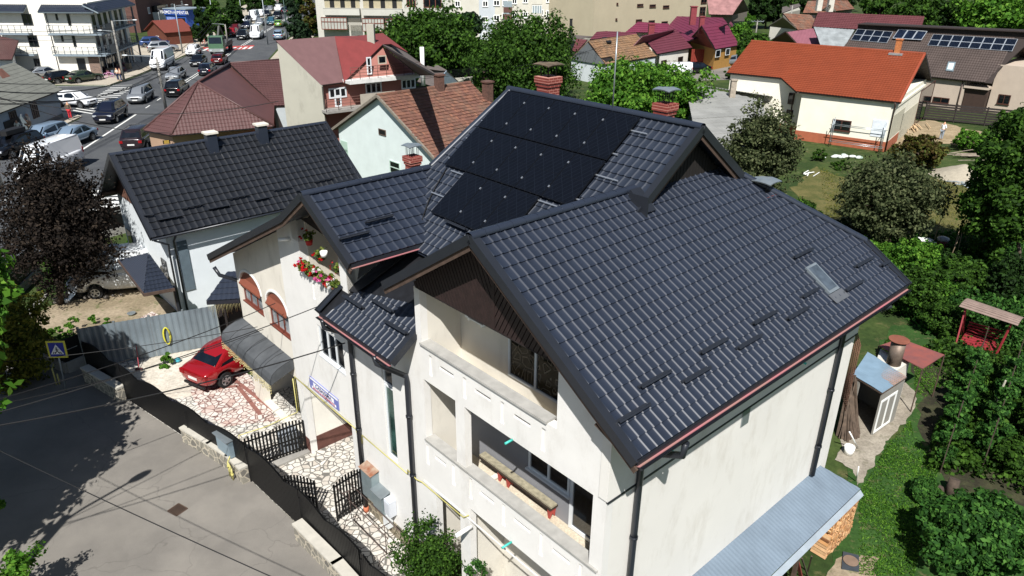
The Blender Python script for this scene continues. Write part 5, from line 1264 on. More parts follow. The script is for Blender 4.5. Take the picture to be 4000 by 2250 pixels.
m=MB(); m.box((0,0,0),(14,LB-2.6,3.5),FB.T); m.box((4,LB-2.7,0),(14,LB+3.2,3.6),FB.T); m.box((1.2,LB-.2,0),(14,LB+3.5,5.2),FB.T); m.build('wall',bw_,BR)
m=MB(); m.slab([FB.T(4,LB+3.4,5.2),FB.T(14,LB+3.4,5.2),FB.T(9,LB+3.4,7.3)],.15); m.build('gable_wall',bw_,BR)
FB.win(ct(1665,970),ct(1815,1045),BR,cols=2,fm=dkb,fr=.08,sill=.08)
F4=Fac(FB.T(1.2,0),FB.T(1.2,5)); F4.win(ct(2325,945),ct(2420,1055),BR,cols=2,fm=dkb,fr=.08,sill=.08)
m=MB(); m.box((.3,LB-2.5,0),(3.9,LB-.3,2.5),FB.T); m.build('entrance_shade',M('entrance_shade_brown','3a2a22',.7),BR)  # solid dark block filling the entrance, its shade put into the colour
m=MB(); m.box((-.1,LB-2.7,2.55),(4,LB-.2,2.8),FB.T); m.build('balcony_slab',bw_,BR)
m=MB(); 
for k in range(12): m.tube([FB.T(-.05,LB-2.6+k*.21,2.8),FB.T(-.05,LB-2.6+k*.21,3.5)],.02,4)
m.tube([FB.T(-.05,LB-2.6,3.5),FB.T(-.05,LB-.2,3.5)],.03,4); m.build('railing',black,BR)
for u in (LB-2.9,): m=MB(); m.tube([FB.T(-.1,u,3.4),FB.T(-.1,u,0)],.06,6); m.build('downspout',M('brown_pipe','4c3a33',.5),BR)
alf=M('panel_silver_frame','b9c0c6',.35,.5)
cellb=NT('blue_solar_cells'); b3=cellb.n('TexBrick'); b3.offset=0; b3.inputs['Scale'].default_value=1; b3.inputs['Brick Width'].default_value=.25; b3.inputs['Row Height'].default_value=.17; b3.inputs['Mortar Size'].default_value=.006
b3.inputs['Color1'].default_value=rgb('0e141f'); b3.inputs['Color2'].default_value=rgb('0c111a'); b3.inputs['Mortar'].default_value=rgb('232c3d'); cellb.l(cellb.tc.outputs['Generated'],b3.inputs[0]); cellb.col(b3.outputs[0]).rg(.15,0,.6); cellb=cellb.m
def pgrid(q,nx,ny,name='solar_panel',inner=cellb,fr=.035,off=.12):
    P=onP(pl,[ct(*c) for c in q],off); n=pl[1]     # bl, br, tr, tl
    for i in range(nx):
        for j in range(ny):
            def L(u,v): return (P[0].lerp(P[1],u)).lerp(P[3].lerp(P[2],u),v)
            c=[L(i/nx,j/ny),L((i+1)/nx,j/ny),L((i+1)/nx,(j+1)/ny),L(i/nx,(j+1)/ny)]; cc=sum(c,Vector())/4; c=[cc+(x-cc)*.985 for x in c]
            m=MB(); m.slab(c,.05,n=n); o=m.build(name,alf,BR)
            ci=[x+(cc-x).normalized()*fr*1.6+n*.004 for x in c]; m=MB(); m.slab(ci,.003,n=n); m.build('cell_sheet',inner,o)
pgrid([(830,402),(1195,432),(1260,318),(900,290)],4,2); pgrid([(1603,455),(2455,515),(2515,392),(1662,342)],8,2)
pgrid([(1250,385),(1545,402),(1605,312),(1315,290)],3,1,'solar_heater_panel',glass('heater_glass','141c2b',.1),.07,.3)
v=onP(pl,[ct(1785,708),ct(1862,718),ct(1890,622),ct(1812,618)],.12); m=MB(); m.slab(v,.12,n=pl[1]); rw=m.build('roof_window',M('grey_window_frame','6e7a80',.4),BR)
cc=sum(v,Vector())/4; m=MB(); m.slab([cc+(x-cc)*.68+pl[1]*.01 for x in v],.01,n=pl[1]); m.build('pane',M('bright_blind','c3d7d6',.25),rw)
# brown horizontal board fence
def fence_run(name,label,pts,h,mat,post=2.4,boards=6,bh=None,group=None,z0=.12,gap=.25,vertical=False,cat='fence'):
    P=[Vector((p[0],p[1],0)) for p in pts]; r_=thing(name,label,cat,tuple(P[0]),group)
    for a,b in zip(P,P[1:]):
        L=(b-a).length; d_=(b-a).normalized(); m=MB()
        if not vertical:
            for k in range(boards):
                z=z0+(h-z0)*(k+.5)/boards; w_=(h-z0)/boards*(1-gap); m.beam(a+UZ*z,b+UZ*z,.03,w_)
        else:
            n=int(L/(vertical)); 
            for k in range(n+1): p=a+d_*k*vertical; m.beam(p+UZ*z0,p+UZ*(h+.02*math.sin(k*2.3)),vertical*(1-gap),.02,d_.cross(UZ))
            for z in (z0+.2,h-.3): m.beam(a+UZ*z,b+UZ*z,.05,.07)
        m.build('board_panel',mat,r_)
        m=MB(); n=max(1,int(L/post))
        for k in range(n+1): p=a+d_*(L*k/n); m.box((p.x-.05,p.y-.05,0),(p.x+.05,p.y+.05,h+.05))
        m.build('post',mat,r_)
    return r_
dkw=M('black_brown_fence','2b2422',.75,var=.25,ns=4)
fence_run('board_fence','dark brown horizontal board fence in front of the beige solar house',[G(*k3(1560,1205)),G(*k3(2490,1300)),G(*k3(2640,1310))],1.9,dkw,boards=7)
fence_run('board_fence','dark board fence section beyond the beige house, right edge of the photo',[G(*k3(2430,1150)),G(*k3(2600,1180))],2.0,dkw,boards=7)
# cement coloured, magenta and red roofs in the middle distance
mag=metal_roof('magenta_tile','6a2c40',.5,.1,.4); mag2=metal_roof('wine_tile','60303a',.5,.1,.4); redr=metal_roof('dark_red_tile','5c3436',.55,.12,.35)
TF=dict(pitch=.42,course=.5,amp=.05,step=.045,P=PROF_S)
def simple(name,label,roofmat,slopes,walls,zw,wmat,ti=TF,extra=None,loc=None,cat='house',clay=None,deckn=True):
    """slopes: list of px+z polygons (first edge eave); walls: px at eave height zw"""
    W_=[G(x,y,zw) for x,y in walls]; c=sum(W_,Vector())/len(W_); r_=thing(name,label,cat,(c.x,c.y,0))
    for k,f in enumerate(slopes):
        P=planar(f,.62); m=MB()
        if clay: clay_tiles(m,P,**clay)
        elif ti: tile_quad(m,P,**ti)
        else: m.slab(P,.05,n=UZ)
        o=m.build('roof' if k==0 else 'roof_slope',roofmat,r_); m=MB(); m.slab([p-UZ*.06 for p in P],.1,n=UZ); m.build('roof_deck',wood_dk,o)
    wprism(r_,'wall',W_,zw,wmat,inset=.06); return r_
def back(r_,e0,e1,r0,r1,mat):
    """mirror the slope e0-e1 / r0-r1 to the other side of the ridge"""
    E0,E1,R0,R1=G(*e0),G(*e1),G(*r0),G(*r1); m=MB(); m.slab([R0,R1,R1+(R1-E1)-2*UZ*(R1.z-E1.z),R0+(R0-E0)-2*UZ*(R0.z-E0.z)],.1,n=UZ); m.build('rear_roof_slope',mat,r_)
    return R1+(R1-E1)-2*UZ*(R1.z-E1.z),R0+(R0-E0)-2*UZ*(R0.z-E0.z)
def px(k,*pts): return [tuple(k(*p[:2]))+tuple(p[2:]) for p in pts]
# old clay tile house with grey gable + wine extension
cl_e0,cl_e1,cl_r1,cl_r0=px(k2,(940,650,2.7),(1455,565,2.7),(1245,350,5.3),(765,412,5.3))
gg=M('grey_shingle_gable','5d6163',.9,var=.15,ns=6)
TG=thing('brown_tile_house','old house with sagging brown clay roof, grey gable and holes in the tiles','house',G(1480,205).to_tuple())
E0,E1,R1_,R0_=[G(*q) for q in (cl_e0,cl_e1,cl_r1,cl_r0)]
m=MB(); clay_tiles(m,[E0,E1,R1_,R0_],tw=.3,th_=.42,jit=.04,hole=[(.3,2.6,.35,1.2)]); ro=m.build('roof',clay_b,TG)
m=MB(); m.slab([E0-UZ*.12,E1-UZ*.12,R1_-UZ*.12,R0_-UZ*.12],.1,n=UZ); m.build('roof_deck',wood_dk,ro)
B0=R0_+(R0_-E0); B0.z=E0.z; B1_=R1_+(R1_-E1); B1_.z=E1.z
gl0=G(*k2(585,590),2.7); B0=Vector((gl0.x,gl0.y,2.7)); m=MB(); m.slab([R0_,R1_,B1_,B0],.1,n=UZ); m.build('rear_roof_slope',clay_b,TG)
m=MB(); m.slab([B0-UZ*.1,E0-UZ*.1,R0_-UZ*.15],.12); m.build('gable_boards',gg,TG)
wprism(TG,'wall',[E0,E1,B1_,B0],2.65,stucco('old_white_plaster','cfd6d8',dirt='84887f',amt=.4),inset=.03)
m=MB(); p,q=G(*k2(905,375),5.35),G(*k2(960,425),5.0); m.slab([p,p+Vector((.7,.6,0)),q+Vector((.7,.6,0)),q],.1,n=UZ); m.build('roof_hatch',black,TG)
WE=simple('white_house_with_wine_roof','low white house with wine red tile roof joined to the brown clay roof','x' and mag2,[px(k2,(1460,545,2.8),(1812,480,2.8),(1640,290,5.4),(1305,365,5.4))],[k2(1480,545),k2(1790,485),(k2(1640,420)),k2(1400,470)],2.75,white_wall)
back(WE,*px(k2,(1460,545,2.8),(1812,480,2.8),(1305,365,5.4),(1640,290,5.4)),mag2)
wF=Fac(G(*k2(1480,548),2.75),G(*k2(1790,488),2.75)); wF.p-=wF.n*.1
for q in ((1500,610,1545,690),(1670,575,1710,655)): wF.win(k2(q[0],q[1]),k2(q[2],q[3]),WE,cols=1,fm=M('dark_brown_frame','3a2c26',.6),fr=.08)
# magenta houses
MA=simple('magenta_roof_house','house with a wide magenta metal tile roof and red chimney','x' and mag,[px(k2,(1540,300,3.4),(1760,420,3.4),(2170,240,6.0),(2120,180,7.0),(1660,165,7.0))],[k2(1560,300),k2(1760,410),k2(2160,300),k2(2000,260)],3.3,stucco('ochre_plaster','b98a3c',amt=.2))
MB_=thing('ochre_house','ochre yellow street house with magenta roof and dark red wooden gable','house',G(*k2(2040,660)).to_tuple())
e_,f2,g2,h2=[G(*q) for q in px(k2,(2045,495,3.1),(2215,470,3.1),(2150,225,6.4),(1905,255,6.4))]
f2=e_+(g2-h2); f2.z=3.1
m=MB(); tile_quad(m,[e_,f2,g2,h2],**TF); ro=m.build('roof',mag,MB_); lft=G(*k2(1765,410),3.1); m=MB(); m.slab([h2,g2,g2+(lft-h2),lft],.1,n=UZ); m.build('roof_slope',mag,MB_); m=MB(); m.slab([e_-UZ*.1,f2-UZ*.1,g2-UZ*.1,h2-UZ*.1],.1,n=UZ); m.build('roof_deck',wood_dk,ro)
m=MB(); nn_=(g2-h2).normalized()*.5; m.slab([e_+nn_-UZ*.15,lft+nn_-UZ*.15,h2+nn_-UZ*.2],.12); m.build('wooden_gable',M('red_brown_gable','6e2f22',.8,var=.15,ns=4),MB_)
wprism(MB_,'wall',[e_,f2,lft+(g2-h2),lft],3.05,M('ochre_wall','a37a3c',.85,var=.1,bump=.1),inset=.07)
oF=Fac(e_,f2); oF.p+=oF.n*.1
for q in ((2050,505,2090,570),(2150,490,2185,550)): oF.win(k2(q[0],q[1]),k2(q[2],q[3]),MB_,cols=1,fr=.08)
gt=thing('red_gate','dark red boarded yard gate between white house and ochre house','gate',G(*k2(1890,680)).to_tuple()); ga,gb_=G(*k2(1790,668)),G(*k2(2000,665)); m=MB(); dd_=(gb_-ga); L=dd_.length; dd_.normalize()
for k in range(int(L/.3)): m.beam(ga+dd_*(k+.5)*.3+UZ*.05,ga+dd_*(k+.5)*.3+UZ*2.6,.27,.04,dd_.cross(UZ))
m.build('gate_leaf',M('oxide_red_gate','7c2b1e',.7,var=.12),gt)
# others
mag_s=simple('small_magenta_roof','small house with pinkish magenta roof before the cream block','x' and mag,[px(k2,(1140,325,4.2),(1560,330,4.2),(1580,240,6.0),(1265,222,6.0))],[k2(1160,325),k2(1540,330),k2(1560,280),k2(1250,270)],4.1,cwl)
dr_s=simple('wine_roof_house','wine red tiled house behind the brown clay roof','x' and mag2,[px(k2,(780,400,4.0),(1260,345,4.2),(1240,330,5.2),(960,315,5.6),(850,322,5.6))],[k2(780,400),k2(1200,350),k2(1240,330),k2(850,350)],3.8,cwl)
dr_t=simple('red_roof_outbuilding','low outbuilding with a red roof slope beside the grey gable','x' and redr,[px(k2,(600,518,2.4),(650,520,2.4),(760,400,4.2),(650,392,4.2))],[k2(610,518),k2(660,520),k2(740,430),k2(650,440)],2.3,gg)
gy_s=simple('grey_roof_shed','grey roofed shed with a dark chimney between the trees','x' and gs,[px(k2,(530,450,2.6),(700,390,2.6),(820,365,4.0),(600,350,4.0))],[k2(540,440),k2(700,395),k2(800,380),k2(600,390)],2.5,greyp,ti=None)
p=G(*k2(585,450)); hchim(ID,p.x,p.y,2,4.6,.5,gy_s,black)
def chims(root,lst):
    for k,(x,y,z,h,w_,mt) in enumerate(lst):
        p=G(x,y,z); hchim(ID,p.x,p.y,z-1.2,z+h,w_,root,mt)
redm=M('dark_red_chimney','7c3238',.8,var=.2)
chims(MA,[(*k2(1820,170),6.9,1.5,.9,redm)]); chims(MB_,[(*k2(1905,255),6.2,1.2,.7,redm)]); chims(mag_s,[(*k2(1398,325),4.6,1.2,.9,redm)])
# top right group
t1=simple('dark_red_long_roof_house','long house with dark red tile roof behind the brown solar house','x' and redr,[px(k3,(448,268,4.0),(1530,330,4.0),(1575,165,8.0),(505,122,8.0))],[k3(460,270),k3(1520,325),k3(1570,240),k3(520,190)],3.9,cwl)
t2=simple('pink_metal_roof_house','house with faded pink sheet roof','x' and metal_roof('faded_pink_sheet','80505a',.6,.15,.3),[px(k3,(285,440,3.2),(530,455,3.2),(455,285,6.0),(180,325,6.0))],[k3(30,415),k3(285,440),k3(520,450),k3(440,330)],3.1,gg,ti=dict(pitch=.5,course=4,amp=.03,step=.01,P=PROF_S))
m=MB(); m.slab([G(*q) for q in px(k3,(20,415,3.2),(285,440,3.2),(178,325,6.0))],.2); m.build('gable',oldb,t2)
t3=simple('patched_grey_roof_house','house with patched grey sheet roof','x' and metal_roof('patched_grey_sheet','868b8c',.7,.25,.3,lich='a2605a',ns=1),[px(k3,(530,465,3.4),(770,470,3.4),(870,300,6.0),(460,272,6.0))],[k3(540,455),k3(760,460),k3(850,340),k3(480,310)],3.2,gg,ti=dict(pitch=.5,course=2.2,amp=.05,step=.02,P=PROF_S))
t4=simple('old_orange_tile_house','old house with mottled orange clay roof and plank gable','x' and clay_o,[px(k3,(300,300,3.4),(445,290,3.4),(480,150,6.6),(150,135,6.6)),],[k3(10,265),k3(290,300),k3(430,290),k3(150,200)],3.2,white_wall,clay=dict(tw=.5,th_=.5))
m=MB(); m.slab([G(*q) for q in px(k3,(5,265,3.3),(295,300,3.3),(150,175,6.0))],.2); m.build('gable',greyw,t4)
t5=simple('twin_gabled_tile_house','old clay tiled house with small dormer, upper right','x' and clay_o,[px(k3,(350,130,4.5),(500,130,4.5),(560,0,8.5),(400,10,8.5)),px(k3,(500,130,4.5),(870,90,4.5),(800,5,8.5),(560,0,8.5))],[k3(360,130),k3(860,100),k3(800,50),k3(420,60)],4.3,greyw,clay=dict(tw=.6,th_=.55))
m=MB(); m.slab([G(*q) for q in px(k3,(540,112,5.3),(680,118,5.3),(620,62,7.4))],.3); m.build('dormer',greyw,t5)
chims(t5,[(*k3(628,50),7.4,1.2,1.0,M('pale_chimney','b9b5ab',.8)),(*k3(515,45),7,1.2,1.0,M('pale_chimney','b9b5ab',.8))])
t6=simple('grey_plank_house','grey house with a dark eave at the wooded slope','x' and gs,[px(k3,(140,130,4.6),(330,60,4.6),(310,35,6.2),(145,70,6.2))],[k3(150,140),k3(330,100),k3(310,60),k3(150,80)],4.4,greyp,ti=None)
t7=simple('weathered_pink_roof_house','house with weathered pink sheet roof behind the cream block','x' and metal_roof('weathered_pink_sheet','8f6a68',.8,.25,.2,lich='9c9c98'),[px(k2,(1980,145,5.0),(2220,150,5.0),(2330,-10,9.5),(1960,-20,9.5))],[k2(1990,150),k2(2220,155),k2(2380,110),k2(2150,60)],4.8,greyw,ti=dict(pitch=.6,course=2.6,amp=.04,step=.02,P=PROF_S))
m=MB(); m.slab([G(*q) for q in px(k2,(2225,150,5.0),(2385,110,5.0),(2330,-5,9.3))],.2); m.build('gable',wood_dk,t7)
t8=simple('right_edge_magenta_annex','low magenta roofed annex right of the small magenta house','x' and mag,[px(k2,(2180,235,4.0),(2240,300,4.0),(2260,290,4.2),(2200,215,4.6))],[k2(2180,240),k2(2240,300),k2(2290,280),k2(2210,230)],3.8,cwl,ti=None)
for k_,(a_,b_) in enumerate(((2440,110),)):
    pass
# wood shed by the trees
ws=thing('tall_plank_shed','tall shed of dark weathered planks among the green trees','shed',G(1205,213).to_tuple()); pa,pb=G(*k1(2130,860)),G(*k1(2350,848)); dd_=(pb-pa).normalized(); nn_=Vector((-dd_.y,dd_.x,0)); nn_=nn_ if nn_.y>0 else -nn_; L=(pb-pa).length; m=MB()
n=18
for k in range(n): 
    z=3.2+.2*rnd.random(); m.box((k*L/n+.01,0,.1),((k+1)*L/n-.01,.05,z),lambda x,y,z:pa+dd_*x+nn_*y+UZ*z)
m.build('plank_front',M('weathered_planks','5a4a40',.9,var=.35,ns=6),ws); m=MB(); m.box((0,.06,0),(L,2.4,3.15),lambda x,y,z:pa+dd_*x+nn_*y+UZ*z); m.build('plank_sides',wood_dk,ws)
m=MB(); m.box((-.1,-.2,3.2),(L+.1,2.6,3.3),lambda x,y,z:pa+dd_*x+nn_*y+UZ*z); m.build('roof',gs,ws); m=MB(); m.beam(pb+dd_*.6,pb+dd_*.3+UZ*3.8,.2,.2); m.build('prop_post',wood_dk,ws)

# apartment blocks along the top
def block(name,label,p0,p1,depth,h,mat,wins,frm=None,loc=None,gm=None):
    F=Fac(p0,p1); L=(Vector((p1[0],p1[1],0))-F.p).length; c=F.T(depth/2,L/2); r_=thing(name,label,'apartment block',(c.x,c.y,0)); m=MB(); m.box((0,0,0),(depth,L,h),F.T); m.build('wall',mat,r_)
    for q in wins: F.win(q[0:2],q[2:4],r_,cols=q[4] if len(q)>4 else 2,fm=frm or white_paint,fr=.13,gm=gm,sill=.1,d=-.07)
    F.L=L; return r_,F
cremw=stucco('apartment_cream','c6c2b6',dirt='9a927c',amt=.25,ns=.5); apw=stucco('apartment_grey_white','bcbab1',dirt='98958a',amt=.35,ns=.4)
w=[(*k1(x,y),*k1(x+62,y+58),2) for x in (2388,) for y in (0,150,300)]+[(*k1(x,y),*k1(x+55,y+60),2) for x in (2278,2000) for y in (8,165,318)]+[(*k2(x,y),*k2(x+50,y+60),2) for x,y in ((0,130),(0,-20),(110,-30),(345,-35),(440,95),(345,105),(110,120),(205,95),(215,-25),(530,65),(440,-40),(530,-50),(670,72),(265,95),(-100,130),(-95,0))]
sheet('far_street',[G(*q)[:2] for q in ((1690,205),(1870,200),(1860,150),(1800,150),(1740,172),(1660,190))],.02,side_road)
A2,F_2=block('middle_apartment_block','pale yellow and grey four storey apartment block with white windows, top centre',G(1137,100),G(1500,104),16,13,cremw,[q for q in w if True])
m=MB()
for xa,xb in ((1205,1245),(1400,1418)):
    u0=F_2.uz(xa,50)[0]; u1=F_2.uz(xb,50)[0]; m.box((-.03,u0,0),(0,u1,13),F_2.T)
m.build('grey_band',stucco('grey_render','b9bec2',amt=.1),A2)
for q in ((2500,60),(2500,130),(2500,200)):
    (u0,z0)=F_2.uz(*k1(2490,q[1]+30)); (u1,z1)=F_2.uz(*k1(2575,q[1]+30)); m=MB(); m.box((-.9,u0,z0-.6),(0,u1,z0+.4),F_2.T); o=m.build('balcony',M('balcony_brown_panel','5b3c34',.6),A2); m=MB(); m.box((-.85,u0,z0+.4),(-.8,u1,z0+1.5),F_2.T); m.build('balcony_glazing',M('balcony_glass','8f9ba0',.2),o)
for (x,y) in ((205,180),(205,35),(755,130),(755,0)):
    (u0,z0)=F_2.uz(*k2(x-5,y)); (u1,z1)=F_2.uz(*k2(x+95,y)); m=MB(); m.box((-.8,u0,z0-.15),(0,u1,z0+.9+(.0)),F_2.T); o=m.build('bay_balcony',cremw,A2); 
    m=MB(); 
    m.box((-.78,u0+.05,z0+.95),(-.72,u1-.05,z0+2.3),F_2.T); m.build('bay_glazing',M('balcony_glass','8f9ba0',.2),o)
    m=MB()
    for k in range(5): m.box((-.82,u0+.02+(u1-u0-.14)*k/4,z0+.9),(-.78,u0+.12+(u1-u0-.14)*k/4,z0+2.35),F_2.T)
    m.box((-.82,u0,z0+2.3),(0,u1,z0+2.42),F_2.T); m.build('bay_frame',white_paint,o)
A1_,F_1=block('left_apartment_block','cream apartment block with long loggias and brown glazed balconies, top left of centre',G(802,96),G(1137,99),15,13,apw,[])
def loggia(x0,y0,x1,y1,open_,nm='loggia',mat=None):
    (u0,z1),(u1,z0)=F_1.uz(*k1(x0,y0)),F_1.uz(*k1(x1,y1))
    if open_:
        m=MB(); m.box((-.03,u0,z0),(0,u1,z1),F_1.T); o=m.build(nm,M('loggia_inner_plaster','a39a80',.9,var=.1),A1_)
        m=MB()
        for k in range(3): uu_=u0+(u1-u0)*(.15+.3*k); m.box((-.06,uu_,z0),(-.03,uu_+.9,z0+1.9),F_1.T)
        m.build('loggia_door',black,o)
        m=MB(); m.box((-1.2,u0-.1,z0-1.3),(0,u1+.1,z0-.05),F_1.T); m.box((-1.25,u0-.1,z0-.05),(-1.1,u1+.1,z0+.05),F_1.T); m.build('loggia_parapet',apw,A1_)
        m=MB(); m.box((-1.2,u0-.1,z1+.1),(0,u1+.1,z1+.4),F_1.T); m.build('loggia_slab',apw,A1_)
    else:
        m=MB(); m.box((-1.2,u0,z0),(0,u1,z1),F_1.T); o=m.build('glazed_balcony',M('curtained_glazing','a9aaa2',.3,var=.15,ns=.8),A1_)
        m=MB(); n=max(3,int((u1-u0)/.6))
        for k in range(n+1): m.box((-1.27,u0+(u1-u0)*k/n-.05,z0),(-1.2,u0+(u1-u0)*k/n+.05,z1),F_1.T)
        for z in (z0,z1,(z0+z1)/2+.3): m.box((-1.265,u0,z-.07),(-1.2,u1,z+.07),F_1.T)
        m.build('balcony_frame',brf,o)
loggia(680,-60,1045,80,True); loggia(1070,-60,1470,85,True); loggia(668,170,930,290,False); loggia(1078,180,1300,310,False); loggia(1310,185,1470,280,False)
(u0,z1),(u1,z0)=F_1.uz(*k1(940,175)),F_1.uz(*k1(1070,300)); m=MB()
for k in range(14): m.box((-1.22,u0,z0+(z1-z0)*k/14),(-1.16,u1,z0+(z1-z0)*k/14+.06),F_1.T)
m.build('slatted_screen',greyw,A1_)
for q in ((1510,-40,1608,70),(1680,-40,1868,78)): F_1.win(k1(q[0],q[1]),k1(q[2],q[3]),A1_,cols=3,fm=brf,fr=.13)
A3,F_3=block('windowless_cream_block','long plain cream block with a few slit windows','x' and G(1490,118),G(1770,92),14,11,stucco('sand_block','b3a890',dirt='9b8f76',amt=.15,ns=.4),[(*k2(x,y),*k2(x+60,y+24),1) for x,y in ((1258,40),(1383,46),(1518,55),(1245,196),(1373,206),(1503,216))]+[(*k2(x,y),*k2(x+16,y+20),1) for x,y in ((1050,28),(1040,184))]+[(*k2(x,y),*k2(x+50,y+70),2) for x,y in ((1890,70),(1905,-40))],frm=dkb)
# brick block, blue shop and kiosk along the road, top left
brw=M('dark_red_brick_render','5a3f38',.9,var=.2,ns=2); p0=G(*k0(1440,330)); 
A4,F_4=block('brick_apartment_block','brown brick apartment block with white framed balconies behind the corner block',G(*k0(1420,330)),G(*k0(1960,190)),12,13,brw,[(*k0(x,y),*k0(x+w_,y+h_),2) for x,y,w_,h_ in ((1480,75,30,60),(1660,50,32,60),(1715,40,32,60),(1515,215,22,60),(1560,205,22,60),(1815,10,20,30),(1755,110,20,30),(1780,105,20,30))])
(u0,z1),(u1,z0)=F_4.uz(*k0(1520,60)),F_4.uz(*k0(1640,190)); m=MB(); m.box((-1.3,u0,z0),(0,u1,z1-1.3),F_4.T); o=m.build('balcony',M('balcony_off_white','c5cacb',.6,var=.1),A4); m=MB(); m.box((-1.2,u0+.1,z1-1.3),(0,u1-.1,z1),F_4.T); m.build('balcony_glazing',gl,o)
SH=thing('blue_shop','blue fronted grocery shop with a sign over its awning','shop',G(*k0(1790,310)).to_tuple()); FS=Fac(G(*k0(1690,300)),G(*k0(1890,310))); m=MB(); u1=FS.uz(*k0(1890,300))[0]; m.box((0,0,0),(6,u1,4.2),FS.T); m.build('shop_front',M('shop_blue','2c4f9a',.5,var=.08),SH)
m=MB(); m.box((-.25,-.1,3.1),(0,u1+.3,4.3),FS.T); o=m.build('sign_board',M('shop_sign_blue','1d3f86',.5),SH); text('MAGAZIN ALIMENTAR',.95,FS.T(-.27,u1/2,3.7),FS.u if FS.u.x>0 else -FS.u,UZ,tw,o,sx=.8)
m=MB(); m.box((-.04,u1*.6,0),(-.01,u1*.95,2.6),FS.T); m.build('shop_door',black,SH)
m=MB(); m.box((-.3,-.3,4.3),(6,u1+.5,4.5),FS.T); m.build('roof',slm,SH)
m=MB(); m.box((-.05,.3,.3),(-.01,u1*.45,2.7),FS.T); m.build('shop_window',M('pale_shop_poster','7f93c4',.4,var=.4,ns=1.5),SH)
Ki=thing('red_roofed_kiosk','brown wooden kiosk with a red gable roof by the pavement','kiosk',G(*k0(1610,460)).to_tuple())
ki0,ki1=G(*k0(1500,430)),G(*k0(1690,460)); FK=Fac(ki0,ki1); Lk=(ki1-ki0).length; m=MB(); m.box((0,0,0),(5,Lk,2.4),FK.T); m.build('wall',M('red_brown_planks','5f3222',.8,var=.15,ns=3),Ki)
m=MB(); a_,b_,c_,d_=FK.T(-.4,-.4,2.3),FK.T(-.4,Lk+.4,2.3),FK.T(5.4,Lk+.4,2.3),FK.T(5.4,-.4,2.3); r0_,r1_=FK.T(-.4,Lk*.5,4.2),FK.T(5.4,Lk*.5,4.2)
m.slab([a_,r0_,r1_,d_],.1,n=UZ); m.slab([b_,r0_,r1_,c_],.1,n=UZ); m.build('roof',M('red_felt','6e3328',.8,var=.1),Ki); m=MB(); m.slab([FK.T(0,0,2.4),FK.T(0,Lk,2.4),FK.T(0,Lk*.5,4.1)],.1); m.build('gable',M('red_brown_planks','5f3222',.8),Ki)
m=MB(); m.box((-.04,Lk*.45,.9),(-.01,Lk*.6,1.5),FK.T); m.build('notice',white_paint,Ki)
# brick wall building at the extreme left
LL=thing('left_brick_building','old brick building behind the balcony block, left edge of photo','house',G(*k0(20,420)).to_tuple()); FL_=Fac(G(-10,100),G(48,100)); m=MB(); m.box((0,-9,0),(8,0,9),lambda d,u,z:FL_.T(d,u+5,z)); m.build('wall',M('old_brick_wall','83503d',.9,var=.2,ns=1),LL); m=MB(); m.slab([FL_.T(-.4,-5,9),FL_.T(-.4,6,9),FL_.T(8,6,9.6),FL_.T(8,-5,9.6)],.15,n=UZ); m.build('roof',bt_m,LL)
# ------------------------------------------------------------ vegetation
rs=np.random.RandomState(11)
def leafmat(name,cols,trans=.35,rough=.72):
    t=NT(name); g=t.n('NewGeometry'); a=t.ramp(g.outputs['Random Per Island'],[(i/(len(cols)-1),sc_(rgb(c),.85)) for i,c in enumerate(cols)])
    t.col(a).rg(rough,0,.18)
    tr=t.n('BsdfTranslucent'); t.l(a,tr.inputs[0]); mx=t.n('MixShader'); mx.inputs[0].default_value=trans
    out=t.t.nodes['Material Output']; t.l(t.b.outputs[0],mx.inputs[1]); t.l(tr.outputs[0],mx.inputs[2]); t.l(mx.outputs[0],out.inputs[0]); return t.m
LM=dict(green=leafmat('green_leaves',('20380f','2f4d16','3d5f1c','557a2a')),bright=leafmat('bright_green_leaves',('2f5216','43701f','5a8a2a','7aa53c')),
 dark=leafmat('dark_green_leaves',('15260f','1f3514','2a451a','36551f')),olive=leafmat('grey_green_leaves',('333c24','444f30','5a6340','767c56')),
 purple=leafmat('purple_brown_leaves',('14110e','1f1a17','2c2520','3d342b'),.15,.95),yel=leafmat('yellow_green_leaves',('3a4a18','5a6422','7a7c2c','8f8a3a')),
 vine=leafmat('vine_leaves',('1f3d14','2d5520','3f6c2a','5c8a3a')),conif=leafmat('conifer_needles',('111f12','1a2d1a','253b20','30482a'),.1),
 rust=leafmat('rusty_green_leaves',('3a2e18','55451f','4a5a22','6e6a30')))
bark=M('bark','4a3e34',.9,var=.3,ns=8,bump=.4)
def leaves(C_,Rv,n,leaf,K=None,spread=.30,shell=.55,flat=.35,cl=None,droop=0):
    """n leaf quads in clumps inside an ellipsoid"""
    C_=np.array(C_,float); Rv=np.array(Rv,float); K=K or max(8,int(n/55))
    d=rs.normal(size=(K,3)); d/=np.linalg.norm(d,axis=1)[:,None]; rad=(shell+(1-shell)*rs.rand(K))**.8
    az_=np.arctan2(d[:,1],d[:,0]); ph=rs.rand(4)*6.3; rad*=1+.10*rs.normal(size=K)+.13*np.sin(3*az_+ph[0]+2*d[:,2])+.09*np.sin(5*az_+ph[1])+.08*np.sin(4*d[:,2]+ph[2]); cc=C_+d*rad[:,None]*Rv
    cs=spread*(.6+.8*rs.rand(K)); idx=rs.randint(0,K,n)
    o=rs.normal(size=(n,3)); ol=np.linalg.norm(o,axis=1)[:,None]; o=o/ol*(rs.rand(n,1)**.45)
    P=cc[idx]+o*cs[idx][:,None]*Rv.min()*np.array([1,1,.75])
    nrm=o*.8+(P-C_)/Rv*.35+rs.normal(size=(n,3))*.75+np.array([0,0,flat]); nrm/=np.linalg.norm(nrm,axis=1)[:,None]
    return P,nrm,cc
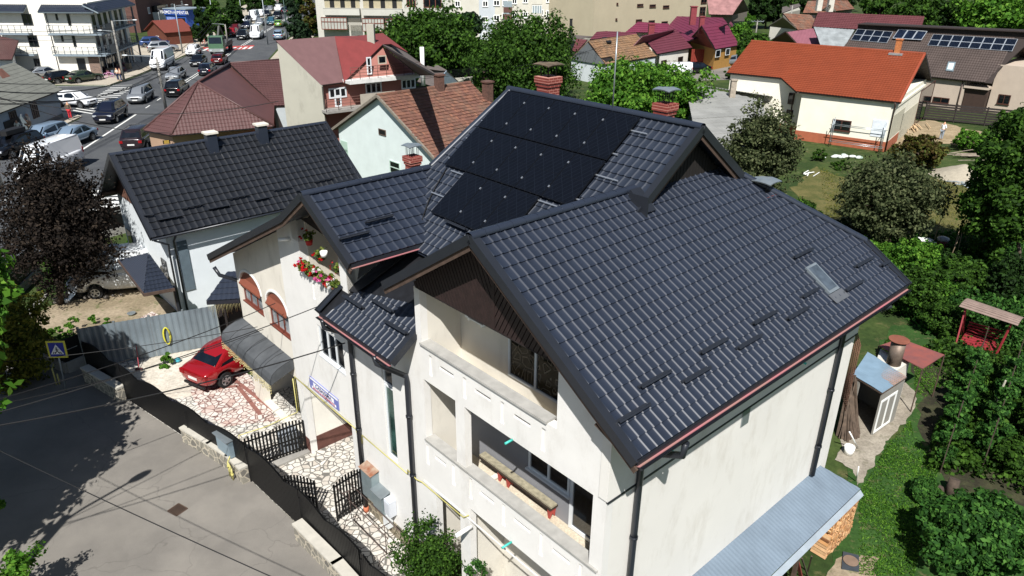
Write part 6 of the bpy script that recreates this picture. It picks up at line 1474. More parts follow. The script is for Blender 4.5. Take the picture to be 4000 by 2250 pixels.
def leaf_mesh(name,P,nrm,size,mat,parent,base,ratio=.6):
    n=len(P); a=rs.normal(size=(n,3)); u=np.cross(nrm,a); u/=np.linalg.norm(u,axis=1)[:,None]; v=np.cross(nrm,u)
    s=(size*(.6+.8*rs.rand(n)))[:,None]; u=u*s*.5; v=v*s*.5*ratio
    V=np.stack([P-u,P-v*1.0+u*.1+nrm*s*.08,P+u,P+v+u*.1+nrm*s*.08],axis=1).reshape(-1,3)-np.array(base)
    me=bpy.data.meshes.new(name); me.vertices.add(4*n); me.vertices.foreach_set('co',V.astype(np.float32).ravel())
    me.loops.add(4*n); me.loops.foreach_set('vertex_index',np.arange(4*n,dtype=np.int32)); me.polygons.add(n)
    me.polygons.foreach_set('loop_start',np.arange(0,4*n,4,dtype=np.int32)); me.polygons.foreach_set('loop_total',np.full(n,4,dtype=np.int32))
    me.materials.append(mat); me.update(calc_edges=True)
    o=bpy.data.objects.new(name,me); COL.objects.link(o)
    if parent is not None: o.parent=parent; LOC[o.name]=Vector(base)
    else: o.location=base
    return o
def crown_px(base,cx,cy,w_,h_):
    b=Vector((base[0],base[1],0)); n=Vector((base[0],base[1],0)).normalized(); c=onpl(cx,cy,b,n); e=onpl(cx+w_/2,cy,b,n); t=onpl(cx,cy-h_/2,b,n); bt=onpl(cx,cy+h_/2,b,n)
    return c,(e-c).length,(t-bt).length/2
def tree(name,label,base,cpx=None,c=None,r=None,n=6000,leaf=.25,mat='green',group='trees and shrubs among the houses',cat='tree',depth=1.0,trunk=True,K=None,spread=.3,shell=.55,tr_=None):
    if cpx: c,rx,rz=crown_px(base,*cpx); r=(rx,rx*depth,rz)
    c=Vector(c); b=(base[0],base[1],0)
    if c.z-r[2]<.1: r=(r[0],r[1],max(.3,c.z-.1))
    leaf*=1.12; n=int(n*1.5)
    t=thing(name,label,cat,b,group); P,N_,cc=leaves(c,r,n,leaf,K,spread,shell); ok=P[:,2]>.04
    leaf_mesh('crown' if cat=='tree' else 'foliage',P[ok],N_[ok],leaf,LM[mat] if isinstance(mat,str) else mat,t,b)
    if trunk:
        m=MB(); r0=tr_ or max(.06,r[0]*.055); top=c+Vector((0,0,-r[2]*.1)); p0=Vector(b)
        mid=p0.lerp(top,.5)+Vector((rnd.uniform(-.1,.1),rnd.uniform(-.1,.1),0))*r[0]
        m.tube([p0,p0+(mid-p0)*.4,mid,top],[r0*1.2,r0,r0*.8,r0*.4],7)
        for i in range(9):
            q=Vector(cc[rs.randint(len(cc))]); s_=mid.lerp(top,rnd.random()*.9); m.tube([s_,s_.lerp(q,.5)+UZ*.1*r[0],q],[r0*.45,r0*.28,r0*.08],5)
        m.build('trunk' if cat=='tree' else 'stem',bark,t)
    return t
def xy(x,y,z=0): p=G(x,y,z); return (p.x,p.y)
tree('purple_leaved_tree','large dark purple brown leaved tree in the yard by the junction',xy(152,765),(150,560,285,360),n=22000,leaf=.14,mat='purple',depth=.95,spread=.26,shell=.35)
tree('maple_tree','yellowing green tree cut by the left edge, above the street sign',(-20.4,24.6),(15,850,215,250),n=11000,leaf=.13,mat='yel',spread=.25,shell=.4)
tree('street_tree','tree with bright green leaves whose twigs enter the bottom left corner',(-17.6,13.5),c=(-17.6,14.6,5.6),r=(3.3,4.2,2.5),n=16000,leaf=.30,mat='bright',spread=.26,shell=.3)
tree('street_tree','tree at the left frame edge that shades the street',(-18.6,20),c=(-18.6,19.6,6.4),r=(2.9,3.6,1.9),n=15000,leaf=.28,mat='bright',spread=.26,shell=.3)
tree('walnut_tree','broad green walnut tree in front of the left apartment block',xy(1095,220),(1080,112,225,180),n=14000,leaf=.42,mat='green',spread=.28)
tree('dark_pine','dark pine between the two pale apartment blocks',xy(1172,150),(1172,66,80,64),n=3500,leaf=.45,mat='conif')
tree('large_cherry_tree','tall wide green tree behind the rear chimney',xy(1320,262),(1315,150,265,225),n=19000,leaf=.33,mat='green',spread=.25,shell=.4)
tree('bushy_tree','low bright green trees beside the walnut',xy(1190,190),(1180,145,130,95),n=6000,leaf=.4,mat='bright')
tree('front_walnut_tree','light green walnut tree right behind the main roof ridge',xy(1620,345),(1612,250,310,190),n=19000,leaf=.30,mat='bright',spread=.24,shell=.45)
tree('willow_shrub_tree','grey green loose tree right of the main gable',xy(1915,505),(1912,385,190,245),n=15000,leaf=.19,mat='olive',spread=.22,shell=.3)
tree('plum_tree','broad dusky olive tree in the garden behind the eave',xy(2240,620),(2235,500,265,205),n=18000,leaf=.18,mat='olive',spread=.22,shell=.35)
tree('rowan_tree','small dark green tree with rusty top near the orange house',xy(2315,420),(2312,380,125,95),n=6000,leaf=.22,mat='rust',spread=.25)
tree('edge_walnut_tree','tall bright green walnut tree at the right edge of the photo',xy(2570,700),(2540,470,230,320),n=20000,leaf=.22,mat='green',spread=.24,shell=.4)
tree('hillside_tree','dense green tree behind the brown solar house',xy(2300,95),(2310,45,170,110),n=6000,leaf=.7,mat='green')
tree('hillside_tree','bright green tree at the top right corner',xy(2500,110),(2500,40,200,150),n=8000,leaf=.7,mat='bright')
tree('hillside_tree','dark green tree left of the corner tree, behind the solar house',xy(2410,100),(2405,50,120,110),n=4500,leaf=.7,mat='dark')
for i,(x,y,w_,h_,m_) in enumerate(((2060,10,120,60,'dark'),(2210,12,110,60,'green'),(1925,20,90,70,'dark'),(1990,-5,140,50,'green'),(2110,-8,120,50,'dark'),(1860,95,60,70,'bright'),(1895,120,85,95,'green'),(1870,55,50,40,'bright'))):
    tree('wooded_slope_tree','tree %s on the wooded ground beyond the red roofs'%('with pale green crown','with dark crown','of middling green','at the frame top','half hidden by roofs','close to the magenta roof','between pole and orange roof','beside the magenta annex')[i],xy(x,y+h_*.75),(x,y,w_,h_),n=2600,leaf=.8 if y<60 else .45,mat=m_)
tree('cedar_shrub','small dark shrubs before the cream block','x' and xy(1455,95),(1450,62,75,60),n=2500,leaf=.5,mat='olive')
tree('hedge_bush','round dark bushes at the foot of the cream block',xy(1410,90),(1400,70,60,40),n=2000,leaf=.5,mat='dark',cat='bush')
tree('green_shrub','shrubs at the corner of the cream block',xy(1385,105),(1520,78,110,45),n=2200,leaf=.5,mat='olive',cat='bush')
tree('hanging_vine_tree','leafy vine on the roof of the red yard gate',xy(1885,180),(1880,132,36,24),n=700,leaf=.35,mat='bright',cat='bush')
tree('thuja','narrow green thuja at the left corner of the orange roofed house',xy(1833,200),(1834,185,20,44),n=900,leaf=.25,mat='green',cat='bush')
# roadside trees (top)
for i,(x,y,w_,h_,m_) in enumerate(((505,62,40,90,'dark'),(545,55,60,70,'green'),(590,35,50,60,'dark'),(640,12,40,40,'dark'),(676,5,30,22,'green'),(738,50,36,110,'conif'),(762,85,40,80,'conif'),(775,30,36,100,'rust'),(745,5,40,50,'dark'),(715,-5,30,40,'dark'),(790,60,24,50,'green'),(520,10,60,50,'green'),(600,0,50,40,'green'),(507,80,22,34,'green'))):
    tree('roadside_tree','roadside tree %s'%('with dark crown beside the blue shop','behind the first street lamp','over the pavement, dark and low','far up the road, left kerb','where the road fades away','dark and columnar at the right kerb','bushy at the right kerb pavement','with reddish brown foliage','at the top right of the road','at the far end of the road','next to the apartment block wall','over the shop roof','at the top frame edge left of the road','young with thin trunk on the pavement')[i],xy(x,y+h_*.62),(x,y,w_,h_),n=2200,leaf=.55,mat=m_,group='roadside trees')
# garden right of the house
tree('apricot_tree','green shrubby tree beyond the right end of the roof',xy(2330,800),(2300,735,170,150),n=9000,leaf=.12,mat='green',spread=.22,shell=.35)
tree('climbing_vine','bright green vine along the far corner of the roof',xy(2180,660),(2190,635,170,100),n=6000,leaf=.15,mat='bright',cat='bush')
tree('raspberry_bush','green bush between the roof corner and the vegetable beds',xy(2290,690),(2300,650,130,90),n=5000,leaf=.14,mat='bright',cat='bush')
tree('corn_patch_bush','tall leafy plants behind the garden swing',xy(2430,730),(2420,690,170,110),n=7000,leaf=.16,mat='green',cat='bush')
tree('garden_shrub','dark green shrub under the right edge walnut',xy(2540,760),(2540,700,110,130),n=6000,leaf=.15,mat='dark',cat='bush')
tree('garden_shrub','low shrubs below the grey green loose tree',xy(2010,560),(2005,530,120,80),n=4000,leaf=.16,mat='green',cat='bush')
tree('garden_shrub','dark hedge behind the roof edge under the plum tree',xy(2130,610),(2120,585,120,70),n=4500,leaf=.16,mat='dark',cat='bush')
tree('garden_shrub','small shrub at the plinth of the orange roofed house',xy(2065,405),(2062,390,45,35),n=1300,leaf=.18,mat='green',cat='bush')
tree('garden_shrub','dark shrubs before the plinth, near the scaffold',xy(2120,425),(2115,415,60,30),n=1500,leaf=.18,mat='green',cat='bush')
tree('hazel_bush','green leafy bushes by the log pile, right of the lawn',xy(2480,380),(2470,355,160,60),n=6000,leaf=.2,mat='bright',cat='bush')
tree('fence_corner_bush','green bush by the dark fence at the right frame edge',xy(2560,330),(2560,300,50,60),n=2000,leaf=.25,mat='green',cat='bush')
def row(label,pts,w_,h_,n,leaf,mat):
    P=[G(*q) for q in pts]; b=tuple(P[0]); t=thing('bean_row',label,'bush',(b[0],b[1],0),'climbing bean rows'); A=[];B=[]
    for i in range(7):
        c=P[0].lerp(P[1],(i+.5)/7); k=.8+.4*rnd.random(); a_,b_,_=leaves((c.x+rnd.uniform(-.2,.2),c.y,h_*k*.5),(w_,w_*1.1,h_*k*.55),n//7,leaf,K=14,spread=.34,shell=.3); A.append(a_); B.append(b_)
    A=np.concatenate(A); B=np.concatenate(B); ok=A[:,2]>.03; leaf_mesh('foliage',A[ok],B[ok],leaf,LM[mat],t,(b[0],b[1],0),.8)
    m=MB()
    for i in range(6): c=P[0].lerp(P[1],i/5); m.tube([c,c+UZ*(h_+.3)],.02,4)
    m.build('stick',bark,t)
row('bright climbing bean row beside the grass path',((2455,925),(2365,1190)),.5,1.7,13000,.13,'vine')
row('second climbing bean row behind the first, half shaded',((2540,960),(2470,1180)),.5,1.8,10000,.13,'vine')
row('shaded bean row at the right frame edge',((2610,930),(2565,1160)),.5,1.8,7000,.14,'green')
tree('grape_pergola','dense grape vine pergola at the bottom right corner',xy(2470,1420),(2460,1345,330,300),n=24000,leaf=.15,mat='vine',cat='bush',spread=.26,shell=.35,depth=.8)
tree('rose_bush','tall white flowering rose bush against the front wall',W(-.9,-1.4)[:2],c=W(-.75,-1.5,1.5),r=(.95,.85,1.15),n=7000,leaf=.07,mat='green',cat='bush',spread=.3,shell=.2)
tree('climbing_rose','slim climbing rose beside the ground floor opening',W(-.25,-3.0)[:2],c=W(-.25,-3.0,1.4),r=(.35,.3,1.2),n=2500,leaf=.07,mat='vine',cat='bush')
tree('corner_bush','green bush at the bottom left corner of the photo',(-12.9,12.8),c=(-12.9,13.4,1.2),r=(.9,.9,1.1),n=3000,leaf=.13,mat='bright',cat='bush') if False else None
for q_,r_q,lb_ in ((G(15,1430,1.5),.9,'fresh green twigs entering the bottom left corner'),(G(-40,1265,1.7),.55,'small leafy tip at the left edge above the corner twigs')): tree('young_tree',lb_,(q_.x-.3,q_.y-.2),c=(q_.x,q_.y,q_.z),r=(r_q,r_q*.7,r_q*.8),n=900,leaf=.12,mat='bright',spread=.35,shell=.3,trunk=False)
for i,(x,y,w_,h_) in enumerate(((330,640,70,50),(300,700,60,40),(190,835,200,40),(100,860,120,50),(250,690,60,40),(340,605,40,26),(140,690,60,40),(125,650,40,50))):
    tree('weed_clump','weeds %s'%('by the white wall and fence','behind the covered truck','along the metal fence, middle','at the fence corner above the sign','under the dark tree','at the foot of the white gable','next to the tree trunk','by the slatted fence plinth')[i],xy(x,y+h_*.4),(x,y,w_,h_),n=1800,leaf=.1,mat='bright',cat='weeds',trunk=False,group='weed clumps in the yard')
tree('weed_clump','spiky tuft of grass at the foot of the metal fence',xy(418,922),(418,910,36,28),n=500,leaf=.12,mat='bright',cat='weeds',trunk=False,group='weed clumps in the yard')
for i,(x,y,w_,h_,m_) in enumerate(((2370,800,110,90,'green'),(2450,800,120,90,'vine'),(2550,830,110,120,'vine'),(2340,730,120,80,'bright'),(2545,1150,90,100,'green'),(2250,880,60,60,'green'),(2380,660,140,60,'dark'),(2480,640,120,60,'green'),(2070,600,120,70,'green'),(2330,1230,70,60,'vine'),(2210,740,70,90,'green'))):
    tree('vegetable_bed','leafy garden growth %s'%('left of the swing','right behind the swing','at the right edge under the swing','between apricot tree and swing','at the right edge by the vine','behind the tin roofed shed','beyond the corn plants','below the right edge walnut','along the hip of the big roof','by the old stump','beside the far roof corner')[i],xy(x,y+h_*.45),(x,y,w_,h_),n=3600,leaf=.12,mat=m_,cat='bush',trunk=False,group='garden growth')
# ground cover areas
lawn=patches('dry_lawn','50522c','66603a','3c4a24',s=.6); lawn2=patches('green_lawn','26401a','365424','6a6044',s=.9,thr=(.35,.65)); dirt=patches('bare_dirt','7f735e','988a75','4d5a30',s=.5)
conc_d=patches('dirty_concrete','857d70','9a9284','6e6a58',s=.8,bump=.1)
sheet('lawn',[xy(*p) for p in ((2050,420),(2180,470),(2420,440),(2576,420),(2640,640),(2400,600),(2330,620),(2080,560),(1990,480))],.012,lawn,rag=.5)
sheet('grass',[xy(*p) for p in ((2240,820),(2560,800),(2700,1000),(2700,1600),(2150,1600),(2080,1449),(2150,1180),(2280,1060),(2200,960))],.012,lawn2,rag=.4)
sheet('yard_dirt',[xy(*p) for p in ((70,800),(200,740),(330,720),(450,765),(420,800),(230,850),(90,830))],.013,dirt,rag=.3)
sheet('building_dirt',[xy(*p) for p in ((2250,330),(2330,300),(2480,335),(2560,350),(2540,372),(2330,360),(2260,400))],.016,patches('sandy_dirt','8a7a60','a08f74','6c6148',s=.5),rag=.5)
sheet('garden_path',[xy(*p) for p in ((2175,1000),(2240,930),(2300,985),(2305,1010),(2285,1055),(2240,1100),(2155,1235),(2145,1180),(2100,1160),(2120,1110),(2120,1050))],.020,conc_d,rag=.12)
sheet('garden_path',[xy(*p) for p in ((2080,1449),(2130,1390),(2200,1400),(2190,1520),(2060,1520))],.018,dirt,rag=.25)
sheet('garden_soil',[xy(*p) for p in ((2300,900),(2440,860),(2640,880),(2700,1300),(2400,1230),(2330,1150))],.017,patches('garden_soil_mat','2c2a20','40402c','33441e',s=1.2),rag=.4)
# grass blades: nobody could count these
def grass_area(name,poly,n,size,mat,z=.02,h=.3,rt=.3):
    P=np.array([[p[0],p[1]] for p in poly]); lo,hi=P.min(0),P.max(0); out=[]
    while len(out)<n:
        q=lo+(hi-lo)*rs.rand(2); c=False; j=len(P)-1
        for i in range(len(P)):
            if (P[i][1]>q[1])!=(P[j][1]>q[1]) and q[0]<(P[j][0]-P[i][0])*(q[1]-P[i][1])/(P[j][1]-P[i][1])+P[i][0]: c=not c
            j=i
        if c and (math.sin(q[0]*1.7+2)*math.cos(q[1]*1.3)+rs.rand()*1.4>.1): out.append((q[0],q[1],z+h*size*rs.rand()))
    P=np.array(out); N_=rs.normal(size=P.shape)*.8+np.array([0,0,.3]); N_/=np.linalg.norm(N_,axis=1)[:,None]
    o=leaf_mesh(name,P,N_,size,mat,None,(0,0,0),rt); setp(o,kind='stuff',label='short grass and weeds covering the ground',category='grass'); return o
grass_area('grass_blades',[xy(*p) for p in ((2290,1060),(2240,1110),(2160,1240),(2160,1449),(2300,1449),(2330,1300),(2360,1180),(2330,1130),(2300,1100))],9000,.09,LM['bright'])
grass_area('grass_blades',[xy(*p) for p in ((2300,880),(2400,840),(2480,900),(2330,1000),(2300,990))],4000,.1,LM['bright'])
grass_area('grass_blades',[xy(*p) for p in ((60,880),(240,850),(440,800),(420,820),(260,862),(215,850))],2500,.1,LM['bright'])
grass_area('undergrowth',[xy(*p) for p in ((2330,880),(2420,860),(2700,860),(2720,1300),(2560,1250),(2440,1200),(2330,1190),(2345,1100),(2400,1000))],15000,.17,LM['green'],h=3.0,rt=.7)
grass_area('undergrowth',[xy(*p) for p in ((2120,600),(2250,610),(2400,600),(2640,620),(2700,860),(2560,850),(2420,840),(2330,850),(2250,790),(2180,690))],16000,.2,LM['vine'],h=3.5,rt=.7)
grass_area('grass_blades',[xy(*p) for p in ((2060,420),(2180,470),(2420,440),(2560,440),(2600,620),(2330,600),(2080,560))],9000,.13,LM['yel'],h=.8)
# ------------------------------------------------------------ vehicles
def paintm(name,c,rough=.22,metal=.2):
    if name in MC: return MC[name]
    t=NT(name); c=rgb(c); t.col(c).rg(rough,metal,.6); t.b.inputs['Coat Weight'].default_value=.6; t.b.inputs['Coat Roughness'].default_value=.06; MC[name]=t.m; return t.m
tyre=M('tyre_rubber','121213',.85,var=.1); rimm=M('alloy_rim','a9adb0',.3,.8,var=.06); carglass=glass('car_glass','0d1218',.04); plate=M('number_plate','dadad6',.4); hl=M('headlight_lens','cfd6db',.1,.3); tl_=M('tail_light','8c1216',.2); blk=M('black_plastic','141416',.6)
PRO={ # length, width, height ; hood z, belt z, screen base x, roof front x, roof rear x, rear glass base x, tail z
 'sedan':(4.45,1.75,1.45,.86,.94,1.05,.35,-1.0,-1.65,1.0),
 'hatch':(4.1,1.75,1.48,.90,.96,1.05,.40,-1.45,-1.85,.98),
 'wagon':(4.6,1.78,1.50,.88,.96,1.05,.40,-1.8,-2.15,.98),
 'suv':(4.55,1.85,1.70,1.02,1.08,1.15,.55,-1.6,-2.05,1.10),
 'mpv':(4.4,1.8,1.68,.95,1.02,1.45,.65,-1.7,-2.05,1.05),
 'van':(5.6,2.0,2.45,1.15,1.35,2.05,1.35,-2.75,-2.79,1.4)}
def make_car(kind,col,label,name='car',detail=1,scale=1.0,cat=None):
    L,Wd,Hh,hz,bz,sx_,rf,rr2,rg_,tz=PRO[kind]; h=L/2; w=Wd/2; wr=.33 if kind!='van' else .36; wb=L*.30; z0=.22
    root=thing(name,label,cat or ('van' if kind=='van' else 'car'),(0,0,0)); T=ID
    # body: rings along x, with wheel arches cut by raising the sill there
    xs=[-h,-h+.06,-h+.25,-wb-.42,-wb-.36,-wb-.2,-wb,-wb+.2,-wb+.36,-wb+.42,rg_+.001,rr2,0,rf,sx_,wb-.42,wb-.36,wb-.2,wb,wb+.2,wb+.36,wb+.42,h-.3,h-.08,h]
    xs=sorted(set(round(x,3) for x in xs))
    def top(x):
        if x>sx_: 
            t=(x-sx_)/(h-sx_); return bz-(bz-hz)*min(1,t*1.5)-(.22*max(0,t-.72)/.28)
        if x<rg_: t=(rg_-x)/max(.05,(h+rg_)); return tz-(.10*max(0,t-.6)/.4 if h+rg_>.4 else .04*t)
        return bz+(tz-bz)*(sx_-x)/(sx_-rg_)
    def sill(x):
        for c in (-wb,wb):
            if abs(x-c)<.40: return max(z0,wr+math.sqrt(max(0,.40**2-(x-c)**2)))
        return z0+ (.12 if abs(x)>h-.1 else 0)
    def hw(x): 
        t=abs(x)/h; return w*(1-.13*max(0,(t-.72)/.28)**2)
    V=[];nr=0
    for x in xs:
        b=sill(x); tp=top(x); y=hw(x); zm=b+(tp-b)*.45
        ring=[(-y*.97,b),(-y,zm),(-y*.975,tp-.09),(-y*.93,tp+.0),(-y*.45,tp+.03),(y*.45,tp+.03),(y*.93,tp+.0),(y*.975,tp-.09),(y,zm),(y*.97,b)]
        V+=[(x,a,c) for a,c in ring]; nr=len(ring)
    F=[]
    for i in range(len(xs)-1):
        for k in range(nr-1): F.append((i*nr+k,(i+1)*nr+k,(i+1)*nr+k+1,i*nr+k+1))
        F.append((i*nr+nr-1,(i+1)*nr+nr-1,(i+1)*nr,i*nr))
    F.append(tuple(range(nr))); F.append(tuple(range((len(xs)-1)*nr,len(xs)*nr))[::-1])
    m=MB(); m.mesh(V,F); m.sm.update(range(len(F)-2))
    # cabin
    yb_=w*.89; yt=w*.72; zr_=Hh; n=7
    def crow(x,z,y): return [(x,-y,z),(x,-y*.5,z+.025),(x,y*.5,z+.025),(x,y,z)]
    tb=top(sx_)-.02
    C=[(sx_,tb,yb_),(rf,zr_-.03,yt),(rf-.35,zr_,yt*1.02),(rr2+.25,zr_,yt*1.02),(rr2,zr_-.04,yt),(rg_,top(rg_)-.02,yb_)]
    V2=[];rowi=[]
    for (x,z,y) in C: V2+=crow(x,z,y)
    base=[(sx_,-yb_,tb-.05),(sx_,yb_,tb-.05),(rg_,-yb_,top(rg_)-.07),(rg_,yb_,top(rg_)-.07)]
    F2=[]
    for i in range(len(C)-1):
        for k in range(3): F2.append((i*4+k,i*4+k+1,(i+1)*4+k+1,(i+1)*4+k))
    nb=len(V2); V2+=base
    F2.append((0,4,8,12,16,20,nb+2,nb)); F2.append((nb+1,nb+3,23,19,15,11,7,3))
    body=m.build('body',col,root)
    if detail: md=body.modifiers.new('round','SUBSURF'); md.levels=1; md.render_levels=1
    m=MB(); m.mesh(V2,F2); m.sm.update(range(len(F2)-2)); m.build('roof',col,root)
    # glass panels slightly proud
    def pan(name,pts,off=.012,inset=.06,parent=root):
        pts=[Vector(p) for p in pts]; c=sum(pts,Vector())/len(pts); n_=(pts[1]-pts[0]).cross(pts[2]-pts[0]).normalized()
        if n_.dot(c-Vector((0,0,.8)))<0: n_=-n_
        q=[c+(p-c)*(1-inset)+n_*off for p in pts]; g=MB(); g.slab(q,.006,n=n_); return g.build(name,carglass,parent)
    pan('windscreen',[(sx_,-yb_,tb),(sx_,yb_,tb),(rf,yt,zr_-.03),(rf,-yt,zr_-.03)],inset=.10)
    if kind!='van' or True: pan('rear_window',[(rg_,-yb_,top(rg_)+.02),(rg_,yb_,top(rg_)+.02),(rr2,yt,zr_-.05),(rr2,-yt,zr_-.05)],inset=.14)
    for s_ in (-1,1):
        xf=sx_-.12; 
        if kind=='van': pts=[(xf,s_*yb_,tb+.05),(rf-.1,s_*yt,zr_-.35),(.75,s_*(yt+.02),zr_-.35),(.75,s_*yb_,tb+.02)]; pan('side_window',[(xf,s_*yb_,tb+.03),(rf-.15,s_*(yt+.08),zr_-.5),(.8,s_*(yt+.08),zr_-.5),(.8,s_*yb_,tb+.03)],inset=.06,off=.02)
        else:
            mid=(rf+rr2)/2-.05
            pan('side_window',[(xf,s_*yb_,tb+.01),(rf-.05,s_*yt,zr_-.06),(mid+.04,s_*yt,zr_-.05),(mid+.04,s_*yb_,tb+.01)],inset=.07)
            pan('side_window',[(mid-.04,s_*yb_,tb+.01),(mid-.04,s_*yt,zr_-.05),(rr2+.06,s_*yt,zr_-.06),(rg_+.2,s_*yb_,tb+.03)],inset=.07)
    for cx in (-wb,wb):
        for s_ in (-1,1):
            q=MB(); y1=s_*(w+.0); y0=s_*(w-.22); n=18
            for r_,mat in ((wr,tyre),):
                V=[(cx+r_*math.cos(2*math.pi*k/n),yy,wr+r_*math.sin(2*math.pi*k/n)) for yy in (y0,y1) for k in range(n)]
                q.mesh(V,[(k,(k+1)%n,n+(k+1)%n,n+k) for k in range(n)]+[tuple(range(n)),tuple(range(n,2*n))])
            wh=q.build('wheel',tyre,root); 
            if detail>=1:
                q=MB(); n=20; r_=wr*.66; yy=y1+s_*.006
                sp=5; V=[(cx+r_*math.cos(2*math.pi*k/n),yy,wr+r_*math.sin(2*math.pi*k/n)) for k in range(n)]+[(cx+r_*.86*math.cos(2*math.pi*k/n),yy,wr+r_*.86*math.sin(2*math.pi*k/n)) for k in range(n)]
                q.mesh(V,[(k,(k+1)%n,n+(k+1)%n,n+k) for k in range(n)])
                for k in range(sp):
                    a=2*math.pi*k/sp+.3; q.beam((cx,yy,wr),(cx+r_*.9*math.cos(a),yy,wr+r_*.9*math.sin(a)),.07,.012,Vector((0,1,0)))
                q.cyl((0,0,0),.05,.01,8,T=lambda a,b,c:Vector((cx+a,yy+c*s_,wr+b))); q.build('rim',rimm,wh)
    def bit(name,x0,x1,y0,y1,z0_,z1,mat): q=MB(); q.box((x0,y0,z0_),(x1,y1,z1)); return q.build(name,mat,root)
    zh=hz-.24; 
    for s_ in (-1,1):
        a,b=sorted((s_*w*.50,s_*w*.84)); bit('headlight',h-.20,h-.02 if kind!='van' else h-.02,a,b,zh-.06,zh+.08,hl)
        a,b=sorted((s_*w*.62,s_*w*.90)); bit('tail_light',-h-.008,-h+.12,a,b,tz-.32,tz-.12 if kind not in('van',) else tz+.1,tl_)
        a,b=sorted((s_*(w*.93),s_*(w*.93+.16))); bit('wing_mirror',sx_-.38,sx_-.26,a,b,bz+.0,bz+.13,col if kind!='van' else blk)
    bit('number_plate',h+.001,h+.015,-.26,.26,.42,.53,plate); bit('number_plate',-h-.02,-h-.002,-.26,.26,tz-.42 if kind in('sedan','wagon','hatch') else .6,tz-.31 if kind in('sedan','wagon','hatch') else .71,plate)
    bit('grille',h-.03,h+.006,-w*.42,w*.42,zh-.1,zh+.05,blk); bit('bumper_trim',h-.06,h+.008,-w*.7,w*.7,.26,.38,blk); bit('bumper_trim',-h-.01,-h+.06,-w*.7,w*.7,.26,.36,blk)
    root.scale=(scale,)*3
    return root
CP={}
def col(c): return {'black':paintm('car_black','0e0f13'),'navy':paintm('car_navy','171b2c'),'silver':paintm('car_silver','9fa3a6',.3,.6),'white':paintm('car_white','e6e8ea',.25,0),'blue':paintm('car_blue','27406e'),'lightblue':paintm('car_light_blue','93a9bd',.3,.5),'red':paintm('car_red','8e1418'),'darkred':paintm('car_dark_red','5a1418'),'grey':paintm('car_grey','4e5256',.3,.5),'green':paintm('car_green','2f3d2c'),'lime':paintm('car_lime','5c8a2a'),'teal':paintm('car_teal','2f5566'),'brown':paintm('car_brown','2c2226')}[c]
def car(kind,c,label,pos,head,scale=1.0,name=None,group=None,detail=0,kinds=None):
    key=(kind,c)
    if key not in CP:
        r_=make_car(kind,col(c),label,name or {'sedan':'sedan','hatch':'hatchback_car','wagon':'estate_car','suv':'suv','mpv':'minivan','van':'delivery_van'}[kind],detail=1,scale=scale); CP[key]=r_
    else: r_=dup(CP[key],label=label,scale=scale)
    r_.location=(pos[0],pos[1],.03 if len(pos)<3 else pos[2]); r_.rotation_euler=(0,0,R(head))
    r_['label']=label
    if group: r_['group']=group
    return r_
OUT,INN=98.7,278.7; SC=1.06; gp_='vehicles on the main road'
def cpos(x,y): p=G(x,y,.5); return (p.x,p.y)
# position pixel = centre of the car at half height
car('suv','navy','dark navy suv driving towards the camera with a light bar on its roof',cpos(280,290),INN,1.12,group=gp_)
car('mpv','silver','silver minivan driving past the zebra crossing',cpos(355,244),INN,SC,group=gp_)
car('sedan','silver','silver saloon driving behind the minivan and beside the white van',cpos(443,190),INN,SC,group=gp_)
car('van','white','big white panel van standing at the kerb behind the first lamp pole',cpos(410,163),INN,SC*1.06,group=gp_)
car('suv','black','black suv driving away, next to the cable covered pole',cpos(447,228),OUT,SC,group=gp_)
car('hatch','navy','dark navy hatchback driving away before the brown roof ridge',cpos(523,178),OUT,SC,group=gp_)
car('sedan','black','black saloon coming towards us behind the silver saloon',cpos(500,156),INN,SC,group=gp_)
car('suv','white','white crossover coming towards us near the street lamp',cpos(487,131),INN,.98,group=gp_)
car('hatch','white','white hatchback turning across the zebra beside the blue street wall',cpos(190,257),-12,1.12,group='vehicles at the junction')
car('hatch','black','black hatchback parked nose in by the balcony block, left one',cpos(158,198),62,SC,group='cars parked at the balcony block')
car('sedan','green','dark green saloon parked nose in beside the brick corner',cpos(212,197),62,SC,group='cars parked at the balcony block')
car('sedan','silver','silver car half hidden by the grey roof, parked at the balcony block',cpos(118,187),40,SC,group='cars parked at the balcony block')
car('wagon','lightblue','pale silver blue estate parked at the left kerb before the grey roofed house',cpos(113,346),258,1.08,group='cars parked along the left kerb')
car('sedan','lightblue','light blue saloon parked at the kerb behind the estate',cpos(184,349),262,1.08,group='cars parked along the left kerb')
rb_=car('wagon','black','black estate with a roof box at the left edge of the photo',cpos(40,372),262,1.1,group='cars parked along the left kerb')
q=MB(); q.prism([(-1.0,-.4),(.9,-.35),(1.05,0),(.9,.35),(-1.0,.4)],1.56,1.9); q.build('roof_box',blk,rb_)
car('van','white','white van mostly hidden by the dark purple tree',cpos(128,425),265,1.05,group=gp_)
car('suv','brown','dark brown suv driving away at the eave of the brown roofed house',cpos(352,355),OUT+1,1.1,group=gp_)
car('suv','blue','blue car parked beside the brown kiosk',cpos(390,112),20,1.1,group='cars parked by the kiosk')
car('suv','silver','silver grey suv parked before the brown kiosk',cpos(411,124),25,1.1,group='cars parked by the kiosk')
car('hatch','white','white car parked in front of the blue shop',cpos(444,80),165,1.1,group='cars parked by the kiosk')
car('hatch','white','white car behind the hedge by the shop',cpos(466,86),160,1.1,group='cars parked by the kiosk')
car('hatch','darkred','dark red hatchback driving away just before the brown roof',cpos(553,152),OUT,SC,group=gp_)
def lane(lst):
    for x,y,k,c,h_,lb in lst: car(k,c,lb,cpos(x,y),h_,1.05,group='queue of cars on the main road')
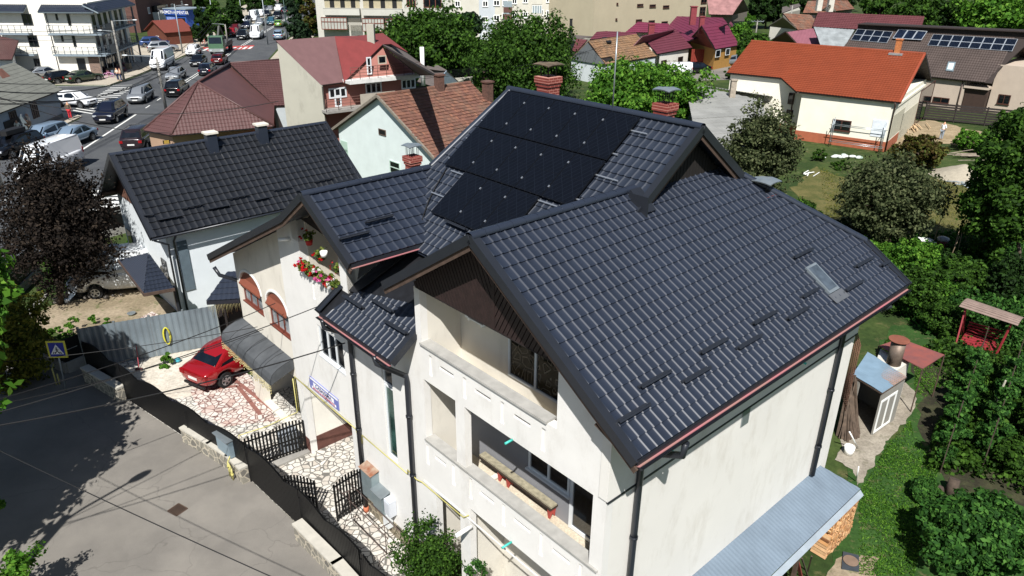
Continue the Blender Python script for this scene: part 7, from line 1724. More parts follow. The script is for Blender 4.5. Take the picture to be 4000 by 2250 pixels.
lane([(647,90,'van','white',INN,'white panel van in the queue beyond the red crossing'),(612,92,'suv','black',INN,'black car in the queue left of the white van'),(585,84,'hatch','red',INN,'red hatchback in the outer lane of the queue'),(594,74,'hatch','darkred',INN,'dark red car right behind the red hatchback'),
 (602,66,'sedan','grey',INN,'grey car in the queue behind the dark red car'),(611,58,'suv','white',INN,'white suv in the outer lane of the queue'),(622,66,'hatch','navy',INN,'navy car in the queue beside the white suv'),(640,48,'van','white',INN,'smaller white van in the middle of the queue'),(626,50,'sedan','black',INN,'black car in the queue between the two white vehicles'),
 (655,58,'hatch','silver',INN,'silver car next to the smaller white van'),(656,37,'suv','white',INN,'white car in the upper part of the queue'),(672,36,'sedan','black',INN,'black saloon in the upper part of the queue'),(684,57,'suv','teal',INN,'teal car by the centre line'),(698,42,'suv','black',INN,'black car near the centre line beyond the teal one'),
 (664,24,'hatch','grey',INN,'grey hatchback far up the queue'),(680,24,'sedan','silver',INN,'silver saloon far up the queue'),(701,24,'suv','white',INN,'white suv far up the road by the centre line'),(690,12,'hatch','black',INN,'black hatchback near the top of the queue'),(708,12,'sedan','grey',INN,'grey saloon near the top of the queue'),(702,2,'hatch','darkred',INN,'dark red car at the top frame edge'),(719,30,'suv','navy',OUT,'navy suv driving away near the right kerb'),(722,14,'hatch','lightblue',OUT,'pale blue hatchback far up the right lane'),
 (702,62,'hatch','lime',OUT,'lime green hatchback in the right lane'),(703,92,'suv','lightblue',OUT,'white and blue suv with a spare wheel in the right lane'),(575,68,'sedan','black',INN,'black saloon by the left kerb of the queue'),(718,4,'sedan','silver',INN,'silver saloon at the very top of the road')])
car('sedan','black','black saloon parked by the dark red yard gate',cpos(1747,176),195,1.08,group='cars by the white house with wine roof')
car('wagon','silver','silver estate parked beside the ochre house',cpos(1832,157),205,1.08,group='cars by the white house with wine roof')
car('van','white','small white pickup partly hidden by the light green walnut tree',cpos(1705,180),195,.72,group='cars by the white house with wine roof')
# red saloon in the courtyard
RC=make_car('sedan',paintm('car_bright_red','8e1219',.18,.1),'red saloon parked in the courtyard with its nose under the grey awning','red_sedan',detail=1,scale=.97)
RC.rotation_euler=(0,0,R(60)); RC.location=(-11.5,26.53,.036)
# covered pickup
CT=make_car('van',paintm('pickup_white','cfd2d4',.4,0),'old white truck under a silver tarpaulin in the neighbour yard','covered_truck',detail=1,scale=.92,cat='truck')
p=G(330,700,.6); CT.location=(p.x,p.y,.02); CT.rotation_euler=(0,0,R(196))
q=MB(); V=[]
for i in range(9):
    for j in range(7):
        u=i/8; v=j/6; x=3.0-u*3.1; y=-1.06+2.12*v; z=(1.05 if u<.02 else 1.3 if u<.2 else 2.0 if u<.35 else 2.52)-(.9 if j in(0,6) else .12*abs(v-.5))+.05*math.sin(i*2+j*3); V.append((x,y*1.05,z))
q.mesh(V,[(i*7+j,i*7+j+1,(i+1)*7+j+1,(i+1)*7+j) for i in range(8) for j in range(6)]); q.mesh([(a,b,c-.01) for a,b,c in V],[((i+1)*7+j,(i+1)*7+j+1,i*7+j+1,i*7+j) for i in range(8) for j in range(6)])
o=q.build('tarpaulin',M('silver_tarp','c3c8cc',.3,.5,var=.2,ns=3),CT); 
# green crane truck
GT=thing('crane_truck','green crane truck coming towards the camera on the red crossing','truck',(0,0,0)); gm_=M('truck_green','4c6b52',.4,var=.1)
q=MB(); q.box((2.2,-1.2,.6),(4.1,1.2,1.7)); q.mesh([(2.2,-1.2,1.7),(4.1,-1.2,1.7),(4.1,1.2,1.7),(2.2,1.2,1.7),(2.2,-1.15,2.9),(3.85,-1.15,2.9),(3.85,1.15,2.9),(2.2,1.15,2.9)],[(0,1,5,4),(1,2,6,5),(2,3,7,6),(3,0,4,7),(4,5,6,7)]); q.build('cab',gm_,GT)
q=MB(); q.slab([(4.12,-1.05,1.75),(4.12,1.05,1.75),(3.9,1.0,2.75),(3.9,-1.0,2.75)],.02); q.box((2.6,-1.215,1.8),(3.7,-1.205,2.6)); q.box((2.6,1.205,1.8),(3.7,1.215,2.6)); q.build('windscreen',carglass,GT)
q=MB(); q.box((-4,-1.2,.9),(2.0,1.2,1.15)); q.box((-4,-1.2,1.15),(1.0,-1.1,1.7)); q.box((-4,1.1,1.15),(1.0,1.2,1.7)); q.build('flatbed',M('truck_bed_grey','4b4d4c',.7,var=.2),GT)
q=MB(); q.box((1.2,-.5,1.1),(1.9,.5,2.6)); q.beam((1.5,0,2.5),(.5,.2,4.2),.3,.3); q.beam((.5,.2,4.2),(-2.4,.1,2.6),.25,.25); q.build('crane_arm',M('crane_dark','3a3c38',.6,var=.2),GT)
q=MB(); q.box((4.1,-1.2,.45),(4.25,1.2,.95)); q.build('bumper',M('bumper_grey','8d9290',.5),GT)
for x in (3.1,-1.6,-2.9):
    for s_ in (-1,1):
        q=MB(); n=14; V=[(x+.5*math.cos(2*math.pi*k/n),yy,.5+.5*math.sin(2*math.pi*k/n)) for yy in (s_*1.2,s_*.85) for k in range(n)]; q.mesh(V,[(k,(k+1)%n,n+(k+1)%n,n+k) for k in range(n)]+[tuple(range(n)),tuple(range(n,2*n))]); q.build('wheel',tyre,GT)
for s_ in (-1,1): 
    q=MB(); a,b=sorted((s_*.7,s_*1.1)); q.box((4.25,a,.6),(4.27,b,.8)); q.build('headlight',hl,GT)
p=G(556,112,1.2); GT.location=(p.x,p.y,.03); GT.rotation_euler=(0,0,R(INN))

# ------------------------------------------------------------ people
def person(label,pos,head,shirt,trousers,skin='c89a7c',hair='2e231c',arms='down',h=1.66,skirt=False,name='person',extra=None):
    """skinned figure: x forward; legs, arms and head as one continuous body; clothing as children"""
    r_=thing(name,label,'person',(pos[0],pos[1],pos[2] if len(pos)>2 else .12),'people on the pavement'); r_.rotation_euler=(0,0,R(head)); k=h/1.72
    J={'p':(0,0,.95),'c':(0,0,1.25),'n':(0,0,1.45),'hd':(.02,0,1.58),'ht':(.02,0,1.70)}
    E_=[('p','c'),('c','n'),('n','hd'),('hd','ht')]; Rr={'p':.13,'c':.13,'n':.055,'hd':.085,'ht':.06}
    for s_,t in ((-1,'l'),(1,'r')):
        J.update({'h'+t:(0,s_*.09,.88),'k'+t:(.03 if s_>0 else .0,s_*.10,.48),'a'+t:(-.03,s_*.10,.09),'f'+t:(.10,s_*.11,.04)})
        E_+=[('p','h'+t),('h'+t,'k'+t),('k'+t,'a'+t),('a'+t,'f'+t)]; Rr.update({'h'+t:.09,'k'+t:.06,'a'+t:.04,'f'+t:.035})
        if arms=='up' and s_>0: e,w_=(.12,s_*.26,1.55),(.05,s_*.12,1.72)
        elif arms=='hold': e,w_=(.05,s_*.24,1.12),(.24,s_*.14,1.12)
        else: e,w_=(-.02,s_*.25,1.13),(.05,s_*.25,.90)
        J.update({'s'+t:(0,s_*.17,1.40),'e'+t:e,'w'+t:w_,'g'+t:(w_[0]+.03,w_[1],w_[2]-.08 if arms!='up' else w_[2]+.02)})
        E_+=[('n','s'+t),('s'+t,'e'+t),('e'+t,'w'+t),('w'+t,'g'+t)]; Rr.update({'s'+t:.055,'e'+t:.04,'w'+t:.028,'g'+t:.035})
    def sk(nm,keys,edges,rad,mat,grow=0,lv=1):
        me=bpy.data.meshes.new(nm); idx={a:i for i,a in enumerate(keys)}; me.from_pydata([tuple(c*k for c in J[a]) for a in keys],[(idx[a],idx[b]) for a,b in edges],[])
        o=bpy.data.objects.new(nm,me); COL.objects.link(o); md=o.modifiers.new('skin','SKIN'); sv=me.skin_vertices[0].data
        for a,i in idx.items(): sv[i].radius=((rad[a]+grow)*k,)*2
        sv[0].use_root=True; sb_=o.modifiers.new('sub','SUBSURF'); sb_.levels=lv; sb_.render_levels=lv
        dg=bpy.context.evaluated_depsgraph_get(); m2=bpy.data.meshes.new_from_object(o.evaluated_get(dg)); bpy.data.objects.remove(o); m2.materials.clear(); m2.materials.append(mat)
        for p_ in m2.polygons: p_.use_smooth=True
        o2=bpy.data.objects.new(nm,m2); COL.objects.link(o2); o2.parent=r_; return o2
    sk('body',list(J),E_,Rr,M('skin_'+skin,skin,.6))
    up_k=['c','p','n','sl','sr','el','er']; sk('shirt',up_k,[('p','c'),('c','n'),('n','sl'),('n','sr'),('sl','el'),('sr','er')],Rr,M('cloth_'+shirt,shirt,.9,var=.3,ns=9),.018)
    if skirt: q=MB(); q.cyl((0,0,.45*k),.26*k,.5*k,12,r2=.15*k); q.build('skirt',M('cloth_'+trousers,trousers,.9),r_)
    else: sk('trousers',['p','hl','hr','kl','kr','al','ar'],[('p','hl'),('p','hr'),('hl','kl'),('hr','kr'),('kl','al'),('kr','ar')],Rr,M('cloth_'+trousers,trousers,.9),.02)
    q=MB(); q.ball((-.0*k,0,1.645*k),.10*k,.095*k,.10*k,10,6); q.build('hair',M('hair_'+hair,hair,.8),r_)
    q=MB(); q.mesh([(.11*k,-.012*k,1.60*k),(.11*k,.012*k,1.60*k),(.135*k,0,1.585*k),(.105*k,0,1.63*k)],[(0,1,2),(1,3,2),(3,0,2)]); q.build('nose',M('skin_'+skin,skin,.6),r_)
    return r_
def ppos(x,y,z=.12): p=G(x,y,z); return (p.x,p.y,z)
pw=person('woman in red trousers and patterned top walking with a white bag',ppos(178,299),100,'6a5a48','c02a35',arms='down',h=1.75)
q=MB(); q.box((-.1,-.36,.55),(.14,-.26,.85)); q.build('carried_bag',white_paint,pw)
person('woman in pale top beside the lamp pole, left one of the pair',ppos(298,203),250,'d9c9b8','2c3550',arms='hold')
person('person with light hair and blue trousers standing next to the lamp pole',ppos(306,204),230,'c9a68e','35405e',hair='a08a6a',arms='hold')
person('person in white and green clothes near the warning sign',ppos(52,347),300,'dfe6da','5d9a6e',skirt=True)
person('person in pale dress at the kerb by the warning sign',ppos(45,338),120,'c9b59a','8fb79a',skirt=True)
person('person shading the eyes with a raised arm by the blue wall',ppos(80,333),200,'d8cfc0','b7a48a',arms='up',h=1.8)
person('person in beige clothes behind the warning sign post',ppos(73,341),150,'a98a70','8b7a66',arms='hold')
pk_=person('builder in a white shirt bending planks in front of the board fence',ppos(2366,352,.03),30,'dfe3e8','8b95a0',hair='d8dade',arms='hold',h=1.75)
# ------------------------------------------------------------ poles, lamps, cables
pc=M('pole_concrete','8a8780',.85,var=.14,ns=4); ps_=M('pole_steel','8f9699',.5,.3,var=.1)
def pole(name,label,base,h,arms=(),mat=pc,r=(.17,.11),lamp=True,cross=0,cat='street lamp',tang=False,group=None):
    r_=thing(name,label,cat,(base[0],base[1],0),group); b=Vector((base[0],base[1],0)); m=MB(); m.tube([b,b+UZ*h],list(r),8); m.build('pole',mat,r_)
    for (dx,dy,z,l) in arms:
        m=MB(); d_=Vector((dx,dy,0)).normalized(); m.tube([b+UZ*(z-.5),b+UZ*z+d_*.25,b+UZ*(z+.12)+d_*l],.04,6); o=m.build('lamp_arm',ps_,r_)
        m=MB(); e=b+UZ*(z+.12)+d_*l; m.ball((e.x,e.y,e.z),.34 if abs(dx)>abs(dy) else .14,.14 if abs(dx)>abs(dy) else .34,.08,10,6); m.build('lamp_head',M('lamp_head','cfd3d4',.4),r_)
    if tang:
        m=MB()
        for k in range(14):
            z=h*.45+k*h*.035; a=k*1.9; pts=[b+UZ*(z+.2*math.sin(t))+Vector((math.cos(a+t),math.sin(a+t),0))*(.16+.16*abs(math.sin(t*.9))) for t in (0,.7,1.4,2.1,2.8)]; m.tube(pts,.022,4)
        m.build('cable_loops',black,r_)
    if cross:
        m=MB(); m.box((b.x-cross,b.y-.05,h-.35),(b.x+cross,b.y+.05,h-.22))
        for i in range(5): m.cyl((b.x-cross+cross*2*i/4,b.y,h-.22),.05,.18,6)
        m.build('cross_arm',ps_,r_)
    return r_
def pz(b,x,y): n=Vector((b[0],b[1],0)).normalized(); return onpl(x,y,Vector((b[0],b[1],0)),n).z
bp=xy(313,206); pole('lamp_pole','concrete lamp pole in front of the balcony block',bp,pz(bp,284,52),[(1,0,pz(bp,290,52),3.0),(-1,-.3,pz(bp,290,78),1.6)],tang=True)
bp=xy(418,276); pole('cable_pole','concrete pole wrapped in cable loops beside the white van',bp,pz(bp,388,144),[(-1,-.1,pz(bp,385,142),3.2)],tang=True); PB_=Vector((bp[0],bp[1],0))
bp3=xy(6,478); pole('cable_pole','cable pole cut by the left edge of the photo',bp3,8.2,[],tang=True,cat='pole'); PL=Vector((bp3[0],bp3[1],0))
for i,(bx,by,tx,ty,s_) in enumerate(((460,135,438,10,1),(541,84,527,-10,-1),(610,52,603,-10,1),(674,112,660,-8,-1))):
    bp=xy(bx,by); pole('street_lamp','steel street lamp %s'%('near the red kiosk with two lamp heads','behind the kiosk hedge','far up the left pavement','between queue and right lane')[i],bp,min(9.5,pz(bp,tx,ty)),[(s_,0,min(9.4,pz(bp,tx,ty+4)),2.0)]+([(-1,0,pz(bp,425,32),1.5)] if i==0 else []),mat=ps_,r=(.12,.07),group='street lamps')
bp=xy(573,108); pole('lamp_pole','lamp pole beside the green crane truck',bp,pz(bp,571,61),[(-1,0,pz(bp,571,61),3.0)])
bp=xy(724,98); pole('street_lamp','dark green lamp post at the right kerb',bp,8.5,[],mat=M('green_post','23423a',.5),r=(.12,.08))
bp=xy(1581,168); hh=pz(bp,1588,90); pole('utility_pole','lattice concrete utility pole with crossarm between the old roofs',bp,hh,[(-1,0,hh-1.2,.8)],cross=1.2,cat='pole',r=(.2,.13)); PU=Vector((bp[0],bp[1],0)); hU=hh
bp=xy(1898,110); hh=pz(bp,1904,50); pole('utility_pole','thin utility pole above the orange roof ridge',bp,hh,[],cross=1.2,cat='pole'); PU2=Vector((bp[0],bp[1],0)); hU2=hh
bp=xy(1983,85); hh=pz(bp,1992,14); pole('utility_pole','utility pole between the old tile houses',bp,hh,[],cat='pole',r=(.2,.12))
bp=xy(2240,25); pole('utility_pole','utility pole at the wooded slope, top of photo',bp,8,[],cross=1.5,cat='pole')
def cable(name,label,pts,r=.02,sag=.4,n=14,group='overhead cables',mat=None,cat='cable'):
    m=MB(); P=[Vector(p) for p in pts]
    for a,b in zip(P,P[1:]):
        L=[a.lerp(b,i/n)-UZ*sag*4*(i/n)*(1-i/n) for i in range(n+1)]; m.tube(L,r,4,cap=False)
    o=m.build(name,mat or black,None,off=P[0]); setp(o,label=label,category=cat,group=group); return o
zB=pz((PB_.x,PB_.y),395,160)
for i in range(7): cable('overhead_cable','one of the parallel overhead cables sagging over the main road',[PB_+Vector((.15*(i-3),0,zB-.35*(i%4)-.2*i/3)),PL+Vector((.2*(i-3),0,7.8-.35*(i%4)-.15*i))],.025,1.0+.25*(i%3),group='parallel cables over the main road')
bp1=xy(313,206); P1=Vector((bp1[0],bp1[1],0)); z1=pz(bp1,284,70)
for i in range(3): cable('overhead_cable','cable running left from the lamp pole across the balcony block',[P1+UZ*(z1-.5*i),Vector((-75,92+2*i,8.2-.8*i))],.025,.8,group='cables across the balcony block')
for i in range(4): cable('overhead_cable','cable between the two concrete poles',[P1+UZ*(z1-.4*i),PB_+UZ*(zB-.4*i)],.025,.7+.2*i,group='cables between the concrete poles')
for i in range(4): cable('overhead_cable','cable from the wrapped pole up the road',[PB_+UZ*(zB-.4*i),Vector((-50.5,134,7.2-.4*i))],.03,.9+.2*i,group='cables along the road')
cable('service_cable','thin cable from the wrapped pole to the pink house',[PB_+UZ*(zB-.5),G(*k1(690,1085),3.5)],.025,.4)
cable('service_cable','cable from the left edge pole to the brown roofed house eave',[PL+UZ*7.4,G(430,341,2.9)+UZ*.2],.025,.8)
cable('service_cable','cable from the left edge pole across the black roof',[PL+UZ*7.0,G(700,255,6)],.025,1.2)
LP_=Vector((-14.2,11.4,0)); lp=thing('lamp_pole','street lamp pole whose shadow falls on the side street','street lamp',tuple(LP_)) 
m=MB(); m.tube([LP_,LP_+UZ*7.4],[.2,.14],8); m.build('pole',pc,lp); m=MB(); hd_=Vector((-12.98,13.2,7.3)); m.tube([LP_+UZ*7.1,LP_+UZ*7.3+(hd_-LP_-UZ*7.3)*.3,hd_],.05,6); m.build('lamp_arm',ps_,lp)
m=MB(); d_=(hd_-LP_); d_.z=0; d_.normalize(); nn_=Vector((-d_.y,d_.x,0)); m.ball((0,0,0),.42,.17,.09,12,6,T=lambda a,b,c:hd_+d_*(a+.3)+nn_*b+UZ*c); m.build('lamp_head',M('lamp_head','cfd3d4',.4),lp)
top_=LP_+UZ*7.0
cable('house_cable','thick black cable running to the downspout of the big cream house',[top_,W(-.12,3.05,5.95)],.02,.35)
cable('house_cable','cable sagging to the gooseneck hook above the arched windows',[top_+UZ*.1,Vector(W(-.3,7.15,5.75))],.014,.35)
cable('house_cable','thin cable to the ledge of the flower balcony',[top_-UZ*.2,W(-.1,3.9,6.9)],.014,.3)
cable('house_cable','cable crossing the courtyard above the wavy fence',[Vector((-22,19,4.2)),W(-.1,9.5,3.9)],.013,.35)
p0,p1=G(0,1128,5.5),G(760,1475,4.2); cable('street_cable','black cable crossing above the side street at lower left',[p0-(p1-p0)*.3,p1+(p1-p0)*.5],.014,.15)
p0,p1=G(0,1020,5),G(500,940,5); cable('street_cable','thin cable above the street shadow',[p0-(p1-p0)*.3,p1+(W(-.1,9,4)-p1)*1],.014,.3)
for i in range(5): cable('service_cable','thin wire in the row beside the plank shed',[G(1060,182+4*i,5.2),PU+UZ*(hU-.3)+Vector((.5*(i-2),0,0))],.02,.8,group='wires beside the plank shed')
for i in range(4): cable('overhead_cable','wire between the utility poles over the magenta roofs',[PU+Vector((-1+.6*i,0,hU)),PU2+Vector((-1+.6*i,0,hU2))],.025,.6,group='wires over the magenta roofs')
for i in range(2): cable('overhead_cable','wire from the lattice pole over the clay roof to the left',[PU+Vector((-1+i,0,hU)),G(1290,178-10*i,6)],.02,.5,group='wires over the magenta roofs')
# ------------------------------------------------------------ fences, walls and gates round the courtyard
fen=M('black_slat_metal','060607',.55,.1,var=.15,ns=2)
WF=thing('wavy_slat_fence','long black slat fence with a scalloped top between courtyard and street','fence',W(-2.2,7,0)[:]); 
m=MB(); P=FL[:-1]+[(-1.9,-4)]; tot=0; rl_=MB()
for (a0,b0),(a1,b1) in zip(P,P[1:]):
    p,q=W(a0,b0),W(a1,b1); L=(q-p).length; d_=(q-p).normalized(); nr_=d_.cross(UZ); n=int(L/.085)
    for k in range(n):
        x=p+d_*(k*.085); s_=tot+k*.085; h_=1.38+.2*abs(math.sin(math.pi*s_/2.3)); m.beam(x+UZ*.06,x+UZ*h_,.07,.014,nr_); m.beam(x+d_*.042-nr_*.05+UZ*.06,x+d_*.042-nr_*.05+UZ*(h_-.02),.07,.014,nr_)
    for z in (.35,1.15): rl_.beam(p+nr_*-.03+UZ*z,q-nr_*.03+UZ*z,.03,.05)
    tot+=L
m.build('slats',fen,WF); rl_.build('rail',fen,WF)
m=MB()
for (a,b) in P: 
    p=W(a,b); m.box((p.x-.03,p.y-.03,0),(p.x+.03,p.y+.03,1.3))
m.build('fence_post',fen,WF)
stw=flag('stone_wall','b3aa98',('77746c','8d887c','66635d'),4.0); cap_m=M('light_concrete_cap','b9b4a8',.9,var=.1,bump=.2)
def lowwall(label,pts,h,th=.26,out=-.16):
    r_=thing('low_stone_wall',label,'wall',W(*pts[0])[:],'low stone walls along the street'); m=MB(); c=MB()
    for (a0,b0),(a1,b1) in zip(pts,pts[1:]):
        p,q=W(a0,b0),W(a1,b1); e=(q-p).normalized()*.06; m.beam(p-e+UZ*h/2,q+e+UZ*h/2,th,h); c.beam(p-e+UZ*(h+.035),q+e+UZ*(h+.035),th+.08,.07)
    m.build('stonework',stw,r_); c.build('cap',cap_m,r_); return r_
lowwall('low stone wall with pale cap below the blue crossing sign',[(-4.52,16.9),(-3.92,14.4)],.62)
lowwall('curved low stone wall with pale cap beside the yellow gas riser',[(-2.98,10.2),(-2.62,8.7),(-2.40,7.6),(-2.34,6.65)],.58)
lowwall('low stone wall with pale cap at the bottom frame edge',[(-2.2,3.1),(-2.1,1.0),(-2.1,-3)],.58)
# yard fence of the neighbour (black slat with slits) on a concrete base
def slit_fence(label,pts,h=1.7,base=.45,name='slotted_fence'):
    P=[Vector((p[0],p[1],0)) for p in pts]; r_=thing(name,label,'fence',tuple(P[0]),'slotted yard fences'); m=MB(); c=MB(); s_=MB()
    for p,q in zip(P,P[1:]):
        L=(q-p).length; d_=(q-p)/L; nr_=Vector((d_.y,-d_.x,0)); nr_=nr_ if nr_.dot(CAM-p)>0 else -nr_
        m.beam(p+UZ*((h+base)/2),q+UZ*((h+base)/2),.04,h-base); c.beam(p+UZ*base/2,q+UZ*base/2,.2,base)
        for k in range(int(L*2.6)):
            x=rnd.random()*(L-.5); z=base+.12+int(rnd.random()*6)/6*(h-base-.2); s_.beam(p+d_*x+nr_*.024+UZ*z,p+d_*(x+.35)+nr_*.024+UZ*z,.008,.025)
    m.build('panel',fen,r_); c.build('concrete_base',conc,r_); s_.build('slits',M('slit_light','b9b9b4',.8),r_); return r_
slit_fence('black slotted fence between the white gable and the junction',[xy(342,578),xy(215,612),xy(120,640)],1.75)
slit_fence('black slotted fence behind the tree trunk, on a high concrete base',[xy(100,690),xy(0,790)],1.7)
slit_fence('black slotted fence panel behind the crossing sign',[xy(100,905),xy(172,938),xy(218,918)],1.5,.5)
# concrete kerb path beside the tree
sheet('path_edge',[xy(55,800),xy(110,735),xy(122,742),xy(75,800)],.03,conc)
# corrugated sheet fence
CF=thing('corrugated_sheet_fence','grey galvanised corrugated fence with chalky stains behind the red saloon','fence',xy(*rsv(1400,1000))+(0,)); zt=metal_roof('zinc_sheet','6d777d',.4,.2,.5,lich='d5dadd',ns=.8)
p,q=Vector(G(*rsv(885,985))),Vector(G(*rsv(2230,730))); p.z=q.z=0; L=(q-p).length; d_=(q-p)/L; nr_=Vector((d_.y,-d_.x,0)); m=MB(); n=int(L/.06); V=[]
for i in range(n+1):
    o_=.022 if i%4 in (1,2) else -.0; x=p+d_*(L*i/n)+nr_*o_; V+=[x+UZ*.05,x+UZ*1.95]
m.mesh(V,[(2*i,2*i+2,2*i+3,2*i+1) for i in range(n)]); m.mesh([v-nr_*.006 for v in V],[(2*i+1,2*i+3,2*i+2,2*i) for i in range(n)]); m.build('sheet',zt,CF)
m=MB()
for k in range(5): x=p+d_*(L*k/4); m.box((x.x-.04,x.y-.0,0),(x.x+.04,x.y+.08,2.0))
m.build('post',galv,CF)
cfn=nr_; cfp=p
def oncf(x,y,off=.05): 
    q=onpl(x,y,cfp+cfn*off,cfn); return q
hz=thing('yellow_hose','coiled yellow garden hose hanging on the corrugated fence','hose',oncf(*rsv(1675,560)).to_tuple()); m=MB(); c_=oncf(*rsv(1678,640),.07)
for k in range(6):
    m.tube([c_+d_*(.13+.02*math.sin(k))*math.cos(t)+UZ*(.40+.03*k%3*.02)*math.sin(t)+cfn*(.012*k-.02) for t in np.linspace(0,2*math.pi,15)],.017,5)
m.build('hose_coil',M('yellow_hose_rubber','c9c33f',.5,var=.1),hz)
br_=thing('broom','red handled broom leaning on the corrugated fence','broom',oncf(*rsv(1400,980)).to_tuple()); m=MB(); m.tube([G(*rsv(1400,985),.03),oncf(*rsv(1368,735))],.016,5); m.build('handle',M('red_handle','a33a44',.5),br_); m=MB(); b_=G(*rsv(1400,985),.04); m.box((b_.x-.15,b_.y-.04,0.03),(b_.x+.15,b_.y+.04,.13)); m.build('brush',M('brush_bristle','5a3030',.8),br_)
bl_=MB(); b_=G(*rsv(1788,888),.12); bl_.ball((b_.x,b_.y,.15),.12,.12,.12); bl_.build('turquoise_ball',M('turquoise_ball_plastic','3f9fb0',.4),None,off=(b_.x,b_.y,.15),label='small turquoise ball on the concrete before the metal fence',category='ball')
# gates
def gate_leaf(name,label,p,q,h,parent_group=None,arc=.12,step=.105):
    p=Vector(p); q=Vector(q); r_=thing(name,label,'gate',tuple(p),'courtyard gates'); d_=(q-p); L=d_.length; d_/=L; nr_=d_.cross(UZ); m=MB(); n=max(2,int(L/step))
    for k in range(n+1): x=p+d_*(L*k/n); m.beam(x+UZ*.08,x+UZ*(h+arc*math.sin(math.pi*k/n)),.06,.014,nr_)
    m.build('slats',fen,r_); m=MB()
    for z in (.2,h*.5,h-.12): m.beam(p+nr_*.02+UZ*z,q+nr_*.02+UZ*z,.03,.05)
    for x in (p,q): m.beam(x+UZ*.03,x+UZ*(h-.02),.05,.05,nr_)
    m.build('gate_frame',fen,r_); return r_
gate_leaf('slat_gate','closed black slat gate leaf next to the brown plinth',W(-.06,6.84),W(-1.18,6.98),1.32); gate_leaf('slat_gate','closed black slat gate leaf next to the wavy fence',W(-1.2,6.98),W(-2.12,7.12),1.3)
gate_leaf('slat_gate','open black slat gate leaf in front of the steel cabinets',W(-.02,3.10),W(-1.0,2.98),1.45); gate_leaf('slat_gate','narrow open gate leaf seen nearly edge on by the wavy fence',W(-1.93,4.55),W(-1.28,3.72),1.3)
# street furniture: crossing sign, cabinets, gas riser, drain
sp=G(*rsv(670,1210)); SG=thing('crossing_sign','blue and yellow bordered pedestrian crossing sign on a thin post','road sign',(sp.x,sp.y,0)); sc0=onpl(*rsv(570,778),sp,Vector((sp.x,sp.y,0)).normalized()); zc=sc0.z
m=MB(); m.tube([Vector((sp.x,sp.y,0)),Vector((sc0.x,sc0.y+.04,zc+.3))],.03,8); m.build('post',ps_,SG)
rgt=Vector((1,.05,.0)).normalized(); upv=Vector((-.05,.05,1)).normalized(); upv=(upv-rgt*upv.dot(rgt)).normalized(); nrm=rgt.cross(upv); 
def onS(x,y,o=0): return sc0+rgt*x+upv*y+nrm*o
hs_=.36; m=MB(); m.slab([onS(-hs_,-hs_),onS(hs_,-hs_),onS(hs_,hs_),onS(-hs_,hs_)],.02); pn=m.build('sign_plate',M('sign_yellow','d8d24a',.45,var=.03),SG)
m=MB(); h2_=.29; m.slab([onS(-h2_,-h2_,.004),onS(h2_,-h2_,.004),onS(h2_,h2_,.004),onS(-h2_,h2_,.004)],.002); m.build('blue_field',M('sign_blue_field','1c2f9a',.4,var=.03),pn)
m=MB(); m.slab([onS(-.25,-.2,.008),onS(.25,-.2,.008),onS(0,.22,.008)],.002); m.build('white_triangle',M('sign_white','eeeeee',.4),pn)
m=MB(); z=.011
for a,b,c,d,w_ in ((0,.03,.01,-.06,.05),(.0,-.05,-.06,-.15,.028),(.01,-.05,.06,-.15,.028),(0,.02,-.07,-.03,.02),(0,.02,.07,-.02,.02)): m.beam(onS(a,b,z),onS(c,d,z),w_,.003,nrm)
m.ball(tuple(onS(0,.07,z)),.025,.025,.025,8,5)
for x in (-.16,-.09,.09,.16): m.beam(onS(x*.75,-.10,z),onS(x,-.18,z),.03,.003,nrm)
m.build('pedestrian_mark',black,pn)
W1=thing('warning_sign','back of a triangular sign above a round one by the blue street wall','road sign',xy(*k0(275,1395))+(0,)); b_=Vector(xy(*k0(275,1395))+(0,)); zt_=pz((b_.x,b_.y),*k0(222,1150)); m=MB(); m.tube([b_,b_+UZ*zt_],.04,6); m.build('post',ps_,W1)
m=MB(); m.slab([b_+Vector((-.4,-.06,zt_-.8)),b_+Vector((.4,-.06,zt_-.8)),b_+Vector((0,-.06,zt_))],.02); m.build('triangle_plate',M('sign_back_grey','5a6468',.5),W1); m=MB(); m.cyl((0,0,0),.36,.02,20,T=lambda a,b,c:b_+Vector((a,-.07-c,zt_-1.25+b))); m.build('round_plate',M('sign_back_grey','5a6468',.5),W1)
def box_thing(name,label,cat,p,sx,sy,h,mat,rz=0,doors=True,grp=None):
    r_=thing(name,label,cat,(p[0],p[1],0),grp,rz); m=MB(); m.box((-sx/2,-sy/2,.15),(sx/2,sy/2,h)); m.box((-sx/2+.05,-sy/2+.05,0),(sx/2-.05,sy/2-.05,.15)); m.build('casing',mat,r_)
    if doors: m=MB(); m.box((-sx/2+.03,-sy/2-.012,.2),(-.01,-sy/2,h-.04)); m.box((.01,-sy/2-.012,.2),(sx/2-.03,-sy/2,h-.04)); m.build('door',mat,r_)
    m=MB(); m.box((-sx/2-.04,-sy/2-.05,h),(sx/2+.04,sy/2+.03,h+.03)); m.build('lid',mat,r_)
    m=MB(); m.box((-.08,-sy/2-.02,h*.6),(.08,-sy/2-.012,h*.75)); m.build('notice',white_paint,r_); return r_
p_=G(*rsv(490,1000)); box_thing('street_cabinet','white utility cabinet behind the crossing sign','cabinet',(p_.x,p_.y+.35),.45,.35,1.3,M('cabinet_white','ccd2d4',.5),R(-10)); p_=G(*rsv(590,1030)); box_thing('street_cabinet','grey utility cabinet right behind the sign post','cabinet',(p_.x,p_.y+.2),.45,.3,1.2,cb_,R(-35))
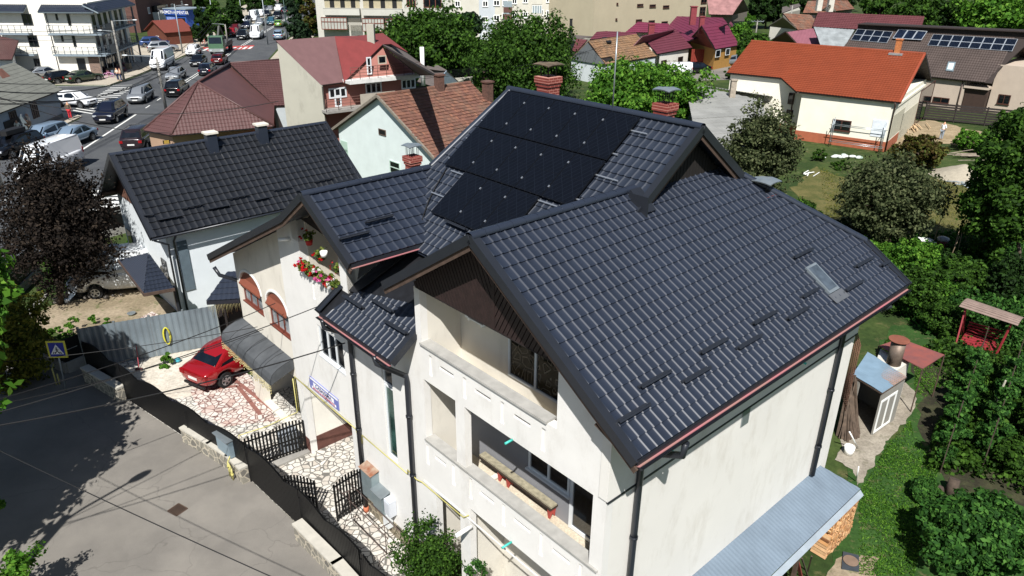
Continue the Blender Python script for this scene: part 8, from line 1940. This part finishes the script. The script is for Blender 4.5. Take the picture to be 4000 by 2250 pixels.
UB=thing('fence_meter_cabinet','grey blue utility cabinet fixed over the curved low wall','cabinet',W(-2.55,7.9,0)[:]); m=MB(); m.beam(W(-2.42,7.25,1.0),W(-2.52,8.1,1.0),.16,.62); m.build('casing',M('cabinet_blue_grey','8496a0',.45,.2,var=.1),UB); m=MB(); m.beam(W(-2.46,7.22,1.34),W(-2.56,8.13,1.34),.26,.03); m.build('lid',galv,UB)
GRi=thing('gas_riser','yellow gas riser pipes with valves against the curved low wall','gas pipe',W(-2.7,7.2,0)[:]); m=MB()
for k,b in enumerate((7.0,7.12,7.26)): m.tube([W(-2.62,b,.02),W(-2.62,b,.5+.05*k)],.024,6); m.cyl((W(-2.62,b).x,W(-2.62,b).y,.2+.1*k),.045,.07,8)
m.tube([W(-2.62,7.0,.5),W(-2.62,7.26,.6),W(-2.5,7.3,.75),W(-2.42,7.5,.8)],.022,6); m.build('riser_pipes',yel,GRi)
GR2=thing('gas_riser','yellow gas pipe at the wall below the street cabinets','gas pipe',xy(*rsv(565,1130))+(0,)); b_=G(*rsv(572,1135)); m=MB(); m.tube([b_,b_+UZ*.75,b_+Vector((-.1,.3,.8))],.03,6); m.tube([b_+Vector((.1,.05,0)),b_+Vector((.1,.05,.5))],.03,6); m.build('riser_pipes',yel,GR2)
dq=[G(*rs5(*q),.03) for q in ((1685,795),(1775,845),(1885,770),(1795,720))]; DG=thing('drain_grate','rusty iron drain grate in the side street','drain',sum(dq,Vector()).to_tuple()[:2]+(0,)) if False else thing('drain_grate','rusty iron drain grate in the side street','drain',tuple(sum(dq,Vector())/4))
m=MB(); m.slab([q-UZ*.006 for q in dq],.004,n=UZ); m.build('pit',black,DG); m=MB(); c_=sum(dq,Vector())/4
for i in range(4): m.beam(dq[i],dq[(i+1)%4],.03,.02)
for i in range(1,8): m.beam(dq[0].lerp(dq[1],i/8),dq[3].lerp(dq[2],i/8),.02,.02)
m.build('grate_bars',M('rusty_iron','5c4a3e',.8,.3,var=.2),DG)
# courtyard objects ------------------------------------------------
RK=thing('drying_rack','rusty tube drying rack standing by the street wall','drying rack',W(-.75,1.8,.03)[:]); m=MB()
for b in (2.55,.6):
    m.tube([W(-1.05,b,.03),W(-.95,b,.3),W(-.55,b,.3),W(-.45,b,.03)],.014,5); m.tube([W(-.75,b,.3),W(-.75,b,1.35)],.014,5)
m.tube([W(-.75,2.55,.3),W(-.75,.6,.3)],.014,5)
for a in (-.95,-.55): m.tube([W(a,3.0,1.35),W(a,.1,1.35)],.014,5)
for b in (2.55,.6): m.tube([W(-.95,b,1.35),W(-.55,b,1.35)],.014,5)
m.build('tube_frame',M('rusty_tube','5a4a44',.7,.3,var=.2),RK)
def chair(name,label,p,rz,mat,cush,cat='chair'):
    r_=thing(name,label,cat,(p[0],p[1],p[2]),'terrace chairs',rz); m=MB(); m.tube([(-.22,-.22,0),(-.22,-.22,.44),(-.22,.22,.44),(-.22,.22,0)],.014,5); m.tube([(.22,-.22,0),(.22,-.22,.44),(.22,.22,.44),(.22,.22,0)],.014,5)
    m.tube([(-.22,-.22,.44),(-.28,-.22,.86),(-.3,0,.93),(-.28,.22,.86),(-.22,.22,.44)],.014,5); m.tube([(-.25,-.25,.62),(.2,-.25,.62),(.22,-.22,.44)],.014,5); m.tube([(-.25,.25,.62),(.2,.25,.62),(.22,.22,.44)],.014,5); m.build('frame',mat,r_)
    m=MB(); m.box((-.22,-.22,.44),(.22,.22,.50)); m.build('seat',cush,r_); m=MB()
    for k in range(4): m.box((-.27+.0,-.16+k*.1,.5),(-.25,-.12+k*.1,.84))
    m.build('backrest',mat,r_); return r_
fl_c=M('floral_cushion','9aa0b0',.9,var=.4,ns=14)
c1_=chair('terrace_chair','black tube chair with floral cushion at the near end of the awning',W(-.55,7.5,.03)[:],R(200),black,fl_c); c2_=chair('terrace_chair','black tube chair further under the awning edge',W(-.75,8.4,.03)[:],R(160),black,fl_c)
CHB=thing('covered_chest','chest under a grey patterned cover before the closed gate','chest',W(-.45,7.35,.03)[:]); m=MB(); m.box((-.75,7.12,.03),(-.15,7.55,.75),W); m.build('chest',M('grey_pattern_cover','8f959b',.8,var=.35,ns=12),CHB); m=MB(); m.box((-.78,7.09,.755),(-.12,7.58,.79),W); m.build('cover',M('grey_pattern_cover','8f959b',.8),CHB)
pc_=G(*rsv(1490,425)); chair('yard_chair','old brown metal armchair on the paving of the white house porch',(pc_.x,pc_.y,.02),R(150),M('brown_chair_tube','3d322c',.6),M('tan_seat','a58e6e',.8)); 
b_=G(*rsv(1325,432)); m=MB(); m.cyl((b_.x,b_.y,.02),.10,.10,14,r2=.2); m.build('metal_bowl',galv,None,off=(b_.x,b_.y,.02),label='shiny metal bowl on the dirt near the armchair',category='bowl')
b_=G(*rsv(678,305)); m=MB(); m.cyl((b_.x,b_.y,.02),.12,.16,14,r2=.14); m.build('white_pot',white_paint,None,off=(b_.x,b_.y,.02),label='small white pot beside the trunk of the purple tree',category='pot')
sheet('porch_paving',[xy(*rsv(*q)) for q in ((1360,490),(1530,400),(1650,460),(1600,490),(1400,545))],.03,flag_r); sheet('porch_slab',[xy(*rsv(*q)) for q in ((1180,570),(1370,500),(1390,545),(1240,580))],.028,conc_y)
st2=thing('stone_heap','heap of dark field stones behind the covered truck','stone heap',xy(*rsv(880,230))+(0,)); m=MB(); c_=G(*rsv(870,235))
for k in range(60): x,y=rnd.gauss(0,.8),rnd.gauss(0,.35); s_=.08+.08*rnd.random(); m.ball((c_.x+x,c_.y+y,.03+s_*.6+max(0,.3-abs(x)*.3-abs(y)*.5)),s_,s_*.8,s_*.7,7,5)
m.build('stones',M('dark_field_stone','4f4a44',.9,var=.3,ns=6),st2)
# side shelter roof between the two houses (lights hang on it)
SR_=thing('side_shelter','small shelter with a dark tile roof between the arched wall and the metal fence','shelter',W(.2,12.6,0)[:]); a0=G(523,768,2.35); m=MB(); e0,e1=G(519,757,2.5),G(602,752,2.5); tile_quad(m,[e0,e1,e1+Vector((.5,1.4,.75)),e0+Vector((.5,1.4,.75))]); o=m.build('roof',dk_roof,SR_)
m=MB(); m.beam(e0-UZ*.1,e1-UZ*.1,.04,.16); m.slab([e0-UZ*.05,e1-UZ*.05,e1+Vector((.5,1.4,.7)),e0+Vector((.5,1.4,.7))],.05,n=UZ); m.build('fascia',dk_trim,o)
m=MB()
for t in (.35,.98): q=e0.lerp(e1,t)+Vector((.1,.3,0)); m.box((q.x-.05,q.y-.05,0),(q.x+.05,q.y+.05,2.4))
m.build('post',wood_dk,SR_); m=MB()
for i in range(22):
    q=e0.lerp(e1,(i+.5)/22)-UZ*.15; L=.25+.5*rnd.random(); m.tube([q,q-UZ*L],.006,3)
m.build('fairy_lights',M('fairy_light_string','c9bd8a',.5),SR_)
m=MB(); q=e0.lerp(e1,.5)+Vector((.3,1.2,0)); m.box((q.x-1.2,q.y,0),(q.x+.9,q.y+.06,2.3)); m.build('back_boards',wood_dk,SR_)
# balcony bench and flowers
BE=thing('balcony_bench','long bench with a worn quilted pad and three red legs on the middle balcony','bench',W(.75,-3,3.65)[:]); ba,bb_=Gab(*r7(450,220),4.08),Gab(*r7(1160,760),4.08)
am=(ba[0]+bb_[0])/2; m=MB(); m.box((am-.0,bb_[1],4.02),(am+.20,ba[1],4.07),W); m.build('seat',M('quilted_pad','8f8873',.95,var=.3,ns=9),BE)
m=MB(); m.box((am+.26,bb_[1],4.0),(am+.31,ba[1],4.12),W); m.box((am-.03,bb_[1],3.97),(am+.3,ba[1],4.015),W); m.build('plank',M('dark_bench_wood','33291f',.8),BE)
for q in ((630,420),(705,490),(1125,800)):
    b=Gab(*r7(*q),3.9)[1]; m=MB(); m.mesh([W(x,b+yy,z) for yy in (-.04,.04) for x,z in ((am,3.98),(am+.24,3.98),(am+.2,3.64),(am+.12,3.78),(am+.04,3.64))],[(0,1,2,3,4),(9,8,7,6,5),(0,5,6,1),(1,6,7,2),(2,7,8,3),(3,8,9,4),(4,9,5,0)]); m.build('leg',M('red_bench_leg','a3413a',.6),BE)
GB=thing('red_bench','dark red slatted bench at the ground floor opening, bottom frame edge','bench',W(.3,-3.6,.1)[:]); m=MB()
for k in range(4): m.box((.15+k*.1,-4.9,.42),(.22+k*.1,-3.2,.45),W)
m.build('seat',M('dark_red_bench','6e2a2c',.6),GB); m=MB()
for z in (.6,.75): m.box((.55,-4.9,z),(.58,-3.2,z+.1),W)
m.build('backrest',M('dark_red_bench','6e2a2c',.6),GB); m=MB()
for b in (-4.8,-3.3): m.box((.18,b,.02),(.55,b+.06,.42),W)
m.build('leg',M('dark_red_bench','6e2a2c',.6),GB)
geo_l=leafmat('geranium_leaves',('3a4f1e','56702c','7a8a3a','8f9450')); fl_r=leafmat('red_petals',('a00f14','c8181e','d8262c'),.25); fl_p=leafmat('pink_petals',('c83a7a','e060a0','e88ab8'),.25); fl_w=leafmat('white_petals',('d8d8d0','efefe8'),.25)
def flowers(name,label,p,rx,ry,rz_,fm,nl=260,nf=150,pot=None,cat='plant'):
    p=Vector(p); r_=thing(name,label,cat,tuple(p),'geraniums on the flower balcony'); P_,N__,_=leaves(p,(rx,ry,rz_),nl,.07,K=8,spread=.5,shell=.2); leaf_mesh('foliage',P_,N__,.075,geo_l,r_,tuple(p),.9)
    P_,N__,_=leaves(p+Vector((-.06,-.08,.06)),(rx,ry,rz_),nf,.05,K=5,spread=.28,shell=.7); leaf_mesh('blossoms',P_,N__,.05,fm,r_,tuple(p),.9)
    if pot: m=MB(); q=p-UZ*(rz_*.6+.16); m.cyl((q.x,q.y,q.z),.09,.17,12,r2=.12); m.build('pot',M('pot_'+pot,pot,.6),r_)
    return r_
lst=[(5.4,fl_r,'deep red geranium at the left end of the balcony ledge'),(5.15,fl_p,'pale pink geranium second from the left on the ledge'),(4.9,fl_r,'red geranium in the row on the ledge'),(4.6,fl_r,'bright red geranium at the middle of the ledge'),(4.35,fl_w,'white geranium right of the red ones'),(4.1,fl_p,'hot pink geranium hanging over the ledge'),(3.85,fl_p,'pink geranium next to the hot pink one'),(3.62,fl_r,'small red geranium near the right pier'),(3.42,fl_w,'white geranium at the right end of the ledge')]
for b,fm_,lb in lst: flowers('geranium',lb,W(-.05,b,7.62),.17,.17,.17,fm_,220,150)
flowers('hanging_geranium','red potted plant hanging top left in the flower balcony',W(.1,5.05,8.55),.17,.17,.18,fl_r,180,60,'b3201f'); flowers('hanging_geranium','green trailing plant with red blossoms hanging in the balcony',W(.15,4.5,8.1),.2,.2,.26,fl_r,260,90); flowers('hanging_geranium','yellow green plant hanging by the right pier',W(.2,3.55,8.0),.2,.2,.3,fl_r,260,30)
m=MB(); q=W(.12,4.25,8.15); m.cyl((q.x,q.y,q.z),.09,.16,12,r2=.11); m.build('white_pot',white_paint,None,off=q,label='white enamel pot hanging among the geraniums',category='pot')
pl_=MB(); pl_.box((-.14,3.3,7.475),(.06,5.5,7.55),W); pl_.build('planter_box',M('planter_terracotta','9a5b45',.8,var=.2),None,off=W(-.05,4.4,7.47),label='long terracotta coloured planter trough on the flower balcony ledge',category='planter')
# ------------------------------------------------------------ garden objects on the right
GW=M('galvanised_blue_sheet','8aa3b4',.4,.3,var=.15,ns=2); rs_m=M('rust_red_sheet','8f4c40',.7,.1,var=.2,ns=1.5,c2='6f4a4a')
TS_=thing('tin_roof_shed','small shed with blue grey tin roof and a white framed door beside the house corner','shed',W(16.5,-5.3,0)[:]); A_,B_,C_,D_=[G(*k8(*q)) if False else G(*k8(*q),z) for q,z in (((850,1030),2.0),((1150,1215),1.9),((1395,1055),1.9),((1000,810),2.0))]
m=MB(); tile_quad(m,[B_,C_,D_,A_],pitch=.12,course=2.5,amp=.012,step=.003,P=PROF_S); o=m.build('roof',GW,TS_); m=MB(); m.slab([B_-UZ*.04,C_-UZ*.04,D_-UZ*.04,A_-UZ*.04],.04,n=UZ); m.build('roof_deck',wbr,o)
m=MB(); cc=(A_+B_+C_+D_)/4; st_q=[B_.lerp(C_,.45)+UZ*.012,C_+UZ*.012,C_.lerp(D_,.5)+UZ*.022,cc.lerp(B_.lerp(C_,.45),.2)+UZ*.014]; m.slab(st_q,.004,n=UZ); m.build('rusty_sheet',M('orange_rust_sheet','9d7354',.8,.1,var=.35,ns=5),o)
wl_=[A_,B_,C_,D_]; m=MB(); c0=sum(wl_,Vector())/4; V=[c0+(p-c0)*.9 for p in wl_]
m.slab([V[1],V[2],Vector((V[2].x,V[2].y,0)),Vector((V[1].x,V[1].y,0))],.06); m.slab([V[2],V[3],Vector((V[3].x,V[3].y,0)),Vector((V[2].x,V[2].y,0))],.06); m.slab([V[3],V[0],Vector((V[0].x,V[0].y,0)),Vector((V[3].x,V[3].y,0))],.06); m.slab([V[0]-UZ*.05,V[0].lerp(V[1],.25)-UZ*.05,Vector((V[0].lerp(V[1],.25).x,V[0].lerp(V[1],.25).y,0)),Vector((V[0].x,V[0].y,0))],.06)
m.build('wall',stucco('shed_plaster','8d8a82',amt=.5),TS_)
FSd=Fac(V[1],V[2]); (u0,z0),(u1,z1)=FSd.uz(*k8(1135,1240)),FSd.uz(*k8(1240,1400)); window(FSd.T,u0,u1-.1,.1,1.5,-.08,TS_,cols=2,fr=.09,fm=white_paint,gm=glass('pale_green_glass','8fa39a',.1),name='glazed_door')
OV=thing('masonry_oven','white topped masonry oven block with a rusty drum chimney','oven',W(17.7,-5.4,0)[:]); q_=[G(*k8(*q),1.75) for q in ((1100,860),(1290,990),(1425,905),(1130,770))]; wprism(OV,'oven_block',q_,1.75,stucco('oven_white','d3cec2',amt=.3))
q=G(*k8(1262,915),1.78); m=MB(); m.cyl((q.x,q.y,1.76),.26,.95,20); m.build('drum',M('rusty_drum','77685c',.6,.4,var=.35,ns=4),OV); m=MB(); m.cyl((q.x,q.y+.02,2.78),.37,.03,20); m.build('drum_lid',M('rust_lid','7e4a38',.8,var=.2),OV)
RS=thing('rust_sheet_canopy','flat canopy of rust red sheets on thin posts behind the oven','canopy',W(19.4,-5.4,0)[:]); q_=[G(*k8(*q),1.95) for q in ((1115,740),(1555,970),(1775,830),(1330,665))]; m=MB(); m.slab(q_,.03,n=UZ); m.build('sheet_roof',rs_m,RS); m=MB(); 
for p_ in q_: m.tube([Vector((p_.x,p_.y,0)),p_],.025,5)
m.build('post',wbr,RS)
RM=thing('rusty_mesh_rack','rusty mesh panel at the far house corner under the eave','rack',W(10.9,-6.3,0)[:]); m=MB()
for k in range(9): m.tube([W(10.55+k*.1,-6.75+k*.06,3.9),W(10.55+k*.1,-6.75+k*.06,6.1)],.010,4)
for k in range(15): m.tube([W(10.55,-6.75,3.9+k*.155),W(11.35,-6.27,3.9+k*.155)],.009,4)
m.build('mesh',M('rusty_mesh','6b4a3a',.8,.2,var=.3),RM)
PLn=thing('leaning_planks','bundle of old planks leaning at the far corner of the side wall','planks',W(12.3,-6,0)[:]); m=MB()
for k in range(30):
    m.beam(G(*k8(805+85*rnd.random(),1010+90*rnd.random()),1.9+.2*rnd.random()),G(*r8(690+235*rnd.random(),10+90*rnd.random()),.03),.10,.03,Vector((rnd.uniform(-1,1),rnd.uniform(-1,1),.3)))
m.build('old_boards',M('old_planks','54463a',.9,var=.4,ns=6),PLn)
b_=G(*r8(805,225)); BK=thing('white_bucket','white plastic bucket on the concrete path','bucket',(b_.x,b_.y,.02)); m=MB(); m.cyl((b_.x,b_.y,.02),.15,.32,20,r2=.18); m.build('bucket_body',white_paint,BK); m=MB(); m.tube([(b_.x-.18,b_.y,.32),(b_.x-.1,b_.y-.15,.27),(b_.x+.1,b_.y-.15,.27),(b_.x+.18,b_.y,.32)],.008,4); m.build('handle',white_paint,BK)
m=MB(); p_,q_=G(*r8(905,165),.03),G(*r8(820,0),1.1); m.tube([p_,q_],.025,6); m.build('white_pipe',white_paint,None,off=p_,label='white plastic pipe leaning beside the planks',category='pipe')
m=MB(); p_,q_=G(*r8(885,495),.03),G(*r8(912,350),.9); m.tube([p_,q_],.02,6); m.build('marker_stick',white_paint,None,off=p_,label='thin white stick at the outer corner of the lean to roof',category='stick')
# firewood
FWp=thing('firewood_stack','stack of split firewood under the outer edge of the lean to roof','firewood',W(9.4,-7.5,0)[:]); m=MB(); c=W(9.4,-7.6)
for i in range(26):
    for j in range(12):
        a=8.85+i*.062; z=.08+j*.118; 
        if rnd.random()<.93: q0,q1=W(a,-7.72-rnd.random()*.04,z+rnd.uniform(-.02,.02)),W(a,-7.3,z); m.beam(q0,q1,.05+.015*rnd.random(),.09+.02*rnd.random(),UZ+dE*rnd.uniform(-.6,.6))
m.build('split_logs',island('split_log_wood',('c79a6c','b58556','d8b083','8f5f3f','caa67c')),FWp)
SLb=[G(*r8(*q),.06) for q in ((740,1370),(915,1400),(915,1240),(755,1200))]; FP=thing('well_cover','dark square sheet with a round pale slab lying in the grass','cover',tuple(sum(SLb,Vector())/4)); m=MB(); m.slab(SLb,.04,n=UZ); m.build('sheet',M('dark_sheet','3a4046',.6,var=.2),FP); cq=sum(SLb,Vector())/4; m=MB(); m.cyl((cq.x,cq.y,.065),.21,.03,20); m.build('round_slab',M('brown_slab','7a6656',.9,var=.15),FP)
for k,(q0,q1,c_,lb) in enumerate((((280,1230),(330,1449),'8a3f38','red and white painted beam leaning below the lean to roof'),((340,1270),(400,1449),'4c4038','dark stick leaning below the lean to roof'),((440,1250),(400,1400),'4a3b30','crossed branch below the lean to roof'),((200,1270),(240,1449),'6e6238','olive board leaning below the lean to roof'))):
    p_,q_=G(*r8(*q0),1.2),G(*r8(*q1),.05); m=MB(); m.beam(p_,q_,.12 if k in(0,3) else .04,.03); m.build('leaning_board',M('board_'+c_,c_,.8,var=.25),None,off=q_,label=lb,category='board')
# swing
SW=thing('garden_swing','red garden swing bench with a faded plank roof among the vines','garden swing',W(25.4,-6.4,0)[:]); rm=M('swing_red','8c2a30',.6,var=.15,ns=4); rq=[G(*k8(*q),z) for q,z in (((1920,345),2.0),((2510,540),2.0),((2574,455),2.15),((2010,262),2.15))]
m=MB(); n=7
for k in range(n):
    t0,t1=k/n+.01,(k+1)/n-.01; bow=lambda t:UZ*(.10*math.sin(math.pi*t)); a,b=rq[0].lerp(rq[3],t0)+bow(t0),rq[1].lerp(rq[2],t0)+bow(t0); c_,d__=rq[1].lerp(rq[2],t1)+bow(t1),rq[0].lerp(rq[3],t1)+bow(t1); m.slab([a,b,c_,d__],.03,n=UZ)
m.build('plank_roof',M('faded_planks','857268',.9,var=.2,ns=3,bump=.2),SW)
s0,s1,s2,s3=[G(*k8(*q),z) for q,z in (((1925,700),.45),((2260,810),.45),((2330,700),.5),((1990,600),.5))]; m=MB()
for k in range(5): t=k/5; t2=t+.16; m.slab([s0.lerp(s3,t),s1.lerp(s2,t),s1.lerp(s2,t2),s0.lerp(s3,t2)],.03,n=UZ)
m.build('seat',rm,SW); m=MB(); bkd=(s3-s0).normalized()*.12
for k in range(4): z=.1+k*.12; m.beam(s3+bkd*k*.3+UZ*z,s2+bkd*k*.3+UZ*z,.03,.07)
m.build('backrest',rm,SW)
for a,b,nm in ((s0.lerp(s3,.5)-(s1-s0)*.06,rq[0].lerp(rq[3],.5)+(rq[1]-rq[0])*.06,0),(s1.lerp(s2,.5)+(s1-s0)*.06,rq[1].lerp(rq[2],.5)-(rq[1]-rq[0])*.12,1)):
    for s_ in (-1,1): 
        m=MB(); f_=Vector((a.x,a.y,0))+(s3-s0).normalized()*s_*.7; f_.z=0; m.beam(f_,b-UZ*.08,.06,.06); m.build('leg',rm,SW)
    m=MB(); m.tube([a,b],.012,5); m.build('hanging_rod',rm,SW)
# garden clutter
wc=G(*k7(1570,1230)); r_=thing('white_garden_table','small tilted white table in the vegetable garden','table',(wc.x,wc.y,0)); m=MB(); m.slab([Vector((wc.x-.45,wc.y-.25,.7)),Vector((wc.x+.45,wc.y-.3,.62)),Vector((wc.x+.4,wc.y+.3,.66)),Vector((wc.x-.4,wc.y+.3,.74))],.03,n=UZ); m.build('table_top',white_paint,r_); m=MB(); m.tube([(wc.x-.3,wc.y,.68),(wc.x-.45,wc.y-.1,0)],.02,5); m.tube([(wc.x+.3,wc.y,.66),(wc.x+.2,wc.y-.1,0)],.02,5); m.build('leg',white_paint,r_)
wc=G(*k7(1730,1240)); r_=thing('covered_barrel','red barrel with a plastic sheet cover in the vegetable garden','barrel',(wc.x,wc.y,0)); m=MB(); m.cyl((wc.x,wc.y,0),.28,.75,16); m.build('barrel',M('red_barrel','7c3030',.6,var=.15),r_); m=MB(); m.ball((wc.x,wc.y,.78),.36,.36,.16,10,6); m.build('plastic_sheet',M('plastic_sheet','9a9a9a',.3,var=.3,ns=8),r_)
for i,(x,y) in enumerate(((1880,1380),(1960,1250),(2010,1240),(2100,1280),(2140,1300),(2160,1290),(2290,1420),(1800,1380),(1820,1380),(1330,1150),(1360,1180),(1400,1250),(2350,1260),(1640,1230))):
    b_=G(*k7(x,y)); h_=1.6+.9*rnd.random(); m=MB(); m.tube([b_,b_+Vector((rnd.uniform(-.25,.3),rnd.uniform(-.2,.2),h_))],.022,5); m.build('bean_pole',M('pole_wood','7d6c56',.9,var=.2),None,off=b_,label='thin wooden bean pole stuck in the vegetable garden',category='pole',group='bean poles')
m=MB(); p_,q_=G(*k8(2240,1420),.2),G(*k8(2390,1090),2.2); m.tube([p_,q_],[.05,.03],6); m.build('slanting_pole',M('bleached_pole','9c9788',.9,var=.2),None,off=p_,label='bleached slanting pole over the bean rows',category='pole')
spc=G(2420,447); r_=thing('sand_heap','pale grey heap of sand in the neighbour garden','sand heap',(spc.x,spc.y,0)); V=[];N1=14
for i in range(N1+1):
    for j in range(N1+1):
        u,v=(i/N1-.5)*2,(j/N1-.5)*2; rr_=math.hypot(u,v); V.append((spc.x+u*2.2,spc.y+v*2.6,max(-.02,1.1*(1-rr_))+.07*math.sin(u*7+v*5)*(rr_<1)))
m=MB(); m.mesh(V,[(i*(N1+1)+j,(i+1)*(N1+1)+j,(i+1)*(N1+1)+j+1,i*(N1+1)+j+1) for i in range(N1) for j in range(N1)]); m.build('sand',M('grey_sand','a39a88',.95,var=.12,ns=4,bump=.3),r_,smooth=True)
def logs(name,label,c,n,L,ang,mat,sp=.5,h=.3,r0=.05):
    r_=thing(name,label,'wood pile',(c.x,c.y,0),'piles of boards and poles'); m=MB()
    for k in range(n):
        a=R(ang)+rnd.gauss(0,.18); x,y=rnd.gauss(0,sp),rnd.gauss(0,sp); z=.05+rnd.random()*h; d_=Vector((math.cos(a),math.sin(a),rnd.uniform(-.03,.03)))*L*(.6+.4*rnd.random())/2; q=Vector((c.x+x,c.y+y,z)); m.beam(q-d_,q+d_,r0*(1+rnd.random()),r0*.7)
    m.build('boards',mat,r_)
logs('board_pile','pile of grey poles and sheets right of the sand heap',G(2470,470),16,3.2,-10,M('bluish_poles','8b9699',.8,var=.2),.5); logs('board_pile','long rough boards under the leafy bushes at upper right',G(2440,395),14,4,5,M('raw_boards','97897a',.9,var=.25),.6)
logs('board_pile','messy heap of sawn boards at the corner of the orange roofed house',G(2285,320),26,3,70,M('sawn_boards','c2a682',.85,var=.2),.9); logs('board_pile','short white boards on the dry lawn below the grey green tree',G(2042,440),5,1.6,40,white_paint,.2,.1)
m=MB(); c_=G(*k7(770,300)); r_=thing('rubble_bags','pale sacks and rubble by the brick red plinth','rubble',(c_.x,c_.y,0))
for k in range(14): m.ball((c_.x+rnd.gauss(0,.9),c_.y+rnd.gauss(0,.25),.12),.2+.15*rnd.random(),.18,.13,8,5)
m.build('sacks',island('pale_sacks',('d5d8d4','aab8ad','e6e6e2','8fa596')),r_)
b_=G(*r8(1835,625)); r_=thing('old_stump','dark tree stump beside the vine at the lawn edge','stump',(b_.x,b_.y,0)); m=MB(); m.tube([b_,b_+Vector((.1,.15,.5))],[.2,.16],9); m.ball((b_.x-.5,b_.y+.15,.1),.35,.25,.14,9,6); m.build('stump',bark,r_)
for q,lb in (((2000,200),'x'),):
    pass
rk_=thing('shop_goods','goods and a pink bicycle displayed outside the corner shop','shop display',G(*k0(1100,770)).to_tuple()); m=MB(); c_=G(*k0(1100,780),.12)
for s_ in (-.45,.45): m.tube([c_+Vector((s_,0,.3))+Vector((.28*math.cos(t),0,.28*math.sin(t))) for t in np.linspace(0,2*math.pi,13)],.03,5)
m.tube([c_+Vector((-.45,0,.3)),c_+Vector((-.15,0,.7)),c_+Vector((.3,0,.65)),c_+Vector((.45,0,.3))],.04,5); m.build('bicycle',M('pink_bicycle','d79ac0',.4),rk_)
m=MB()
for k in range(40):
    q=Fs.T(-.6-rnd.random()*.9,.5+rnd.random()*7,.12); s_=.15+.2*rnd.random(); m.box((q.x-s_,q.y-s_,.12),(q.x+s_,q.y+s_,.2+rnd.random()*.9))
m.build('display_boxes',island('shop_boxes',('3a3f4a','8a4b50','5d6a7a','2a2c30','9a8f7a')),rk_)
m=MB(); 
for k in range(4): 
    q=G(*k0(2040+k*22,445)); m.box((q.x-.05,q.y-.05,0),(q.x+.05,q.y+.05,1.1))
p_,q_=G(*k0(2030,450)),G(*k0(2125,430)); m.beam(p_+UZ*1.0,q_+UZ*1.0,.06,.12); m.beam(p_+UZ*.5,q_+UZ*.5,.06,.12); m.build('red_white_barrier',M('barrier_red','a85550',.6,var=.4,ns=1.5),None,off=p_,label='red and white railing by the pavement near the red crossing',category='barrier')
HG=thing('clipped_hedge','clipped green hedge block beside the red roofed kiosk','hedge',G(*k0(1840,380)).to_tuple()); hc=G(*k0(1840,350),.8); P_=[];
for k in range(5000): P_.append((hc.x+rs.uniform(-3,3),hc.y+rs.uniform(-2,2),rs.uniform(.1,1.7)))
P_=np.array(P_); N__=rs.normal(size=P_.shape); N__/=np.linalg.norm(N__,axis=1)[:,None]; leaf_mesh('foliage',P_,N__,.35,LM['green'],HG,tuple(G(*k0(1840,380))))
# every piece of a repeated part becomes a part of its own
def split_islands(o):
    me=o.data; n=len(me.vertices); par=list(range(n))
    def fd(i):
        while par[i]!=i: par[i]=par[par[i]]; i=par[i]
        return i
    for p_ in me.polygons:
        v=p_.vertices
        for k in v[1:]:
            a,b=fd(v[0]),fd(k)
            if a!=b: par[b]=a
    gr={}
    for p_ in me.polygons: gr.setdefault(fd(p_.vertices[0]),[]).append(p_)
    if len(gr)<2 or len(gr)>70: return
    for ps_ in gr.values():
        vs_=sorted({i for q in ps_ for i in q.vertices}); ix={v:i for i,v in enumerate(vs_)}
        m2=bpy.data.meshes.new(o.name.split('.')[0]); m2.from_pydata([tuple(me.vertices[i].co) for i in vs_],[],[[ix[i] for i in q.vertices] for q in ps_])
        for mt in me.materials: m2.materials.append(mt)
        c=bpy.data.objects.new(o.name.split('.')[0],m2); COL.objects.link(c); c.parent=o.parent; c.location=o.location
    bpy.data.objects.remove(o)
SPL={'balcony_ledge','recess_panel','panel_clamp','balcony_floor','wall_bracket','balcony_post','post','grey_band','mounting_rail','purlin_end','green_shutter','loggia_door','lean_to_post','recess_opening','fence_post','slit_shade_backing','balcony_inner_wall','insulation_band','stick'}
for o in [o for o in scene.objects if o.type=='MESH' and o.name.split('.')[0] in SPL and not o.children]: split_islands(o)
